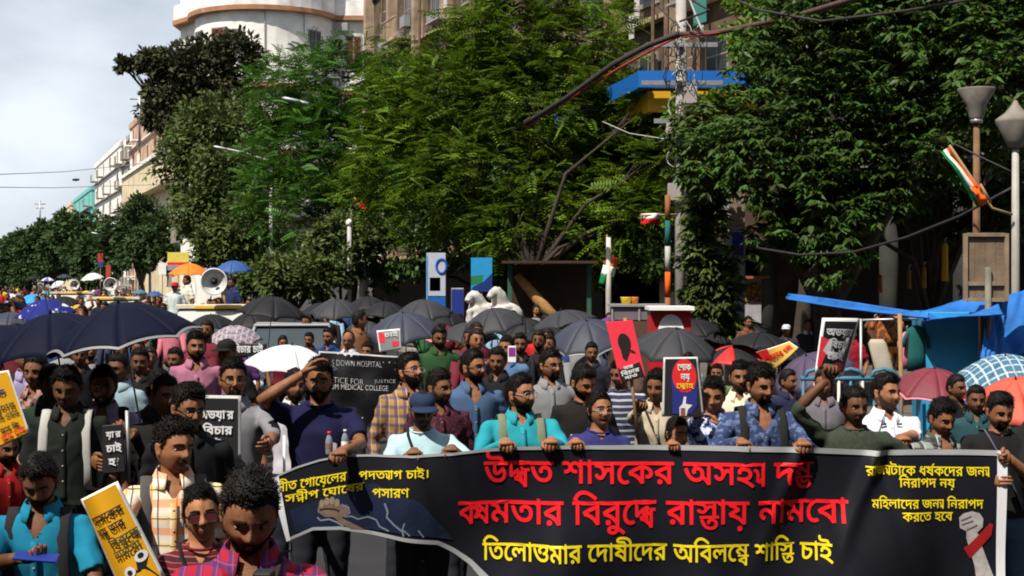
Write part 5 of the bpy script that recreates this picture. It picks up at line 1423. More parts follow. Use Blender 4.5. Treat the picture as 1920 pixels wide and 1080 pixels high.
PB = mat('placard_black', (.018, .018, .022), .5, .15); PYEL = mat('placard_yellow', (.72, .36, .008), .6, .08); PREDP = mat('placard_pink_red', (.85, .04, .07), .55, .06)
INKW = mat('ink_white', (.70, .70, .72), .6, .03); INKK = mat('ink_black', (.015, .012, .01), .6, .05); INKR = mat('ink_red', (.70, .02, .02), .6, .05); INKY = mat('ink_yellow', (.75, .45, .02), .6, .05); INKB = mat('ink_blue', (.02, .025, .20), .6, .1); INKG = mat('ink_olive', (.05, .06, .02), .7)
placard('yellow placard with white edge and handwriting beside the crowd edge', [(-60, 706), (16, 694), (56, 812), (-25, 850)], 5.6, PYEL, [('যত', .40, .78, .74, .66, INKB), ('বিচার', .35, .90, .52, .46, INKG), ('চাই এবার', .38, .92, .40, .34, INKG), ('আর জি', .42, .86, .22, .16, INKK), ('কর চাই', .40, .95, .12, .06, INKR)], bw=.04)
placard('curled yellow placard with a fist drawing held by the orange checked man', [(152, 936), (220, 902), (312, 1085), (236, 1130)], 4.05, PYEL, [('শাসকের', .10, .88, .80, .74, INKK), ('দম্ভ তার', .12, .80, .68, .62, INKK), ('বিরুদ্ধে', .30, .98, .55, .49, INKG), ('নামবো', .30, .90, .44, .38, INKG)],
        patches=[([(.30, .0), (.42, .24), (.56, .26), (.62, .20), (.72, .36), (.86, .34), (.90, .26), (.80, .20), (.98, .0)], INKK), (circle2(.46, .22, .13, .05), INKW), (circle2(.80, .30, .13, .05), INKW), (circle2(.46, .22, .06, .022), INKK), (circle2(.80, .31, .06, .022), INKK), ([(.42, .04), (.52, .16), (.62, .14), (.64, .04)], INKW)], bend=.05, bw=.05)
placard('black placard with white Bengali letters held by the grey shirted man', [(340, 740), (452, 742), (452, 862), (336, 862)], 5.95, PB, [("অভয়া'র", .30, .88, .76, .64, INKW), ('বিচার', .38, .86, .52, .40, INKW), ('চাই', .42, .70, .30, .20, INKW)], border=mat('grey_card_edge', (.42, .42, .43), .6), bw=.05)
placard('narrow black placard with white letters hanging before the lavender shirt', [(192, 798), (230, 795), (235, 884), (192, 888)], 6.1, PB, [("য়া'র", .2, .9, .86, .74, INKW), ('চাই', .2, .9, .58, .44, INKW), ('হ?', .3, .8, .3, .16, INKW)], border=PB, bw=.02, stick=[(238, 770, 6.12), (241, 905, 6.12)], stick_m=STEEL)
placard('pink red placard with a black profile head on a stick', [(1136, 604), (1186, 600), (1210, 704), (1164, 720)], 6.9, PREDP, [('আজ', .25, .62, .25, .20, INKW), ('বিচার', .10, .82, .17, .11, INKW), ('দাও', .2, .7, .09, .04, INKW)],
        patches=[(circle2(.50, .63, .24, .16), INKK), ([(.30, .52), (.30, .40), (.42, .33), (.56, .42), (.66, .50)], INKK), ([(.62, .52), (.80, .46), (.84, .42), (.66, .46)], INKK), ([(.02, .27), (.12, .22), (.90, .26), (.96, .02), (.02, .02)], INKK)], border=PREDP, bw=.01, stick=[(1172, 596, 6.92), (1186, 730, 6.92), (1198, 830, 6.92)])
placard('black placard with a red disc and yellow word', [(1244, 670), (1308, 669), (1320, 782), (1241, 781)], 6.35, PB,
        [('শোক', .40, .78, .88, .78, INKW), ('নয়', .48, .72, .72, .62, INKW), ('দ্রোহ', .36, .80, .56, .48, INKY)], patches=[(circle2(.56, .60, .34, .33), INKB), ([(.25, .05), (.25, .5), (.9, .5), (.86, .2), (.7, .05)], INKB), (circle2(.58, .69, .33, .28), INKR), ([(.42, .02), (.42, .16), (.50, .22), (.54, .34), (.60, .34), (.58, .22), (.74, .20), (.62, .12), (.58, .02)], INKW), ([(.44, .02), (.45, .15), (.56, .15), (.56, .02)], mat('ink_brown', (.25, .08, .05), .6))], border=mat('grey_card_edge2', (.50, .50, .50), .6), bw=.05)
placard('black placard with white writing and a red edge raised in a fist', [(1542, 596), (1611, 597), (1580, 706), (1528, 698)], [6.3, 6.45, 6.4, 6.25], PB,
        [('অভয়ার', .10, .84, .80, .68, INKW), ('বিচার', .22, .80, .58, .46, INKW), ('চাই', .20, .72, .38, .26, INKW)], patches=[([(.01, .12), (.01, .66), (.22, .60), (.24, .45), (.10, .10)], PREDP), (circle2(.62, .14, .20, .08), PREDP), ([(.1, .40), (.22, .62), (.80, .66), (.72, .34), (.4, .24)], INKW)], border=WHITE, bw=.06, bend=.02)
placard('folded yellow and red sheet carried over a shoulder', [(1418, 660), (1480, 640), (1497, 652), (1450, 694)], 8.6, mat('sheet_yellow', (.80, .50, .10), .7), [('বিচার চাই', .1, .9, .65, .35, INKR)], patches=[([(.0, .5), (.0, 1), (.3, 1), (.2, .4)], INKR)], bw=.03, bend=.04)
placard('small poster with red and grey picture held up in the middle crowd', [(706, 620), (750, 616), (752, 655), (712, 661)], 12.5, mat('poster_grey', (.25, .27, .29), .6), [('চাই', .3, .9, .86, .66, INKW)], patches=[([(.05, .45), (.05, .9), (.35, .85), (.3, .4)], PREDP), ([(.6, .2), (.62, .45), (.95, .4), (.9, .2)], PREDP)], bw=.06)
placard('small black sheet with white words under the mauve striped umbrella', [(432, 644), (500, 644), (500, 668), (432, 668)], 11.5, PB, [('বিচার চাই', .1, .9, .8, .3, INKW)], bw=.02, border=PB)
# second banner further back
b2r = placard('black banner with white English words carried in the second rank', [(598, 658), (752, 668), (752, 800), (600, 800)], 11, mat('banner_black_back', (.010, .010, .012), .5, .3, 4, .3, 8, spec=.2), [], border=mat('banner_edge_grey', (.35, .35, .37), .5), bw=.018, name='protest_banner', bend=.03, ripple=.022)
b2r['category'] = 'banner'
def b2(lines, m, bold=.02):
    c = [P(x, y, dm(11)) for x, y in ((560, 656), (752, 664), (752, 800), (556, 800))]
    v, t = lettering(lines, bold); q = MB(); pts = []
    for x, y in v:
        X = (x - 600)/152; p = P(x, y, dm(11) - .07 - .03*math.sin(math.pi*X)); pts.append(tuple(p - b2r.location))
    q.add(pts, [(a, c_, b) for a, b, c_ in t]); q.build('lettering', m, b2r, smooth=False)
b2([('S DOWN HOSPITAL', 622, 716, 675, 685, 4)], INKW, .03); b2([('JUSTICE FOR', 606, 682, 706, 716, 6), ('JUSTICE', 702, 742, 712, 718, 0)], INKW, .03); b2([('FROM MEDICAL COLLEGE', 608, 728, 720, 729, 4)], INKW, .02)

# ================================================================ the marchers
GRIP = ((0, -1, -.05), (0, 0, -1), (72, 85, 45))
def grip(px, py, d=YB): p = P(px, py, d); return (p.x, p.y + .052, p.z + .014)
def at(px, py, d, *b): return tuple(P(px, py, dm(d))) + b
ORPL = stripes('plaid_orange_cream', (.70, .62, .52), [('x', .105, .30, 0, (.72, .40, .10), .65), ('z', .115, .28, 0, (.75, .24, .05), .65), ('z', .115, .22, .5, (.75, .50, .10), .5), ('x', .105, .06, .55, (.04, .03, .06), .85), ('z', .115, .05, .42, (.05, .04, .09), .85), ('x', .105, .05, .8, (.5, .06, .05), .7)])
RBPL = stripes('plaid_red_blue', (.33, .012, .032), [('x', .046, .45, 0, (.016, .030, .13), .72), ('z', .046, .45, 0, (.012, .030, .13), .66), ('x', .046, .10, .74, (.42, .05, .08), .6), ('z', .046, .10, .74, (.42, .05, .08), .6)])
YBPL = stripes('plaid_mustard_plum', (.32, .20, .07), [('x', .055, .34, 0, (.10, .045, .10), .75), ('z', .060, .34, 0, (.07, .05, .14), .7), ('x', .055, .08, .6, (.55, .42, .2), .6)])
GYPL = stripes('plaid_grey_black', (.20, .22, .21), [('x', .07, .45, 0, (.02, .02, .02), .75), ('z', .07, .45, 0, (.02, .02, .02), .75), ('x', .07, .1, .65, (.5, .5, .5), .6)])
STRD = stripes('stripe_maroon_black', (.10, .008, .015), [('z', .022, .22, 0, (.34, .10, .11), .8), ('z', .066, .3, .3, (.02, .01, .012), .7)])
NVST = stripes('stripe_navy_white', (.03, .035, .075), [('z', .05, .34, 0, (.42, .44, .50), .85)])
NVPR = blotch('print_navy_blue', (.028, .045, .115), (.10, .14, .26), 34, .54)
BLPR = blotch('print_blue_white', (.07, .12, .30), (.52, .56, .68), 22, .52, c3=(.03, .04, .16))
MARP = blotch('print_maroon', (.050, .012, .022), (.14, .03, .05), 60, .60)

def badge(text_lines=(), m=INKW, poly=None, z=1.25, x=0, w=.12, pm=None, side='shirt'):
    """flat print that lies on the chest"""
    def f(root, shirt, torso, HM):
        zs = [t[2] for t in torso]
        def place(u, v, lift):
            X = x + u*w; Z = z + v*w
            rx = np.interp(Z, zs, [t[3] for t in torso]) + .013; ry = np.interp(Z, zs, [t[4] for t in torso]) + .013; cy = np.interp(Z, zs, [t[1] for t in torso])
            return (X, cy - ry*math.sqrt(max(.05, 1 - (X/rx)**2)) - lift, Z)
        if poly:
            v, t = fill([_cw(p) for p in poly], 0); v, t = split_long(v, t, .3); q = MB(); q.add([place(a, b, .016) for a, b in v], t); q.build('chest_print', pm or m, shirt, smooth=False)
        if text_lines:
            v, t = lettering(text_lines, .03); v, t = split_long(v, t, .3); q = MB(); q.add([place(a, b, .019) for a, b in v], t); q.build('chest_print', m, shirt, smooth=False)
    return f

MP = make_person
# ---- nearest people
MP('man in red and blue checked shirt looking down at a camera', 470, 862, 3.6, RBPL, .72, yaw=8, head=(6, 24, 3), hair='short', vol=1.25, curly=.55, beard='short', sleeve='long', straps='sling', larm=at(545, 1150, 3.2), rarm=at(440, 1150, 3.15), wide=1.05, lean=.06, vneck=.07, build=1.06)
MP('woman in sunglasses and maroon striped top', 378, 902, 4.15, STRD, 1.3, yaw=10, head=(6, 2, -4), hair='long', fem=True, vol=.8, curly=.2, glasses='sun', collar=False, vneck=.06, straps='sling_r', sleeve='half')
MP('man in orange and cream checked shirt with a backpack', 325, 776, 4.9, ORPL, .95, yaw=14, head=(34, 4, 4), vol=1.5, curly=.5, beard='moustache', straps='pack', strap_mat=cloth((.075, .07, .07)), sleeve='long', vneck=.08, rarm=at(203, 1030, 4.1, (-.5, .2, -1)), rhand=((.1, -.7, .5), (1, -.2, .2), (60, 70, 40)), build=1.08)
MP('man in turquoise polo shirt looking down at his phone', 84, 838, 4.7, cloth((.010, .175, .29), 'turquoise_polo'), .5, yaw=4, head=(4, 30, 0), vol=1.2, beard='short', straps='pack', vneck=.11, rarm=at(38, 1046, 4.28, (-1, .3, -.6)), larm=at(95, 1150, 4.35, (1, .3, -.6)), rhand=((.8, -.5, .05), (0, -.3, 1), (22, 40, 30)), wide=1.08, build=1.1, lean=.05)
MP('person in red kurta half out of view beside the yellow placard', 10, 800, 6.0, cloth((.30, .012, .012)), .6, yaw=30, head=(10, 10, 0), beard='short')
# ---- left ranks
MP('man in black shirt with white backpack straps under the navy umbrellas', 128, 682, 6.3, cloth((.012, .016, .013)), .42, yaw=5, head=(0, 14, 0), straps='pack', strap_mat=cloth((.40, .40, .38)), vneck=.08, vol=1.2)  # skin value lowered to paint in the umbrellas' shade
MP('smiling man in lavender shirt with a dark backpack', 195, 684, 6.6, cloth((.36, .28, .42), 'lavender'), .62, yaw=6, head=(4, 2, 0), beard='short', straps='pack', strap_mat=cloth((.02, .022, .04)), sleeve='half', larm=at(240, 828, 6.05), lhand=((-.6, -.4, .5), (0, 1, 0), (70, 80, 40)), vneck=.09, rarm=at(190, 900, 6.1))
MP('woman in black kurta beside the lavender shirt', 298, 690, 7.1, cloth((.014, .012, .014)), .75, yaw=10, head=(22, 10, 0), hair='long', fem=True, collar=False, vneck=.04)
MP('man in black shirt with red badge and red sleeve lining', 352, 712, 5.55, cloth((.010, .010, .012)), .72, yaw=14, head=(26, 8, 4), vol=1.5, curly=.2, glasses='black', sleeve='long', vneck=.03, wide=.95, extra=badge(poly=[circle2(.0, .0, .5, .5)], z=1.20, x=.09, w=.10, pm=INKR))
MP('man in grey shirt and glasses holding the black placard', 438, 668, 6.5, cloth((.20, .20, .22), 'slate_grey_shirt'), .78, yaw=4, head=(14, 0, 0), beard='goatee', glasses='black', sleeve='half', rarm=at(442, 832, 5.95, (.5, .3, -1)), larm=at(508, 850, 6.0), rhand=((-.75, -.3, .3), (0, 1, 0), (60, 70, 40)), vneck=.05, wide=1.06)
MP('man in pink shirt standing beside the mauve striped umbrella', 368, 620, 9.3, cloth((.34, .13, .20), 'dusty_pink'), .75, yaw=12, head=(6, 0, 0), beard='short', vneck=.08, extra=badge([('FREE', -.5, .5, .1, -.1)], INKW, z=1.27, w=.14))
MP('man in navy shirt shading his eyes with a raised hand', 600, 668, 6.45, cloth((.010, .010, .042), 'navy_tshirt'), .72, yaw=2, head=(2, 4, 0), vol=1.3, curly=.6, beard='short', collar=False, vneck=.02, wide=1.10, build=1.1,
   rarm=at(566, 702, 6.30, (-1, -.1, -.75)), rhand=((.62, .15, .62), (.6, -.1, -.6), (18, 25, 18)), larm=at(640, 846, 6.08, (1, .3, -.7)), lhand=GRIP, extra=badge([('S', -.25, .25, .1, -.28)], cloth((.012, .012, .05)), poly=[[(-.45, .4), (-.3, .5), (.3, .5), (.45, .4), (.42, .0), (.2, -.4), (0, -.5), (-.2, -.4), (-.42, 0)]], pm=INKW, z=1.24, x=.075, w=.07))
MP('bearded man in white shirt just behind the shading man', 552, 690, 7.6, cloth((.52, .50, .55)), .7, yaw=10, head=(14, 0, 0), beard='full', detail=.6)
MP('man in mustard checked shirt and glasses looking up', 768, 658, 7.5, YBPL, 1.0, yaw=16, head=(28, -12, 0), beard='short', glasses='wire', vol=1.4, sleeve='long', vneck=.06)
MP('man in light blue shirt and navy cap gripping the banner', 792, 728, 6.42, cloth((.40, .58, .64), 'pale_blue_tshirt'), .62, yaw=-4, head=(18, 10, 0), cap=cloth((.018, .032, .07), 'navy_cap'), beard='stubble', collar=False, vneck=.03, straps='sling_r', rarm=grip(775, 852), larm=grip(846, 846), rhand=GRIP, lhand=GRIP, wide=1.05, build=1.08)
MP('man in maroon printed shirt behind the navy cap', 822, 690, 7.1, MARP, .62, yaw=14, head=(34, 4, 0), beard='stubble', sleeve='long', vneck=.05)
MP('man in denim blue shirt and glasses looking aside', 886, 653, 7.7, cloth((.055, .10, .19), 'denim_blue'), .85, yaw=12, head=(36, 0, 0), beard='short', glasses='black', vneck=.11, sleeve='long', wide=1.05)
MP('stout bearded man in teal kurta with a green strap', 975, 697, 6.48, cloth((.020, .27, .33), 'teal_kurta'), 1.0, yaw=8, head=(38, 0, 0), beard='full', glasses='wire', straps='pack', strap_mat=cloth((.16, .18, .12)), vneck=.05, sleeve='long', wide=1.12, build=1.15, rarm=grip(948, 834), larm=grip(1034, 832), rhand=GRIP, lhand=GRIP)
MP('man in grey check shirt and glasses in the second rank', 1032, 652, 8.2, stripes('fine_grey_check', (.24, .24, .25), [('x', .012, .3, 0, (.10, .10, .11), .6), ('z', .012, .3, 0, (.10, .10, .11), .6)]), .85, yaw=6, head=(24, 2, 0), beard='goatee', glasses='black', vneck=.03)
MP('man in black printed t-shirt looking down', 1092, 680, 7.4, cloth((.014, .013, .012)), .95, yaw=6, head=(24, 20, 0), beard='short', collar=False, vneck=.02, vol=1.3, extra=badge([('নেমেছি', -.5, .5, .12, -.12), ('পথে', -.3, .3, -.25, -.4)], INKW, z=1.24, w=.20))
MP('woman in navy top and glasses shouting', 1124, 732, 6.5, cloth((.028, .030, .13), 'navy_top'), 1.0, yaw=6, head=(14, -4, 0), hair='long', fem=True, glasses='wire', open_mouth=1.0, collar=False, vneck=.05, vol=.7, curly=.1, rarm=grip(1080, 833), rhand=GRIP, sleeve='long', larm=at(1150, 860, 6.3))
MP('person in navy and white striped shirt behind the shouting woman', 1165, 672, 8.6, NVST, .6, yaw=-20, head=(-20, 10, 0), collar=False, vneck=.02)
MP('person in beige shirt carrying the pink red placard', 1232, 690, 7.35, cloth((.42, .36, .27), 'beige_shirt'), .62, yaw=-8, head=(-14, 8, 0), hair='long', fem=True, rarm=at(1195, 770, 6.95, (-.6, .2, -1)), rhand=((0.3, -.3, .8), (.2, -1, 0), (75, 80, 50)), sleeve='long', straps='sling_r', strap_mat=cloth((.05, .03, .02)), vneck=.06)
MP('smiling woman in pale blue top below the red disc placard', 1268, 780, 6.5, cloth((.46, .56, .74), 'pale_blue_top'), 1.0, yaw=6, head=(20, 4, 0), hair='long', fem=True, vol=.6, collar=False, vneck=.06, rarm=grip(1262, 836), rhand=GRIP, sleeve='half')
MP('person in blue and white printed shirt holding the red disc placard', 1338, 704, 6.75, BLPR, .95, yaw=-6, head=(-6, 8, 0), fem=True, hair='short', larm=at(1352, 800, 6.6), rarm=at(1322, 752, 6.42, (-.3, .3, -1)), rhand=((-.5, -.2, .7), (-.4, -.9, 0), (50, 60, 30)), sleeve='long', vneck=.03)
MP('man in cream shirt behind the navy printed shirt', 1388, 674, 7.8, cloth((.62, .60, .44), 'cream_shirt'), .72, yaw=-12, head=(10, 2, 0), vneck=.04, beard='stubble')
MP('man in navy printed shirt with backpack gripping the banner', 1424, 676, 6.5, NVPR, .85, yaw=6, head=(14, 12, 0), vol=1.5, curly=.3, beard='goatee', straps='pack', strap_mat=cloth((.02, .02, .018)), vneck=.12, sleeve='long', rarm=grip(1392, 834), larm=grip(1508, 836), rhand=GRIP, lhand=GRIP, wide=1.05)
MP('man in dark green shirt raising his fist with a placard', 1600, 722, 6.3, mat('dark_green_knit', (.030, .042, .026), .9, .3, 60, .4, 200), .42, yaw=-4, head=(18, 8, 0), vol=.6, curly=.6, collar=False, vneck=.03, rarm=at(1550, 712, 6.2, (-1, 0, -.5)), rhand=((0.15, -.2, 1), (.1, -1, 0), (80, 85, 50)), larm=at(1650, 880, 6.30), sleeve='half', wide=1.08)
MP('heavy man in white polo shirt behind the banner', 1660, 697, 6.75, cloth((.66, .68, .74), 'white_polo'), 1.0, yaw=4, head=(24, 0, 4), vol=1.1, curly=.1, wide=1.15, build=1.22, rarm=grip(1648, 842), larm=grip(1676, 842), rhand=GRIP, lhand=GRIP, vneck=.04, beard='stubble', extra=lambda root, so, torso, HM: [(lambda q: q.build('collar_tip', BLACK, so))(MB().box((s*.05, torso[6][1] - .118, 1.425), (.035, .006, .012))) for s in (-1, 1)])
MP('man in grey flannel shirt smiling downwards', 1762, 742, 6.42, GYPL, .82, yaw=8, head=(10, 18, 0), vol=1.5, curly=.3, vneck=.10, sleeve='long', )
MP('man in black t-shirt with a strap holding the banner end', 1872, 730, 6.4, cloth((.012, .012, .013)), .85, yaw=-4, head=(10, 16, 0), vol=1.1, beard='goatee', collar=False, vneck=.02, straps='sling_r', strap_mat=cloth((.10, .10, .14)), larm=grip(1889, 858), lhand=((0, -1, -.2), (-1, 0, -.2), (70, 80, 45)), rarm=at(1850, 900, 6.2), wide=1.08, trousers=cloth((.06, .10, .17), 'blue_jeans'))
MP('person in black cut off at the banner end', 1945, 720, 6.7, cloth((.014, .014, .015)), .6, yaw=-20, head=(-10, 10, 0))
# ---- middle crowd
mids = [
 ('bald man in white shirt and glasses behind the second banner', 655, 618, 13.0, cloth((.5, .48, .5)), dict(sk=.8, hair='bald', hair_m=HAIRG, beard='moustache', glasses='black', head=(10, 8, 0))),
 ('man with sunlit brown face between the charcoal umbrellas', 672, 582, 15.0, cloth((.20, .09, .04)), dict(sk=1.05, head=(60, -4, 0), yaw=50)),
 ('man in green shirt holding a phone in the middle crowd', 822, 608, 11.4, cloth((.022, .065, .022), 'bottle_green'), dict(sk=.55, head=(0, 14, 0), beard='short', wide=1.1)),
 ('man in blue shirt raising his arm among the umbrellas', 950, 628, 10.6, cloth((.08, .15, .28)), dict(sk=.8, head=(-20, 0, 0), rarm=at(930, 668, 10.2, (-1, 0, -.5)))),
 ('young man in black with a backpack in the middle crowd', 975, 622, 11.4, cloth((.016, .016, .02)), dict(sk=.6, straps='pack', beard='stubble')),
 ('man in blue jacket behind the second banner', 618, 612, 13.6, cloth((.012, .03, .11)), dict(sk=.7)),
 ('man in dark blue shirt and orange lit hand by the poster', 690, 640, 12.8, cloth((.02, .05, .12)), dict(sk=.8)),
 ('person in purple t-shirt under the mauve umbrella', 455, 642, 14.0, cloth((.09, .03, .14)), dict(sk=.6)),
 ('person in black cap behind the grey shirted man', 428, 632, 9.8, cloth((.015, .013, .015)), dict(sk=.6, cap=cloth((.012, .012, .012)))),
 ('person with a blue bag beside the pink shirt', 330, 650, 10.4, cloth((.02, .04, .13)), dict(sk=.6, straps='pack')),
 ('person in lilac shirt at the crowd edge under the dark umbrella', 50, 640, 8.6, cloth((.28, .24, .40)), dict(sk=.6, straps='pack')),
 ('person in pale blue shirt behind the lavender shirt', 225, 660, 8.4, cloth((.24, .33, .38)), dict(sk=.5)),
 ('person in floral top near the crowd edge', 70, 660, 7.4, blotch('floral_brown', (.10, .05, .04), (.30, .18, .15), 30, .5), dict(sk=.6, fem=True, hair='long')),
 ('man in dark shirt under the blue grey umbrella', 1110, 640, 11.6, cloth((.02, .02, .03)), dict(sk=.6)),
 ('person in brown kurta beside the beige shirt', 1180, 652, 10.6, cloth((.12, .08, .06)), dict(sk=.7, fem=True, hair='long')),
 ('man in grey shirt under the charcoal umbrella', 1290, 660, 12.2, cloth((.20, .20, .2)), dict(sk=.6)),
 ('man in olive shirt under the red umbrella', 1345, 680, 11.2, cloth((.12, .14, .08)), dict(sk=.7)),
 ('man in brown shirt beside the red placard edge', 1300, 690, 9.8, cloth((.16, .08, .04)), dict(sk=.7)),
 ('person in grey blue kurta beside the barricade', 1545, 690, 8.2, cloth((.13, .12, .14)), dict(sk=.7, fem=True, hair='long')),
 ('person in black under the maroon umbrella', 1790, 700, 8.6, cloth((.012, .012, .014)), dict(sk=.5)),
 ('person in dark teal under the blue checked umbrella', 1830, 720, 7.8, cloth((.02, .06, .07)), dict(sk=.5)),
 ('man in black shirt behind the teal kurta', 935, 650, 9.4, cloth((.013, .013, .014)), dict(sk=.6)),
 ('man in dark blue shirt behind the plum umbrella', 1475, 690, 9.4, cloth((.015, .02, .05)), dict(sk=.6)),
 ('person in red top far inside the crowd', 1010, 610, 15.5, cloth((.45, .02, .02)), dict(sk=.7)),
 ('man in dark suit near the silver frame car', 580, 622, 15.5, cloth((.03, .01, .02)), dict(sk=.7)),
 ('woman in dark red near the silver frame car', 530, 628, 15.0, cloth((.12, .01, .02)), dict(sk=.7, fem=True, hair='long')),
 ('person in black between the navy umbrellas', 150, 640, 10.2, cloth((.012, .012, .014)), dict(sk=.45)),
 ('person in black behind the woman in black kurta', 265, 650, 9.2, cloth((.012, .012, .012)), dict(sk=.45)),
 ('person in dark green behind the white strapped backpack', 95, 680, 7.0, cloth((.015, .03, .02)), dict(sk=.45)),
 ('person in black shirt behind the red badge', 310, 700, 6.4, cloth((.012, .012, .012)), dict(sk=.5)),
]
for lb, x, y, d, m, kw in mids:
    k = dict(sk=.7, yaw=random.uniform(-20, 25), head=(random.uniform(-15, 25), 4, 0), detail=.6 if d < 9 else .5, vneck=.04); k.update(kw)
    MP(lb, x, y, d, m, **k)
# market people by the stalls
for lb, x, y, d, m, kw in [
 ('man in brown standing beside the pylon sign', 1402, 592, 20, cloth((.14, .06, .04)), dict(sk=.6)),
 ('man in white and blue cap by the market', 1475, 606, 19, cloth((.03, .03, .04)), dict(sk=.8, cap=cloth((.5, .52, .6)))),
 ('man in black with a pale collar walking by the market', 1515, 598, 20, cloth((.02, .02, .03)), dict(sk=.7, collar=cloth((.5, .5, .45)))),
 ('bare armed man in red t-shirt beside the stall', 1598, 612, 17, cloth((.24, .01, .02)), dict(sk=.9, yaw=-30)),
 ('shopper in orange under the hanging clothes', 1660, 606, 19, cloth((.45, .16, .03)), dict(sk=.7))]:
    k = dict(detail=.5, vneck=.04, yaw=random.uniform(-40, 40)); k.update(kw); MP(lb, x, y, d, m, **k)
# on the trucks
for lb, x, y, d, m, z0, kw in [
 ('man in cream shirt sitting under the orange umbrella', 352, 516, 28.5, cloth((.62, .58, .48)), .62, dict(sk=.6, yaw=-60)),
 ('person in red headscarf beside the cream shirt', 328, 527, 28, cloth((.55, .62, .62)), .55, dict(sk=.6, cap=cloth((.5, .02, .04)))),
 ('man in navy shirt leaning by the horn loudspeaker', 436, 520, 27, cloth((.02, .03, .09)), .60, dict(sk=.5, yaw=-40))]:
    k = dict(detail=.5, vneck=.04); k.update(kw); MP(lb, x, y, d, m, z0=z0, **k)

# ---- far marchers: one light figure per pose, copied and recoloured
def far_figure(seed):
    g = random.Random(seed); q = MB()
    q.loft([(0, 0, .86, .17, .12), (0, 0, 1.05, .16, .12), (0, 0, 1.3, .19, .13), (0, 0, 1.41, .185, .10), (0, 0, 1.46, .07, .065)], 12, 0)
    for s in (-1, 1):
        if seed == 4 and s == 1: q.tube([(s*.18, 0, 1.39), (s*.30, -.05, 1.5), (s*.22, -.10, 1.78)], [.05, .042, .034], 7, 1)
        else: q.tube([(s*.19, 0, 1.39), (s*.24, .02, 1.12), (s*.22, -.15, .95)], [.065, .055, .04], 7, 0)
        q.tube([(s*.09, 0, .9), (s*.10, -.02*s, .5), (s*.10, .04*s, .03)], [.09, .07, .06], 7, 2)
    q.tube([(0, 0, 1.45), (0, -.01, 1.55)], .055, 8, 1)
    V, Fc, an = head_shape(26, 20, g.uniform(.95, 1.05)); V = V * .93; V[:, 2] += 1.607; V[:, 1] -= .02
    q.add(V, Fc, 1); ln_ = np.interp(an, _fa, HAIRLINES['short']) * .93 + 1.607
    W = V + (V - np.array((0, -.02, 1.607))) * .16; ok = V[:, 2] > ln_ - .004
    q.add(W, [f for f in Fc if all(ok[i] for i in f)], 3)
    for sx in (-1, 1):
        q.ball((sx*.030, -.102, 1.612), (.012, .008, .0045), 8, 5, 3); q.ball((sx*.030, -.107, 1.634), (.018, .006, .0035), 8, 5, 3)
    q.ball((0, -.112, 1.548), (.018, .006, .0035), 8, 5, 3)
    if seed % 2: bm_ = (V[:, 2] < 1.607 - .052) & (an < 85) & (V[:, 2] > 1.607 - .112); q.add(V + (V - np.array((0, -.02, 1.607))) * .05, [f for f in Fc if sum(bm_[i] for i in f) > 2], 3)
    me = q.mesh('person')
    for _ in range(4): me.materials.append(None)
    return me
FAR = [far_figure(k) for k in range(8)]
pal = [('white', (.6, .6, .58)), ('black', (.015, .015, .016)), ('dark blue', (.02, .04, .12)), ('pink', (.5, .15, .2)), ('red', (.4, .02, .02)), ('grey', (.22, .22, .23)), ('light blue', (.25, .38, .5)), ('yellow', (.6, .42, .06)), ('green', (.04, .14, .05)), ('maroon', (.14, .02, .03)), ('orange', (.6, .2, .04)), ('purple', (.14, .05, .2))]
def far_person(x, d, me, cname, c, rz, where, z=0):
    d = dm(d); o = bpy.data.objects.new('person', me); COL.objects.link(o); o.location = ((x - 960)/F*d, d, z); o.rotation_euler = (0, 0, rz)
    s = random.uniform(.92, 1.03); o.scale = (s, s, s)
    for i, m in enumerate((cloth(c), skin(random.choice((.5, .65, .8, .95))), cloth(random.choice(((.02, .02, .03), (.04, .05, .09), (.12, .10, .08)))), HAIR)): relink(o, i, m)
    kind_ = 'marcher with raised arm' if me is FAR[4] else ('bearded marcher' if FAR.index(me) % 2 else 'clean shaven marcher'); tag(o, '%s in %s %s top %s' % (kind_, 'an' if cname == 'orange' else 'a', cname, where), 'person', '%ss in %s %s' % (kind_, cname, where)); return o
cnt = 0
for d0_, d1_, n, x0, x1, where in ((10.5, 14, 12, 20, 400, 'close behind the shaded ranks'), (11, 14, 8, 860, 1190, 'close behind the banner ranks'), (19, 27, 30, -60, 660, 'packed behind the umbrellas'), (19, 25, 14, 700, 1400, 'packed behind the umbrellas'), (27, 45, 60, -40, 520, 'filling the road towards the trucks'), (45, 80, 60, -30, 330, 'filling the road beyond the trucks'), (80, 150, 50, -20, 200, 'far along the avenue')):
    for k in range(n):
        d = random.uniform(d0_, d1_); x = random.uniform(x0, x1)
        X = (x - 960)/F*d
        if X > 12.6 + KS*d: continue               # keep to the road
        if 19 < d < 30 and 330 < x < 560: continue  # the truck stands here
        cn, c = random.choice(pal if d > 16 else [pal[1], pal[2], pal[5], pal[9]]); far_person(x, d, random.choice(FAR if d > 16 else FAR[:4]), cn, c, random.uniform(-.6, .6), where); cnt += 1
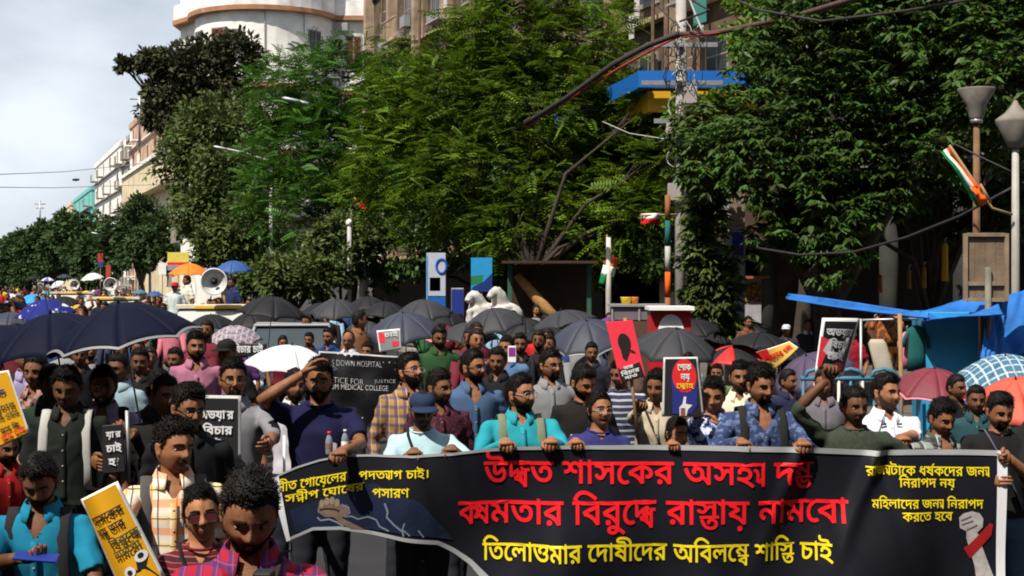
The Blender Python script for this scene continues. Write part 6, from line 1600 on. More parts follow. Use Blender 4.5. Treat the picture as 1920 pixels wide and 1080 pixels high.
# ================================================================ vehicles
CARW = mat('vehicle_white_paint', (.48, .48, .47), .35, .08, 2, spec=.4); GLASS = mat('windscreen_glass', (.05, .065, .075), .08, .1, 2, spec=.8)
TYRE = mat('tyre_rubber', (.02, .02, .02), .9, .1); CARD = mat('vehicle_dark_paint', (.02, .021, .024), .25, .05, spec=.6); LENS = mat('headlight_lens', (.6, .62, .64), .1, .05, spec=.8)
def wheel(root, x, y, r):
    q = MB(); q.tube([(x - .09, y, r), (x + .09, y, r)], r, 20); w = q.build('wheel', TYRE, root)
    q = MB(); q.tube([(x - .095, y, r), (x + .095, y, r)], r*.58, 14); q.build('rim', STEEL, w)
def truck(label, px, d, w=1.66, roof=1.78, body=CARW):
    """small flat-bed truck facing the camera: cab, windscreen, lamps, bed rails and wheels"""
    d = dm(d); root = empty('pickup_truck', P(px, HOR, d).xy.to_3d(), R(12)); hw = w/2
    q = MB(); prof = [(0, .35), (0, 1.0), (.42, roof - .10), (.62, roof), (1.65, roof), (1.7, .35)]
    v = [(s*hw*(1 if z < 1.05 else .93), y, z) for s in (-1, 1) for y, z in prof]; n = len(prof)
    q.add(v, [tuple(range(n)), tuple(range(2*n-1, n-1, -1))] + [(i, n+i, n+(i+1) % n, (i+1) % n) for i in range(n)]); q.build('cab', body, root, smooth=False, bevel=.05)
    def glass(y0, z0, y1, z1, hw0, hw1, nm='windscreen'):
        q = MB(); q.add([(-hw0, y0 - .012, z0), (hw0, y0 - .012, z0), (hw1, y1 - .012, z1), (-hw1, y1 - .012, z1)], [(0, 1, 2, 3)]); o = q.build(nm, GLASS, root, smooth=False); m = o.modifiers.new('s', 'SOLIDIFY'); m.thickness = .01
    glass(.03, 1.06, .40, roof - .16, hw*.86, hw*.82)
    for s in (-1, 1):
        q = MB(); q.add([(s*(hw*.975), .35, 1.10), (s*(hw*.975), 1.45, 1.10), (s*(hw*.95), 1.40, roof - .16), (s*(hw*.95), .58, roof - .16)], [(0, 1, 2, 3)]); o = q.build('side_window', GLASS, root, smooth=False); m = o.modifiers.new('s', 'SOLIDIFY'); m.thickness = .04
        q = MB(); q.ball((s*hw*.74, -.02, .78), (.11, .05, .10), 12, 8); q.build('headlight', LENS, root)
        q = MB(); q.box((s*(hw + .13), .12, 1.25), (.14, .05, .22)); q.tube([(s*hw*.98, .14, 1.15), (s*(hw + .12), .12, 1.2)], .012, 6); q.build('mirror', BLACK, root)
        for y in (.42, 2.9): wheel(root, s*(hw - .12), y, .30)
        q = MB(); q.tube([(s*hw*.9, -.02, .6), (s*hw*.9, -.02, .6 + .001)], .03, 6)
    q = MB(); q.box((0, -.05, .48), (w*.98, .14, .18)); q.build('bumper', CARD, root, smooth=False, bevel=.02)
    q = MB(); q.box((0, -.015, .80), (w*.40, .04, .12)); q.build('grille', BLACK, root, smooth=False)
    q = MB(); q.box((0, -.125, .50), (.46, .012, .11)); q.build('number_plate', WHITE, root, smooth=False)
    q = MB(); q.box((0, 2.75, .72), (w, 2.05, .10)); q.build('load_bed', STEEL, root, smooth=False)
    for s in (-1, 1):
        q = MB(); q.box((s*(hw - .02), 2.75, .98), (.04, 2.0, .40)); q.build('bed_side', body, root, smooth=False)
    q = MB(); q.box((0, .95, roof + .045), (w*.98, .9, .07)); q.build('roof_board', mat('cream_board', (.70, .64, .50), .7, .1), root, smooth=False)
    q = MB(); q.box((.05, .486, roof + .03), (w*.6, .02, .05)); q.build('trim_strip', YEL, root, smooth=False)
    return tag(root, label, 'truck')
def horn(label, px, py, dia, d):
    """bell-mouthed horn loudspeaker facing the camera"""
    d = dm(d); root = empty('horn_loudspeaker', P(px, py + dia/2, d)); r = dia/2*d/F; root.rotation_euler = (0, 0, R(10))
    q = MB(); prof = [(0, 1.0), (.04, .97), (.10, .80), (.22, .52), (.36, .30), (.5, .18)]
    n = 28; vs = []; 
    for y, k in prof:
        for j in range(n): a = 2*math.pi*j/n; vs.append((r*k*math.cos(a), y*r*2.2, r + r*k*math.sin(a)))
    fs = [(i*n+j, i*n+(j+1) % n, (i+1)*n+(j+1) % n, (i+1)*n+j) for i in range(len(prof)-1) for j in range(n)]
    q.add(vs, fs); o = q.build('bell', mat('horn_grey_paint', (.52, .51, .50), .5, .08), root); s = o.modifiers.new('s', 'SOLIDIFY'); s.thickness = .012
    q = MB(); q.tube([(r*math.cos(a*.25), 0, r + r*math.sin(a*.25)) for a in range(27)], .014, 6, caps=False); q.build('rim', mat('horn_rim_white', (.72, .71, .69), .5), root)
    q = MB(); q.tube([(0, r*.9, r), (0, r*1.15, r), (0, r*1.5, r)], [.06, .10, .09], 14); q.build('driver', BLACK, root)
    q = MB(); q.tube([(0, r*.25, r), (0, r*.05, r)], [.035, .05], 12); q.build('throat', BLACK, root)
    q = MB(); q.box((0, r*.9, .03), (.08, .25, .06)); q.tube([(0, r*1.0, .05), (0, r*1.0, r)], .02, 6); q.build('bracket', STEEL, root)
    return tag(root, label, 'loudspeaker')
truck('white pickup truck with cream roof board carrying the largest loudspeaker', 410, 24.0, 1.75, 1.66)
horn('largest grey horn loudspeaker on the white truck roof', 401, 528, 48, 24.2)
truck('second white truck further along the road with a horn on its roof', 208, 42, 1.75, 1.62)
horn('horn loudspeaker on the second white truck', 207, 533, 24, 42.2)
truck('third white truck deep in the crowd with a small horn', 132, 56, 1.75, 1.68)
horn('smallest horn loudspeaker on the third truck', 140, 534, 17, 56.2)
def car(label, px, d):
    d = dm(d); root = empty('parked_car', P(px, HOR, d).xy.to_3d(), R(8)); hw = .78
    secs = [(0, .30, .55, .70), (.05, .28, .72, .76), (.75, .26, .92, .78), (1.0, .26, .98, .78), (3.2, .26, 1.0, .78), (3.6, .30, .8, .74)]
    q = MB()
    for i, (y, z0, z1, w) in enumerate(secs):
        q.v.append(np.array([(-w, y, z0), (w, y, z0), (w, y, z1 - .08), (w*.92, y, z1), (-w*.92, y, z1), (-w, y, z1 - .08)]))
    q.n = 6*len(secs)
    for i in range(len(secs)-1):
        for j in range(6): q.f.append((i*6+j, i*6+(j+1) % 6, (i+1)*6+(j+1) % 6, (i+1)*6+j)); q.m.append(0)
    q.f += [(5, 4, 3, 2, 1, 0), tuple(6*(len(secs)-1)+j for j in range(6))]; q.m += [0, 0]
    q.build('body', CARD, root, smooth=False, bevel=.04)
    q = MB(); pr = [(.95, .97), (1.55, 1.46), (2.9, 1.48), (3.4, .98)]
    v = [(s*(.74 if z < 1.1 else .60), y, z) for s in (-1, 1) for y, z in pr]
    q.add(v, [(0, 1, 2, 3), (7, 6, 5, 4)] + [(i, 4+i, 4+(i+1) % 4, (i+1) % 4) for i in range(4)]); q.build('cabin', GLASS, root, smooth=False)
    SIL = mat('car_silver_trim', (.55, .55, .56), .3, .05, metal=.5)
    q = MB(); q.box((0, 2.2, 1.495), (1.26, 1.4, .035)); q.build('roof', SIL, root, smooth=False, bevel=.012)
    for s in (-1, 1):
        q = MB(); q.tube([(s*.745, .95, .98), (s*.68, 1.25, 1.24), (s*.61, 1.53, 1.47)], .028, 8); q.build('pillar', SIL, root)
        q = MB(); q.ball((s*.55, .02, .62), (.15, .06, .08), 12, 8); q.build('headlight', LENS, root)
        q = MB(); q.ball((s*.86, 1.15, 1.02), (.09, .05, .07), 10, 6); q.build('mirror', CARD, root)
        for y in (.62, 2.95): wheel(root, s*.68, y, .29)
    q = MB(); q.box((0, -.02, .42), (.5, .02, .11)); q.build('number_plate', WHITE, root, smooth=False)
    return tag(root, label, 'car')
car('dark car with silver pillars caught inside the crowd', 545, 17.5)

# ================================================================ signs and market
def slab(q, c, size): q.box(c, size); return q
def sign_post(label, name, px, d, y0, y1, w, parts, legs=True):
    """upright sign: casing plus coloured panels given as (y_top, y_bottom, material) in pixels"""
    k = d/F; z1 = H - (y0-HOR)*k; z0 = H - (y1-HOR)*k; root = empty(name, P(px, HOR, d).xy.to_3d())
    q = MB(); q.box((0, 0, (z0+z1)/2), (w, .22, z1 - z0)); q.build('casing', mat('sign_casing', (.30, .30, .29), .7, .2), root, smooth=False, bevel=.01)
    for ya, yb, m, xo, ww in parts:
        za, zb = H - (ya-HOR)*k, H - (yb-HOR)*k
        q = MB(); q.box((xo*w, -.125, (za+zb)/2), (w*ww, .02, za - zb - .01)); q.build('panel', m, root, smooth=False)
    if legs:
        q = MB(); q.box((0, .02, z0/2), (w*.5, .16, z0)); q.build('leg', STEEL, root, smooth=False)
    tag(root, label, 'sign'); return root
BLU = mat('sign_blue', (.010, .10, .40), .5, .08); WHB = mat('sign_pale', (.42, .45, .54), .5, .06); YPL = mat('sign_yellow', (.70, .45, .02), .5, .06)  # pale panel colour dimmed to carry the shade on the fuel sign
s1 = sign_post('blue and white fuel station board with a ring emblem and yellow square', 'fuel_station_sign', 818, 34, 474, 600, .46, [(474, 555, WHB, .04, .9), (520, 546, YPL, -.05, .55), (556, 600, BLU, 0, .96)])
k = 34/F; q = MB(); zc = H - (499-HOR)*k
q.tube([(.13 + .12*math.cos(a*.3), -.14, zc + .17*math.sin(a*.3)) for a in range(22)], .028, 6, caps=False); q.build('ring_emblem', BLU, s1)
q = MB(); q.box((-.215, -.128, H - (530-HOR)*k), (.03, .02, 1.3)); q.build('edge_strip', mat('edge_light_blue', (.12, .35, .62), .5), s1, smooth=False)
s2 = sign_post('slim pylon sign with a blue drop emblem beside the creeper', 'pylon_sign', 1376, 27.5, 285, 640, .40, [(290, 425, mat('pylon_brown', (.20, .155, .11), .7, .25), .1, .75), (435, 480, mat('pylon_dark_blue', (.015, .025, .20), .5), .15, .55), (500, 636, mat('pylon_grey', (.24, .27, .30), .7, .2), .0, .94)], legs=False)
k = 27.5/F
for j in range(5):
    q = MB(); q.box((.06, -.14, H - (512 + 22*j - HOR)*k), (.05, .02, .06)); q.build('price_mark', BLACK, s2, smooth=False)
q = MB(); q.box((0, 0, (H - (640-HOR)*k)/2), (.36, .2, H - (640-HOR)*k)); q.build('leg', STEEL, s2, smooth=False)
s3 = sign_post('dark blue dustbin shaped board beside the fuel sign', 'blue_board', 858, 32, 540, 600, .28, [(542, 600, mat('deep_blue_board', (.010, .03, .20), .5), 0, .94)])
def canvas(label, name, pts, m, cat, th=.008, nu=34, nv=20, wob=.05, seed=1):
    """stretched sheet over four pixel-placed corners with sag and creases"""
    c = [P(*p) for p in pts]; q = MB(); o = sum(c, Vector())/4; g = np.random.default_rng(seed); ph = g.uniform(0, 6, 4)
    def fn(u, v):
        p = c[0].lerp(c[1], u).lerp(c[3].lerp(c[2], u), v)
        s = math.sin(math.pi*u)*math.sin(math.pi*v)
        return p - o + Vector((0, wob*math.sin(5*u + 4*v + ph[0])*.6 + wob*.4*math.sin(13*u - 7*v + ph[1]) + wob*.22*math.sin(31*u + 17*v + ph[3]) + wob*.18*math.sin(23*v - 29*u*v), -wob*1.5*s + wob*.5*math.sin(9*v + 3*u + ph[2])))
    q.grid(fn, nu, nv); ob = q.build(name, m); ob.location = o; s = ob.modifiers.new('s', 'SOLIDIFY'); s.thickness = th
    return tag(ob, label, cat)
TARP = mat('blue_tarpaulin', (.022, .13, .42), .7, .35, 2.2, .7, 12, spec=.15)
canvas('long thin blue awning sheet stretched over the market stalls', 'awning', [(1478, 553, 21), (1742, 586, 17.0), (1740, 597, 16.7), (1474, 560, 20.7)], TARP, 'awning', wob=.04)
canvas('crumpled blue tarpaulin peaked over the light blue stall', 'tarpaulin', [(1722, 582, 17.6), (1856, 552, 17.9), (1880, 585, 16.6), (1738, 606, 16.6)], TARP, 'tarpaulin', wob=.06, seed=2)
canvas('blue tarpaulin wall hanging behind the white lamp post', 'tarpaulin', [(1850, 556, 17.9), (1990, 535, 17.9), (1990, 690, 17.3), (1840, 690, 17.5)], TARP, 'tarpaulin', wob=.10, seed=3)
canvas('second blue tarpaulin flap tied to the lamp post', 'tarpaulin', [(1852, 556, 17.0), (1890, 552, 17.2), (1876, 690, 16.9), (1838, 690, 16.7)], TARP, 'tarpaulin', wob=.05, seed=4)
sb = empty('stall_box', P(1782, HOR, 17.2).xy.to_3d() + Vector((0, 0, .13))); sb.rotation_euler = (0, 0, R(-8))
q = MB(); q.box((0, .45, .93), (.66, .9, 1.6)); q.build('cabinet', mat('light_blue_paint', (.03, .28, .52), .45, .06, 3), sb, smooth=False, bevel=.01)
q = MB(); q.box((0, -.012, .93), (.60, .02, 1.5)); q.build('front_panel', mat('light_blue_panel', (.035, .31, .56), .4, .06, 3), sb, smooth=False)
q = MB(); q.box((.24, -.03, 1.0), (.03, .03, .12)); q.build('handle', STEEL, sb, smooth=False)
for x in (-.28, .28):
    q = MB(); q.box((x, .45, .06), (.06, .8, .12)); q.build('foot', STEEL, sb, smooth=False)
tag(sb, 'light blue painted metal stall box under the peaked tarpaulin', 'stall box')
# wooden back of a sign board on its post
wb = empty('wooden_board', P(1847, HOR, 17.0).xy.to_3d() + Vector((0, 0, .13))); k = 17.0/F
z1, z0 = H - (440-HOR)*k - .13, H - (562-HOR)*k - .13; OLDW = mat('weathered_wood', (.17, .125, .085), .9, .35, 4, .5, 40)
for j in range(4):
    q = MB(); q.box(((j - 1.5)*.125, 0, (z0+z1)/2), (.121, .02, z1 - z0)); q.build('plank', OLDW, wb, smooth=False)
FRW = mat('weathered_frame', (.24, .18, .12), .9, .3, 5, .4, 40)
for s in (-1, 1):
    q = MB(); q.box((s*.245, -.03, (z0+z1)/2), (.045, .05, z1 - z0 + .03)); q.build('frame', FRW, wb, smooth=False)
    q = MB(); q.box((0, -.028, (z0+z1)/2 + s*(z1-z0)/2), (.44, .045, .045)); q.build('frame', FRW, wb, smooth=False)
q = MB(); q.box((0, -.03, z0 + .25*(z1-z0)), (.44, .03, .05)); q.build('batten', FRW, wb, smooth=False)
q = MB(); q.tube([(.02, -.05, 0), (.02, -.05, z0 + .5*(z1-z0))], .038, 10); q.build('post', mat('teal_rust_post', (.16, .15, .12), .8, .45, 3), wb)
tag(wb, 'back of a weathered wooden sign board on a rusty post', 'sign board')
q = MB(); p = P(1687, HOR, 16.6).xy.to_3d(); q.tube([p, p + Vector((.02, 0, .9)), p + Vector((.0, 0, H - (588-HOR)/F*16.6))], .025, 8); tag(q.build('awning_pole', mat('bamboo', (.30, .19, .09), .8, .2, 9)), 'bamboo pole propping the thin blue awning', 'pole')
# barricade
bar = empty('barricade', P(1595, HOR, 12).xy.to_3d()); k = 12/F; zt = H - (692-HOR)*k
BARB = mat('barricade_blue', (.05, .16, .24), .6, .2, 4); BARW = mat('barricade_white', (.60, .58, .54), .7, .15, 5)
for z in (zt - .08, .25):
    q = MB(); q.tube([(-.42, 0, z), (.42, 0, z)], .02, 8); q.build('rail', BARB, bar)
for j in range(9):
    q = MB(); q.tube([(-.40 + .1*j, 0, .22), (-.40 + .1*j, 0, zt - .08)], .013, 8); q.build('bar', BARW if j % 2 else BARB, bar)
for s in (-1, 0, 1):
    q = MB(); q.tube([(s*.28 - .11, 0, zt - .08), (s*.28 - .08, 0, zt - .02), (s*.28, 0, zt), (s*.28 + .08, 0, zt - .02), (s*.28 + .11, 0, zt - .08)], .018, 8); q.build('arch', BARB, bar)
for s in (-1, 1):
    q = MB(); q.tube([(s*.42, -.25, .02), (s*.42, 0, .25), (s*.42, .25, .02)], .018, 8); q.build('foot', BARB, bar)
tag(bar, 'blue and white railed crowd barricade behind the raised arm', 'barricade')
# clothes on hangers
def garment(label, px, py, d, w, h, m, sk_=0.0):
    k = d/F; root = empty('hanging_garment', P(px, py + h, d)); W = w*k/2; Hh = h*k
    q = MB(); q.loft([(0, 0, 0, W*1.1, .05), (0, 0, Hh*.35, W, .045), (0, 0, Hh*.75, W*.92, .05), (0, 0, Hh*.93, W*.95, .045), (0, 0, Hh, W*.35, .03)], 16); me = q
    q.build('cloth', m, root)
    for s in ((-1, 1) if w > 20 and py > 550 else ()):
        q = MB(); q.tube([(s*W*.75, 0, Hh*.93), (s*W*1.35, 0, Hh*.72), (s*W*1.45, 0, Hh*.52)], [W*.24, W*.22, W*.24], 8); q.build('sleeve', m, root)
    q = MB(); q.tube([(0, 0, Hh), (0, 0, Hh + .06), (.03, 0, Hh + .08)], .006, 6); q.build('hanger', STEEL, root)
    return tag(root, label, 'garment', 'clothes hung out at the market')
for a_ in (('pink garment hung beside the light blue stall box', 1700, 622, 17.3, 22, 70, PINK), ('dark teal garment hung beside the pink one', 1718, 610, 17.2, 32, 86, cloth((.015, .10, .10))), ('orange printed garment under the thin blue awning', 1664, 590, 18, 40, 60, blotch('orange_print', (.45, .14, .02), (.15, .05, .03), 20, .5)), ('brown garment hung deeper in the stall', 1640, 600, 19, 30, 60, cloth((.12, .05, .03))),
           ('mustard garment hanging from the dark tree', 1772, 455, 24, 12, 72, cloth((.36, .22, .02))), ('small golden cloth hanging before the dark shops', 1733, 500, 24, 8, 40, cloth((.22, .12, .02))), ('tiny golden cloth hanging nearer the tree trunk', 1705, 505, 24, 7, 36, cloth((.18, .10, .02))), ('rust coloured cloth low under the dark tree', 1650, 515, 24, 9, 34, cloth((.20, .07, .02)))):
    garment(*a_)
q = MB(); hr_ = empty('garment_rail', P(1690, HOR, 17.6).xy.to_3d()); q.tube([(-.55, 0, 1.75), (.5, 0, 1.78)], .016, 8); q.build('rail', STEEL, hr_)
for s in (-.5, .45):
    q = MB(); q.tube([(s, 0, .13), (s, 0, 1.77)], .018, 8); q.build('upright', STEEL, hr_)
tag(hr_, 'steel rail that carries the market clothes', 'clothes rail')
cb2 = empty('cloth_roll', P(1650, HOR, 16).xy.to_3d()); k = 16/F
q = MB(); z1 = H - (636-HOR)*k; z0 = H - (740-HOR)*k
q.loft([(.07, 0, z0, .10, .06), (.04, 0, (z0+z1)/2, .105, .06), (-.03, 0, z1 - .05, .10, .055), (-.035, 0, z1, .07, .03)], 18, pw=3); q.build('fabric', cloth((.40, .36, .29), 'beige_canvas'), cb2)
q = MB(); q.box((.04, 0, z0/2), (.16, .12, z0)); q.build('base', OLDW, cb2, smooth=False); tag(cb2, 'beige canvas roll standing behind the white polo shirt', 'cloth roll')
# food stall with glass case, crate on top, red kiosk
fs_ = empty('food_stall', P(1195, HOR, 23).xy.to_3d()); k = 23/F; zt = H - (572-HOR)*k; zc = H - (600-HOR)*k
q = MB(); q.box((0, 0, zc/2), (.86, .7, zc - .02)); q.build('counter', mat('brown_stall_wood', (.09, .045, .03), .8, .3), fs_, smooth=False)
q = MB(); q.box((0, 0, zt), (.92, .76, .035)); q.build('top', mat('steel_top', (.45, .45, .46), .4, .1, metal=.5), fs_, smooth=False)
for x in (-.43, 0, .43):
    q = MB(); q.box((x, -.34, (zt+zc)/2), (.03, .03, zt - zc)); q.build('upright', MATS['steel_top'], fs_, smooth=False)
q = MB(); q.box((0, -.33, (zt+zc)/2), (.84, .008, zt - zc - .03)); q.build('pane', mat('hazy_glass', (.16, .14, .16), .2, .2, 4, spec=.6), fs_, smooth=False)
tag(fs_, 'food stall with a glass display case and steel top', 'stall')
for lb, x0, m, w_ in (('yellow plastic tub on the food stall top', 1174, mat('tub_yellow', (.78, .50, .02), .5), 20), ('orange plastic tub next to the yellow one', 1190, mat('tub_orange', (.65, .20, .02), .5), 14)):
    b_ = P(x0, 571, 23); q = MB(); W = w_/2*k; q.loft([(b_.x, b_.y, zt + .02, W*.8, W*.7), (b_.x, b_.y, zt + .12, W*1.05, W*.9), (b_.x, b_.y, zt + .13, W*1.12, W*.95), (b_.x, b_.y, zt + .125, W*.95, W*.8), (b_.x, b_.y, zt + .05, W*.8, W*.65)], 16, pw=3); tag(q.build('plastic_tub', m), lb, 'tub')
rk = empty('red_kiosk', P(1258, HOR, 19).xy.to_3d()); k = 19/F; zt = H - (578-HOR)*k
q = MB(); q.box((0, .25, zt/2), (.54, .5, zt - .04)); q.build('cabinet', mat('kiosk_red', (.42, .012, .014), .5, .1), rk, smooth=False, bevel=.01)
q = MB(); q.box((0, .2, zt), (.60, .66, .05)); q.build('roof', WHITE, rk, smooth=False)
q = MB(); zc = zt - .30
arch = [(.17*math.cos(a), -.006, zc + .22*math.sin(a)) for a in [math.pi*j/14 for j in range(15)]]
q.add([(x, -.012, z) for x, y, z in arch] + [(-.17, -.012, zc - .3), (.17, -.012, zc - .3)], [tuple(range(15)) + (15, 16)]); q.build('arched_panel', WHITE, rk, smooth=False)
q = MB(); q.ball((.0, -.016, zc - .02), (.09, .006, .08), 14, 8); q.build('picture', blotch('kiosk_picture', (.65, .45, .5), (.75, .65, .2), 16, .5), rk)
tag(rk, 'red kiosk with a white roof and white arched panel', 'kiosk')
# plaster horses with wall of blue posters behind
hr = empty('plaster_horse_pair', P(905, HOR, 31).xy.to_3d()); PL = mat('white_plaster_figure', (.50, .48, .45), .85, .45, 7, .5, 30); k = 31/F
for s, x0, sz in ((0, -.10, 1.0), (1, .38, .85)):
    zb = H - (600-HOR)*k; zt = H - ((552 if not s else 545)-HOR)*k
    q = MB()
    q.tube([(x0 + .05, .1, .55), (x0 + .06, .05, zb), (x0 + .04, -.02, zb + .34)], [.22, .34, .24], 12); q.ball((x0 + .18, .05, zb + .08), (.34, .25, .30), 12, 8)
    q.tube([(x0 + .10, .25, zb - .1), (x0 + .04, .05, zb + .25), (x0 - .04, -.06, zt - .10), (x0 - .10, -.14, zt)], [.28, .22, .17, .12], 10)
    q.tube([(x0 - .06, -.10, zt), (x0 - .17, -.20, zt - .06), (x0 - .24, -.26, zt - .16)], [.12, .095, .07], 10)
    for e in (-1, 1): q.tube([(x0 - .06 + .05*e, -.10, zt + .04), (x0 - .06 + .06*e, -.09, zt + .13)], [.025, .006], 6)
    q.tube([(x0 - .02, -.1, zb + .25), (x0 - .20, -.25, zb + .18), (x0 - .16, -.28, zb - .06)], [.09, .07, .05], 8)
    me = remeshed(q, .03, 3, 'horse_figure'); obj('horse_figure', me, PL, hr)
q = MB(); q.box((.1, .1, .4), (.9, .7, .78)); q.build('plinth', GREYW, hr, smooth=False)
tag(hr, 'pair of white plaster horse figures on a plinth', 'statue')
def poster(label, px, py, d, w, h, m, bits=()):
    k = d/F; root = empty('poster', P(px, py, d)); q = MB(); q.box((0, 0, 0), (w*k, .02, h*k)); q.build('sheet', m, root, smooth=False)
    for j, (poly, mm) in enumerate(bits):
        v, t = fill([_cw(poly)], 0); q = MB(); q.add([(x*w*k, -.013 - .001*j, y*h*k) for x, y in v], t); q.build('printed_emblem', mm, root, smooth=False)
    q = MB(); q.tube([(0, .03, -h*k/2), (0, .03, -(H - (py-HOR)*k) + .1)], .02, 6); q.build('stake', OLDW, root)
    return tag(root, label, 'poster')
poster('sky blue and green poster above the plaster horses', 903, 515, 33, 40, 64, mat('poster_sky', (.02, .26, .55), .5, .1), [([(-.5, -.05), (-.5, -.3), (0, -.25), (.1, 0)], GRNP := mat('poster_green', (.02, .16, .06), .5)), ([(-.5, -.5), (.5, -.5), (.5, .05), (.1, -.2), (-.4, -.35)], mat('poster_deep_blue', (.008, .03, .16), .5))])
poster('yellow and red shop board above the orange umbrella', 334, 490, 60, 40, 34, mat('poster_shop_yellow', (.70, .56, .10), .6), [([(-.5, -.05), (-.5, -.2), (.5, -.2), (.5, -.05)], INKR), ([(-.5, -.22), (-.5, -.5), (.5, -.5), (.5, -.22)], mat('poster_lilac', (.30, .24, .36), .6))])
poster('white notice board on a post beyond the truck', 304, 504, 56, 15, 22, WHITE)
poster('red pillar sign beside the far white umbrella', 203, 512, 60, 9, 30, mat('pillar_red', (.38, .05, .03), .6))
poster('red and blue shop sign far along the houses', 188, 488, 80, 10, 26, mat('shop_sign_red', (.40, .03, .04), .6), [([(-.5, -.5), (-.5, -.1), (.5, -.1), (.5, -.5)], mat('shop_sign_blue', (.03, .05, .2), .6))])
# brown roadside shop below the feathery tree
sh_ = empty('roadside_shop', P(1030, HOR, 33).xy.to_3d()); k = 33/F
zr = H - (495-HOR)*k
SHB = mat('shop_brown', (.045, .024, .014), .85, .35, 3)
q = MB(); q.box((0, .9, zr/2 + .05), (1.9, .1, zr - .1)); q.build('back_wall', SHB, sh_, smooth=False)
for x in (-.92, .92):
    q = MB(); q.box((x, 0, zr/2), (.10, .10, zr)); q.build('post', mat('shop_green_post', (.03, .09, .06), .7, .2), sh_, smooth=False)
q = MB(); q.box((0, .3, zr + .04), (2.2, 1.6, .06)); q.build('roof', SHB, sh_, smooth=False)
q = MB(); q.box((0, .05, .85), (1.8, .5, .08)); q.build('counter', mat('shop_counter_green', (.05, .12, .09), .7), sh_, smooth=False)
q = MB(); q.tube([(-.75, .1, zr - .25), (-.1, .0, 1.6), (.35, -.05, 1.2)], [.10, .14, .08], 10); q.build('hanging_sack', mat('jute', (.34, .18, .06), .9, .3, 12), sh_)
for j in range(6):
    q = MB(); q.ball((-.6 + .24*j, .05, .98), (.09, .09, .10), 10, 7); q.build('goods', cloth([(.35, .05, .03), (.4, .25, .05), (.1, .2, .08), (.5, .45, .35), (.3, .1, .02), (.15, .05, .02)][j]), sh_)
tag(sh_, 'dark brown roadside shop with a hanging jute sack', 'shop')
# pan shop beyond the pylon
ps_ = empty('corner_shop', P(1410, HOR, 29).xy.to_3d()); k = 29/F; zr = H - (520-HOR)*k
q = MB(); q.box((0, .2, zr/2), (.36, .5, zr)); q.build('cabinet', mat('shop_pale', (.34, .34, .36), .7, .2), ps_, smooth=False)
q = MB(); q.box((0, .1, zr), (.6, .9, .05)); q.build('roof', mat('rust_sheet', (.28, .10, .03), .8, .3), ps_, smooth=False); q = MB(); q.box((0, -.06, zr - .3), (.34, .02, .4)); q.build('goods_panel', blotch('shop_goods', (.35, .20, .03), (.12, .05, .03), 20, .5), ps_, smooth=False)
tag(ps_, 'narrow corner shop with a rust coloured roof by the pylon', 'shop')
# painted pole with orange, white and green bands
bp = empty('banded_pole', P(1252, HOR, 25.5).xy.to_3d()); k = 25.5/F
for j in range(8):
    z = .1 + j*.46; q = MB(); q.tube([(0, 0, z), (0, 0, z + .455)], .05, 10); q.build('band', [cloth(SAF), cloth((.4, .4, .38)), cloth((.02, .12, .10)), cloth((.28, .12, .05))][j % 4], bp)
tag(bp, 'thin pole painted in orange white and green bands', 'pole')

# ================================================================ things in hands
ph = empty('mobile_phone', P(68, 1044, dm(4.2))); ph.rotation_euler = (R(-78), R(6), R(8))
q = MB(); q.box((0, 0, 0), (.155, .009, .074)); q.build('case', mat('phone_blue', (.012, .03, .22), .4), ph, smooth=False, bevel=.004)
q = MB(); q.box((0, .0052, 0), (.145, .001, .066)); q.build('screen', mat('phone_glass', (.01, .01, .012), .1, .0, spec=.8), ph, smooth=False); tag(ph, 'blue cased phone held by the man in turquoise polo', 'phone')
cm = empty('camera_body', P(495, 1128, dm(3.1))); 
q = MB(); q.box((0, 0, 0), (.14, .06, .095)); q.build('housing', BLACK, cm, smooth=False, bevel=.012)
q = MB(); q.box((0, 0, .06), (.05, .05, .035)); q.build('viewfinder_hump', BLACK, cm, smooth=False, bevel=.008)
q = MB(); q.tube([(0, -.03, -.005), (0, -.10, -.005), (0, -.14, -.005)], [.036, .038, .040], 20); q.build('lens_barrel', BLACK, cm)
q = MB(); q.tube([(-.05, 0, .047), (-.05, 0, .060)], .012, 12); q.build('dial', STEEL, cm); tag(cm, 'black camera held by the man in red and blue checks', 'camera')
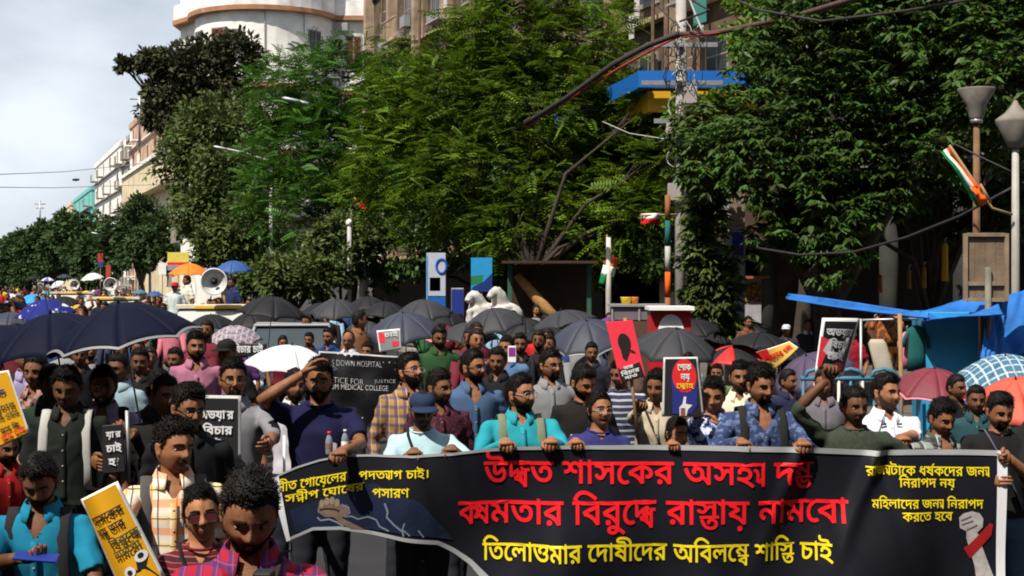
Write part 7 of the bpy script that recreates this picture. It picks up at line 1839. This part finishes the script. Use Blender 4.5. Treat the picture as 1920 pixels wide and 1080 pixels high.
def bottle(label, px, py, d, capm, m):
    root = empty('water_bottle', P(px, py, dm(d)), scale=.62); q = MB()
    q.loft([(0, 0, 0, .030, .030), (0, 0, .01, .033, .033), (0, 0, .12, .033, .033), (0, 0, .155, .024, .024), (0, 0, .175, .013, .013), (0, 0, .185, .013, .013)], 16); q.build('bottle_wall', m, root)
    q = MB(); q.tube([(0, 0, .180), (0, 0, .205)], .016, 14); q.build('bottle_cap', capm, root)
    q = MB(); q.tube([(0, 0, .05), (0, 0, .10)], .0345, 16, caps=False); q.build('paper_label', WHITE if capm is not INKR else mat('label_orange', (.22, .12, .08), .6), root); return tag(root, label, 'bottle')
BOT = mat('clear_plastic', (.20, .24, .28), .15, .1, spec=.7)
bottle('water bottle with a red cap at the banner corner', 617, 852, 6.12, INKR, BOT)
bottle('water bottle with a clear cap at the banner corner', 647, 848, 6.14, mat('cap_grey', (.5, .5, .52), .4), BOT)
sp = empty('smartphone', P(960, 664, dm(10.0))); q = MB(); q.box((0, 0, 0), (.075, .009, .15)); q.build('case', WHITE, sp, smooth=False, bevel=.004)
q = MB(); q.box((0, -.006, .02), (.06, .002, .08)); q.build('sticker', mat('sticker_purple', (.25, .03, .28), .5), sp, smooth=False); tag(sp, 'white phone with a purple sticker held up in the middle crowd', 'phone')
wr_ = empty('white_stick', P(533, 850, dm(6.2))); q = MB(); q.tube([(0, 0, -.35), (.0, 0, .1)], .008, 8); q.build('rod', WHITE, wr_); tag(wr_, 'thin white rod held upright by the navy shirted man', 'stick')

# ================================================================ unseen house blocks, added to cut sky light and cast shade on the street
def shade_block(label, a, b, depth, h, wall):
    """plain house row whose front runs from a to b, going back to the right of a->b"""
    root = empty('building', Vector(a)); q = MB(); quadbox(q, a, b, depth, 0, h); q.v = [q.verts() - np.array(root.location)]; q.build('wall', wall, root, smooth=False)
    q = MB(); quadbox(q, a, b, depth, h, h + .8); v = q.verts() - np.array(root.location); q.v = [v * np.array((1.0, 1.0, 1.0))]; q.build('parapet', FRAME_M, root, smooth=False)
    return tag(root, label, 'building')
shade_block('unseen brown house row added across the road to cut sky light', S(-3, -21), S(75, -21), -10, 17, BROWNW)
shade_block('unseen grey office row added across the road to shade the march', S(-45, -21), S(-3.2, -21), -10, 15.0, GREYW)
shade_block('unseen brown block added behind the camera to cut sky light', Vector((-16, -13, 0)), Vector((30, -13, 0)), 10, 15, BROWNW)
shade_block('unseen dark block added at the market end to cut sky light', Vector((16, -10, 0)), Vector((15, 14, 0)), 10, 14, DARKB)
